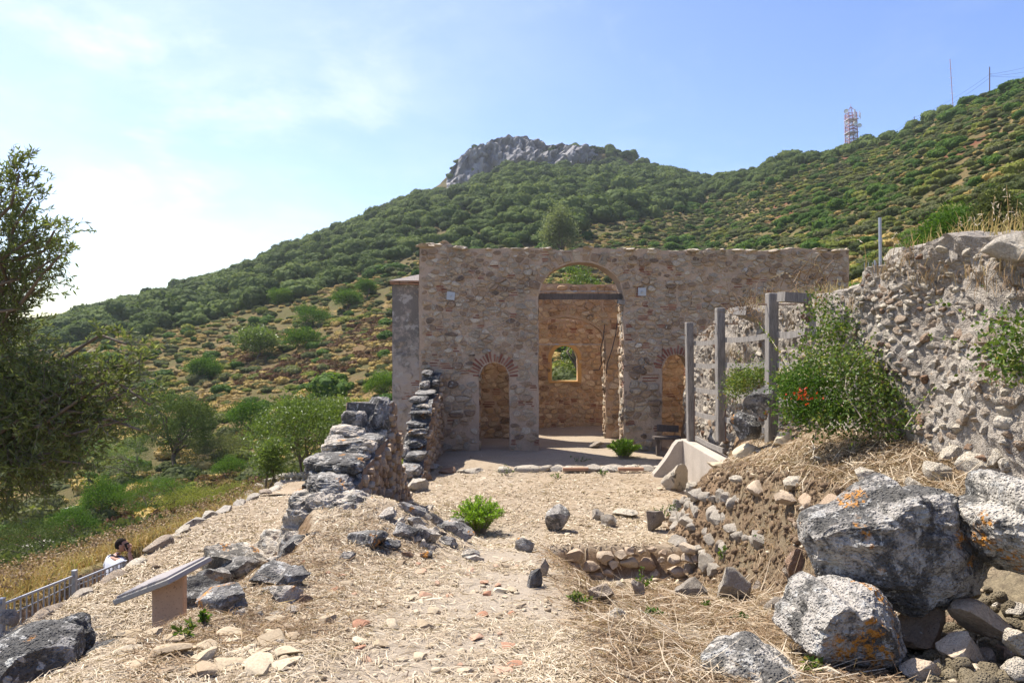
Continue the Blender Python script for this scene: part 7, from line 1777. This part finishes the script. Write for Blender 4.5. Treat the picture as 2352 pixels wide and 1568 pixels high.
# low green and bramble cover further down
xy = sample(rs, 60000, 16, 46, -60, 930); x, y = xy.T
m = (x < -5.2 - np.clip(y - 15, 0, 20) * .1) & ((y > 20.6) | (x < -9)) & (rs.uniform(size=len(x)) < np.clip(.6 + fb2(x, y, .35, 3, 215), 0, 1))
q = xy[m]; C = np.column_stack([q, land(q[:, 0], q[:, 1]) + rs.uniform(0, .45, len(q))]); C = np.repeat(C, 4, 0) + rs.normal(0, .12, (len(q) * 4, 3))
V, Fq = leaves_vf(C, rs.normal(size=C.shape) + np.array([0, 0, .6]), rs.uniform(.07, .16, len(C)), .07, rs)
gt = np.clip(.6 + .8 * fb2(C[:, 0], C[:, 1], .25, 3, 216) + rs.normal(0, .15, len(C)), 0, 1)
tag(obj('green_undergrowth', mesh('green_undergrowth', V, Fq, M_SCRUB, np.repeat(gt, 4))), kind='stuff')
# grass on the crest of the rubble wall and behind it
yy = rs.uniform(3.6, 18, 5200); xx = 4.75 + np.abs(rs.normal(.35, .45, len(yy))); zz = np.where(xx < 5.3, np.array([rtop(v) for v in yy]) - .02, land(xx, yy))
k = rs.uniform(size=len(yy)) < np.clip(.25 + .8 * fb2(yy, yy * 0, .9, 2, 217) + .5 * (yy < 7.6), 0, 1)
blades('crest_grass', np.stack([xx, yy], 1)[k], .26, .008, M_GOLD, rs, .45, tint=(.7, .12), z=zz[k])
# tufts of rusty grass on the wall face
tc_ = [(2060, 620, 8.1), (2130, 585, 7.6), (2160, 640, 7.3), (2260, 640, 6.5), (1985, 700, 8.8), (1790, 740, 10.9), (1700, 700, 12.6), (1745, 690, 11.8), (1860, 690, 9.8), (2320, 640, 6.1), (2300, 870, 6.2), (1670, 830, 13.0), (1890, 760, 9.5), (1640, 815, 13.8), (1720, 735, 12.3)]
q = []
for vx, vy, d in tc_: p = P(vx, vy, d); p.x = 4.42; q.append(np.array(p) + rs.normal(0, 1, (70, 3)) * np.array([.05, .11, .08]))
q = np.concatenate(q); blades('rusty_grass', q[:, :2], .13, .006, M_RUST, rs, .8, tint=(.55, .2), z=q[:, 2])
# tall oat stalks
def stalk(name, label, pts, r, seed, heads=10, mat=None):
    rg = np.random.default_rng(seed); b = Bag().tube(pts, np.linspace(r, r * .4, len(pts)), 4, cap=False)
    root = empty(name, tuple(pts[0])); tag(root, label, 'dry grass'); part('stem', b.me('stem', M_GOLD), root)
    q = np.array([tuple(p) for p in pts]); u = rg.uniform(.55, 1, heads); t = np.linspace(0, 1, len(q)); C = np.stack([np.interp(u, t, q[:, j]) for j in range(3)], 1) + rg.normal(0, .012, (heads, 3))
    V, Fq = leaves_vf(C, rg.normal(size=C.shape) * .6 + np.array([0, 0, -.5]), .05, .012, rg); part('seed_heads', mesh('seed_heads', V, Fq, M_STRAW, .7), root)
stalk('oat_stalk', 'tall arching oat stalk rising over the rubble wall beside the steel pole', [P(1985, 640, 9), P(1990, 600, 9), P(1985, 560, 9), P(1960, 540, 9), P(1920, 548, 9)], .006, 1)
stalk('oat_stalk', 'long dry stalk bending left in front of the end of the facade', [P(1880, 690, 9.3), P(1900, 650, 9.3), P(1880, 610, 9.3), P(1820, 590, 9.4)], .006, 2)
stalk('oat_stalk', 'dry stalk bending low in front of the end of the facade', [P(1860, 690, 9.6), P(1850, 650, 9.6), P(1800, 625, 9.6), P(1770, 640, 9.6)], .005, 3)
for k, (vx, h, lean) in enumerate(((2262, 62, -8), (2278, 95, 6), (2290, 80, 10), (2305, 70, 14), (2318, 120, -6), (2330, 88, 8), (2240, 50, -10), (2200, 48, 4), (2050, 70, 6), (2070, 60, -12))):
    lab = ('leftmost of the tall', 'second of the tall', 'third of the tall', 'fourth of the tall', 'highest of the tall', 'rightmost of the tall', 'short', 'lone', 'slender', 'leaning')[k] + ' dry oat stalk' + ('s' if k < 6 else '') + (' on the highest part of the wall', ' on the wall left of the tall cluster', ' behind the middle of the wall crest', ' just right of the steel pole', ' beside the slender one near the pole')[0 if k < 6 else k - 5]
    d = 6.9 if vx > 2100 else 9.2
    stalk('oat_stalk', lab, [P(vx, 545 if vx > 2100 else 600, d), P(vx + lean * .3, 545 - h * .5 if vx > 2100 else 600 - h * .5, d), P(vx + lean, (545 if vx > 2100 else 600) - h, d)], .005, 20 + k)
# dry twigs above the fence
def twigs(name, label, c, n, L, seed):
    rg = np.random.default_rng(seed); b = Bag()
    for k in range(n):
        p = np.array(c) + rg.normal(0, 1, 3) * np.array([.1, .35, .05]); d = unit(rg.normal(size=3) * np.array([.5, .9, .4]) + np.array([0, 0, .8])); pts = [p]
        for j in range(4): d = unit(d + rg.normal(0, .35, 3)); pts.append(pts[-1] + d * L / 4)
        b.tube(pts, np.linspace(.006, .002, 5), 3, cap=False)
    tag(obj(name, b.me(name, M_RUST)), label, 'dry plant')
twigs('dry_twigs', 'tangle of dry reddish twigs on the wall above the middle of the fence', P(1715, 715, 12.2), 34, .6, 31)
twigs('dry_twigs', 'tangle of dry twigs on the crest right of the tallest fence post', P(1860, 655, 9.6), 28, .5, 32)
twigs('dry_twigs', 'dry twigs on the wall between the first two fence posts', P(1620, 770, 14.6), 20, .45, 33)
# pebbles and crumbs of tile
xy = sample(rs, 2600, 2.9, 14); x, y = xy.T; m = (x > -5) & (x < 4.3) & (rs.uniform(size=len(x)) < np.clip(.35 + .8 * bare(x, y), 0, 1)); q = xy[m]
v0, f0 = ico(1); s = rs.lognormal(-4.35, .45, len(q)); s = np.clip(s, .006, .04)
A = v0[None] * (s[:, None, None] * rs.uniform(.6, 1.3, (len(q), 1, 3)) * np.array([1, 1, .6])) * (1 + rs.uniform(-.2, .2, (len(q), len(v0), 1)))
A = A + np.column_stack([q, land(q[:, 0], q[:, 1]) + s * .25])[:, None, :]
Fp = (f0[None] + (np.arange(len(q)) * len(v0))[:, None, None]).reshape(-1, 3)
tag(obj('pebbles', mesh('pebbles', A.reshape(-1, 3), Fp, M_PALE, np.repeat(rs.uniform(0, 1, len(q)), len(v0)))), kind='stuff')
# soil clods on the bank and in the shaded hollow
def clods(name, q, s, mat):
    v0, f0 = ico(2); n = len(q); A = v0[None] * (s[:, None, None] * rs.uniform(.7, 1.3, (n, 1, 3))) * (1 + .25 * rs.uniform(-1, 1, (n, len(v0), 1)))
    A = A + np.column_stack([q, land(q[:, 0], q[:, 1]) + s * .2])[:, None, :]
    tag(obj(name, mesh(name, A.reshape(-1, 3), (f0[None] + (np.arange(n) * len(v0))[:, None, None]).reshape(-1, 3), mat, .5)), kind='stuff')
q = np.column_stack([rs.uniform(2.55, 3.5, 2600), rs.uniform(5, 12.4, 2600)]); q = q[(slope(q[:, 0], q[:, 1]) > .45)]; clods('bank_soil_rubble', q, np.clip(rs.lognormal(-4.0, .5, len(q)), .01, .05), M_CLOD)
q = np.column_stack([rs.uniform(1.9, 3.2, 900), rs.uniform(2.6, 4.8, 900)]); clods('soil_rubble', q, np.clip(rs.lognormal(-3.6, .5, 900), .012, .08), M_SOIL)

# more straw chaff on the path at the left and on the courtyard
xy = sample(rs, 78000, 5.5, 18, -40, 1500); x, y = xy.T
wall = ((x > -2.95) & (x < -1.95) & (y > 8.9) & (y < 13.9)) | ((x > -2.6) & (x < -2.0) & (y > 15.4))
m = (x > -5.45) & ~wall & ((x < -2.6) | (y > 9.5)) & (y < 17) & (rs.uniform(size=len(x)) < np.clip(.75 + .6 * fb2(x, y, 1.6, 2, 221) - .35 * bare(x, y), 0, 1) * sst(1.0, .4, slope(x, y)))
strands('straw_chaff', xy[m], .11, .0055, M_STRAW, rs, .010, .06, .5, (.47, .25))

# ------------------------------------------------------------------ air
hz = Bag().box((0, 225, 80), (1100, 620, 200)).me('haze')
hm_ = bpy.data.materials.new('haze'); hm_.use_nodes = True; t_ = hm_.node_tree; t_.nodes.clear()
vo, pv = t_.nodes.new('ShaderNodeOutputMaterial'), t_.nodes.new('ShaderNodeVolumePrincipled')
pv.inputs['Color'].default_value = (0.86, 0.92, 1.0, 1); pv.inputs['Density'].default_value = 0.00017; pv.inputs['Anisotropy'].default_value = 0.35
t_.links.new(pv.outputs[0], vo.inputs['Volume'])
tag(obj('haze', hz, None, hm_), kind='stuff')
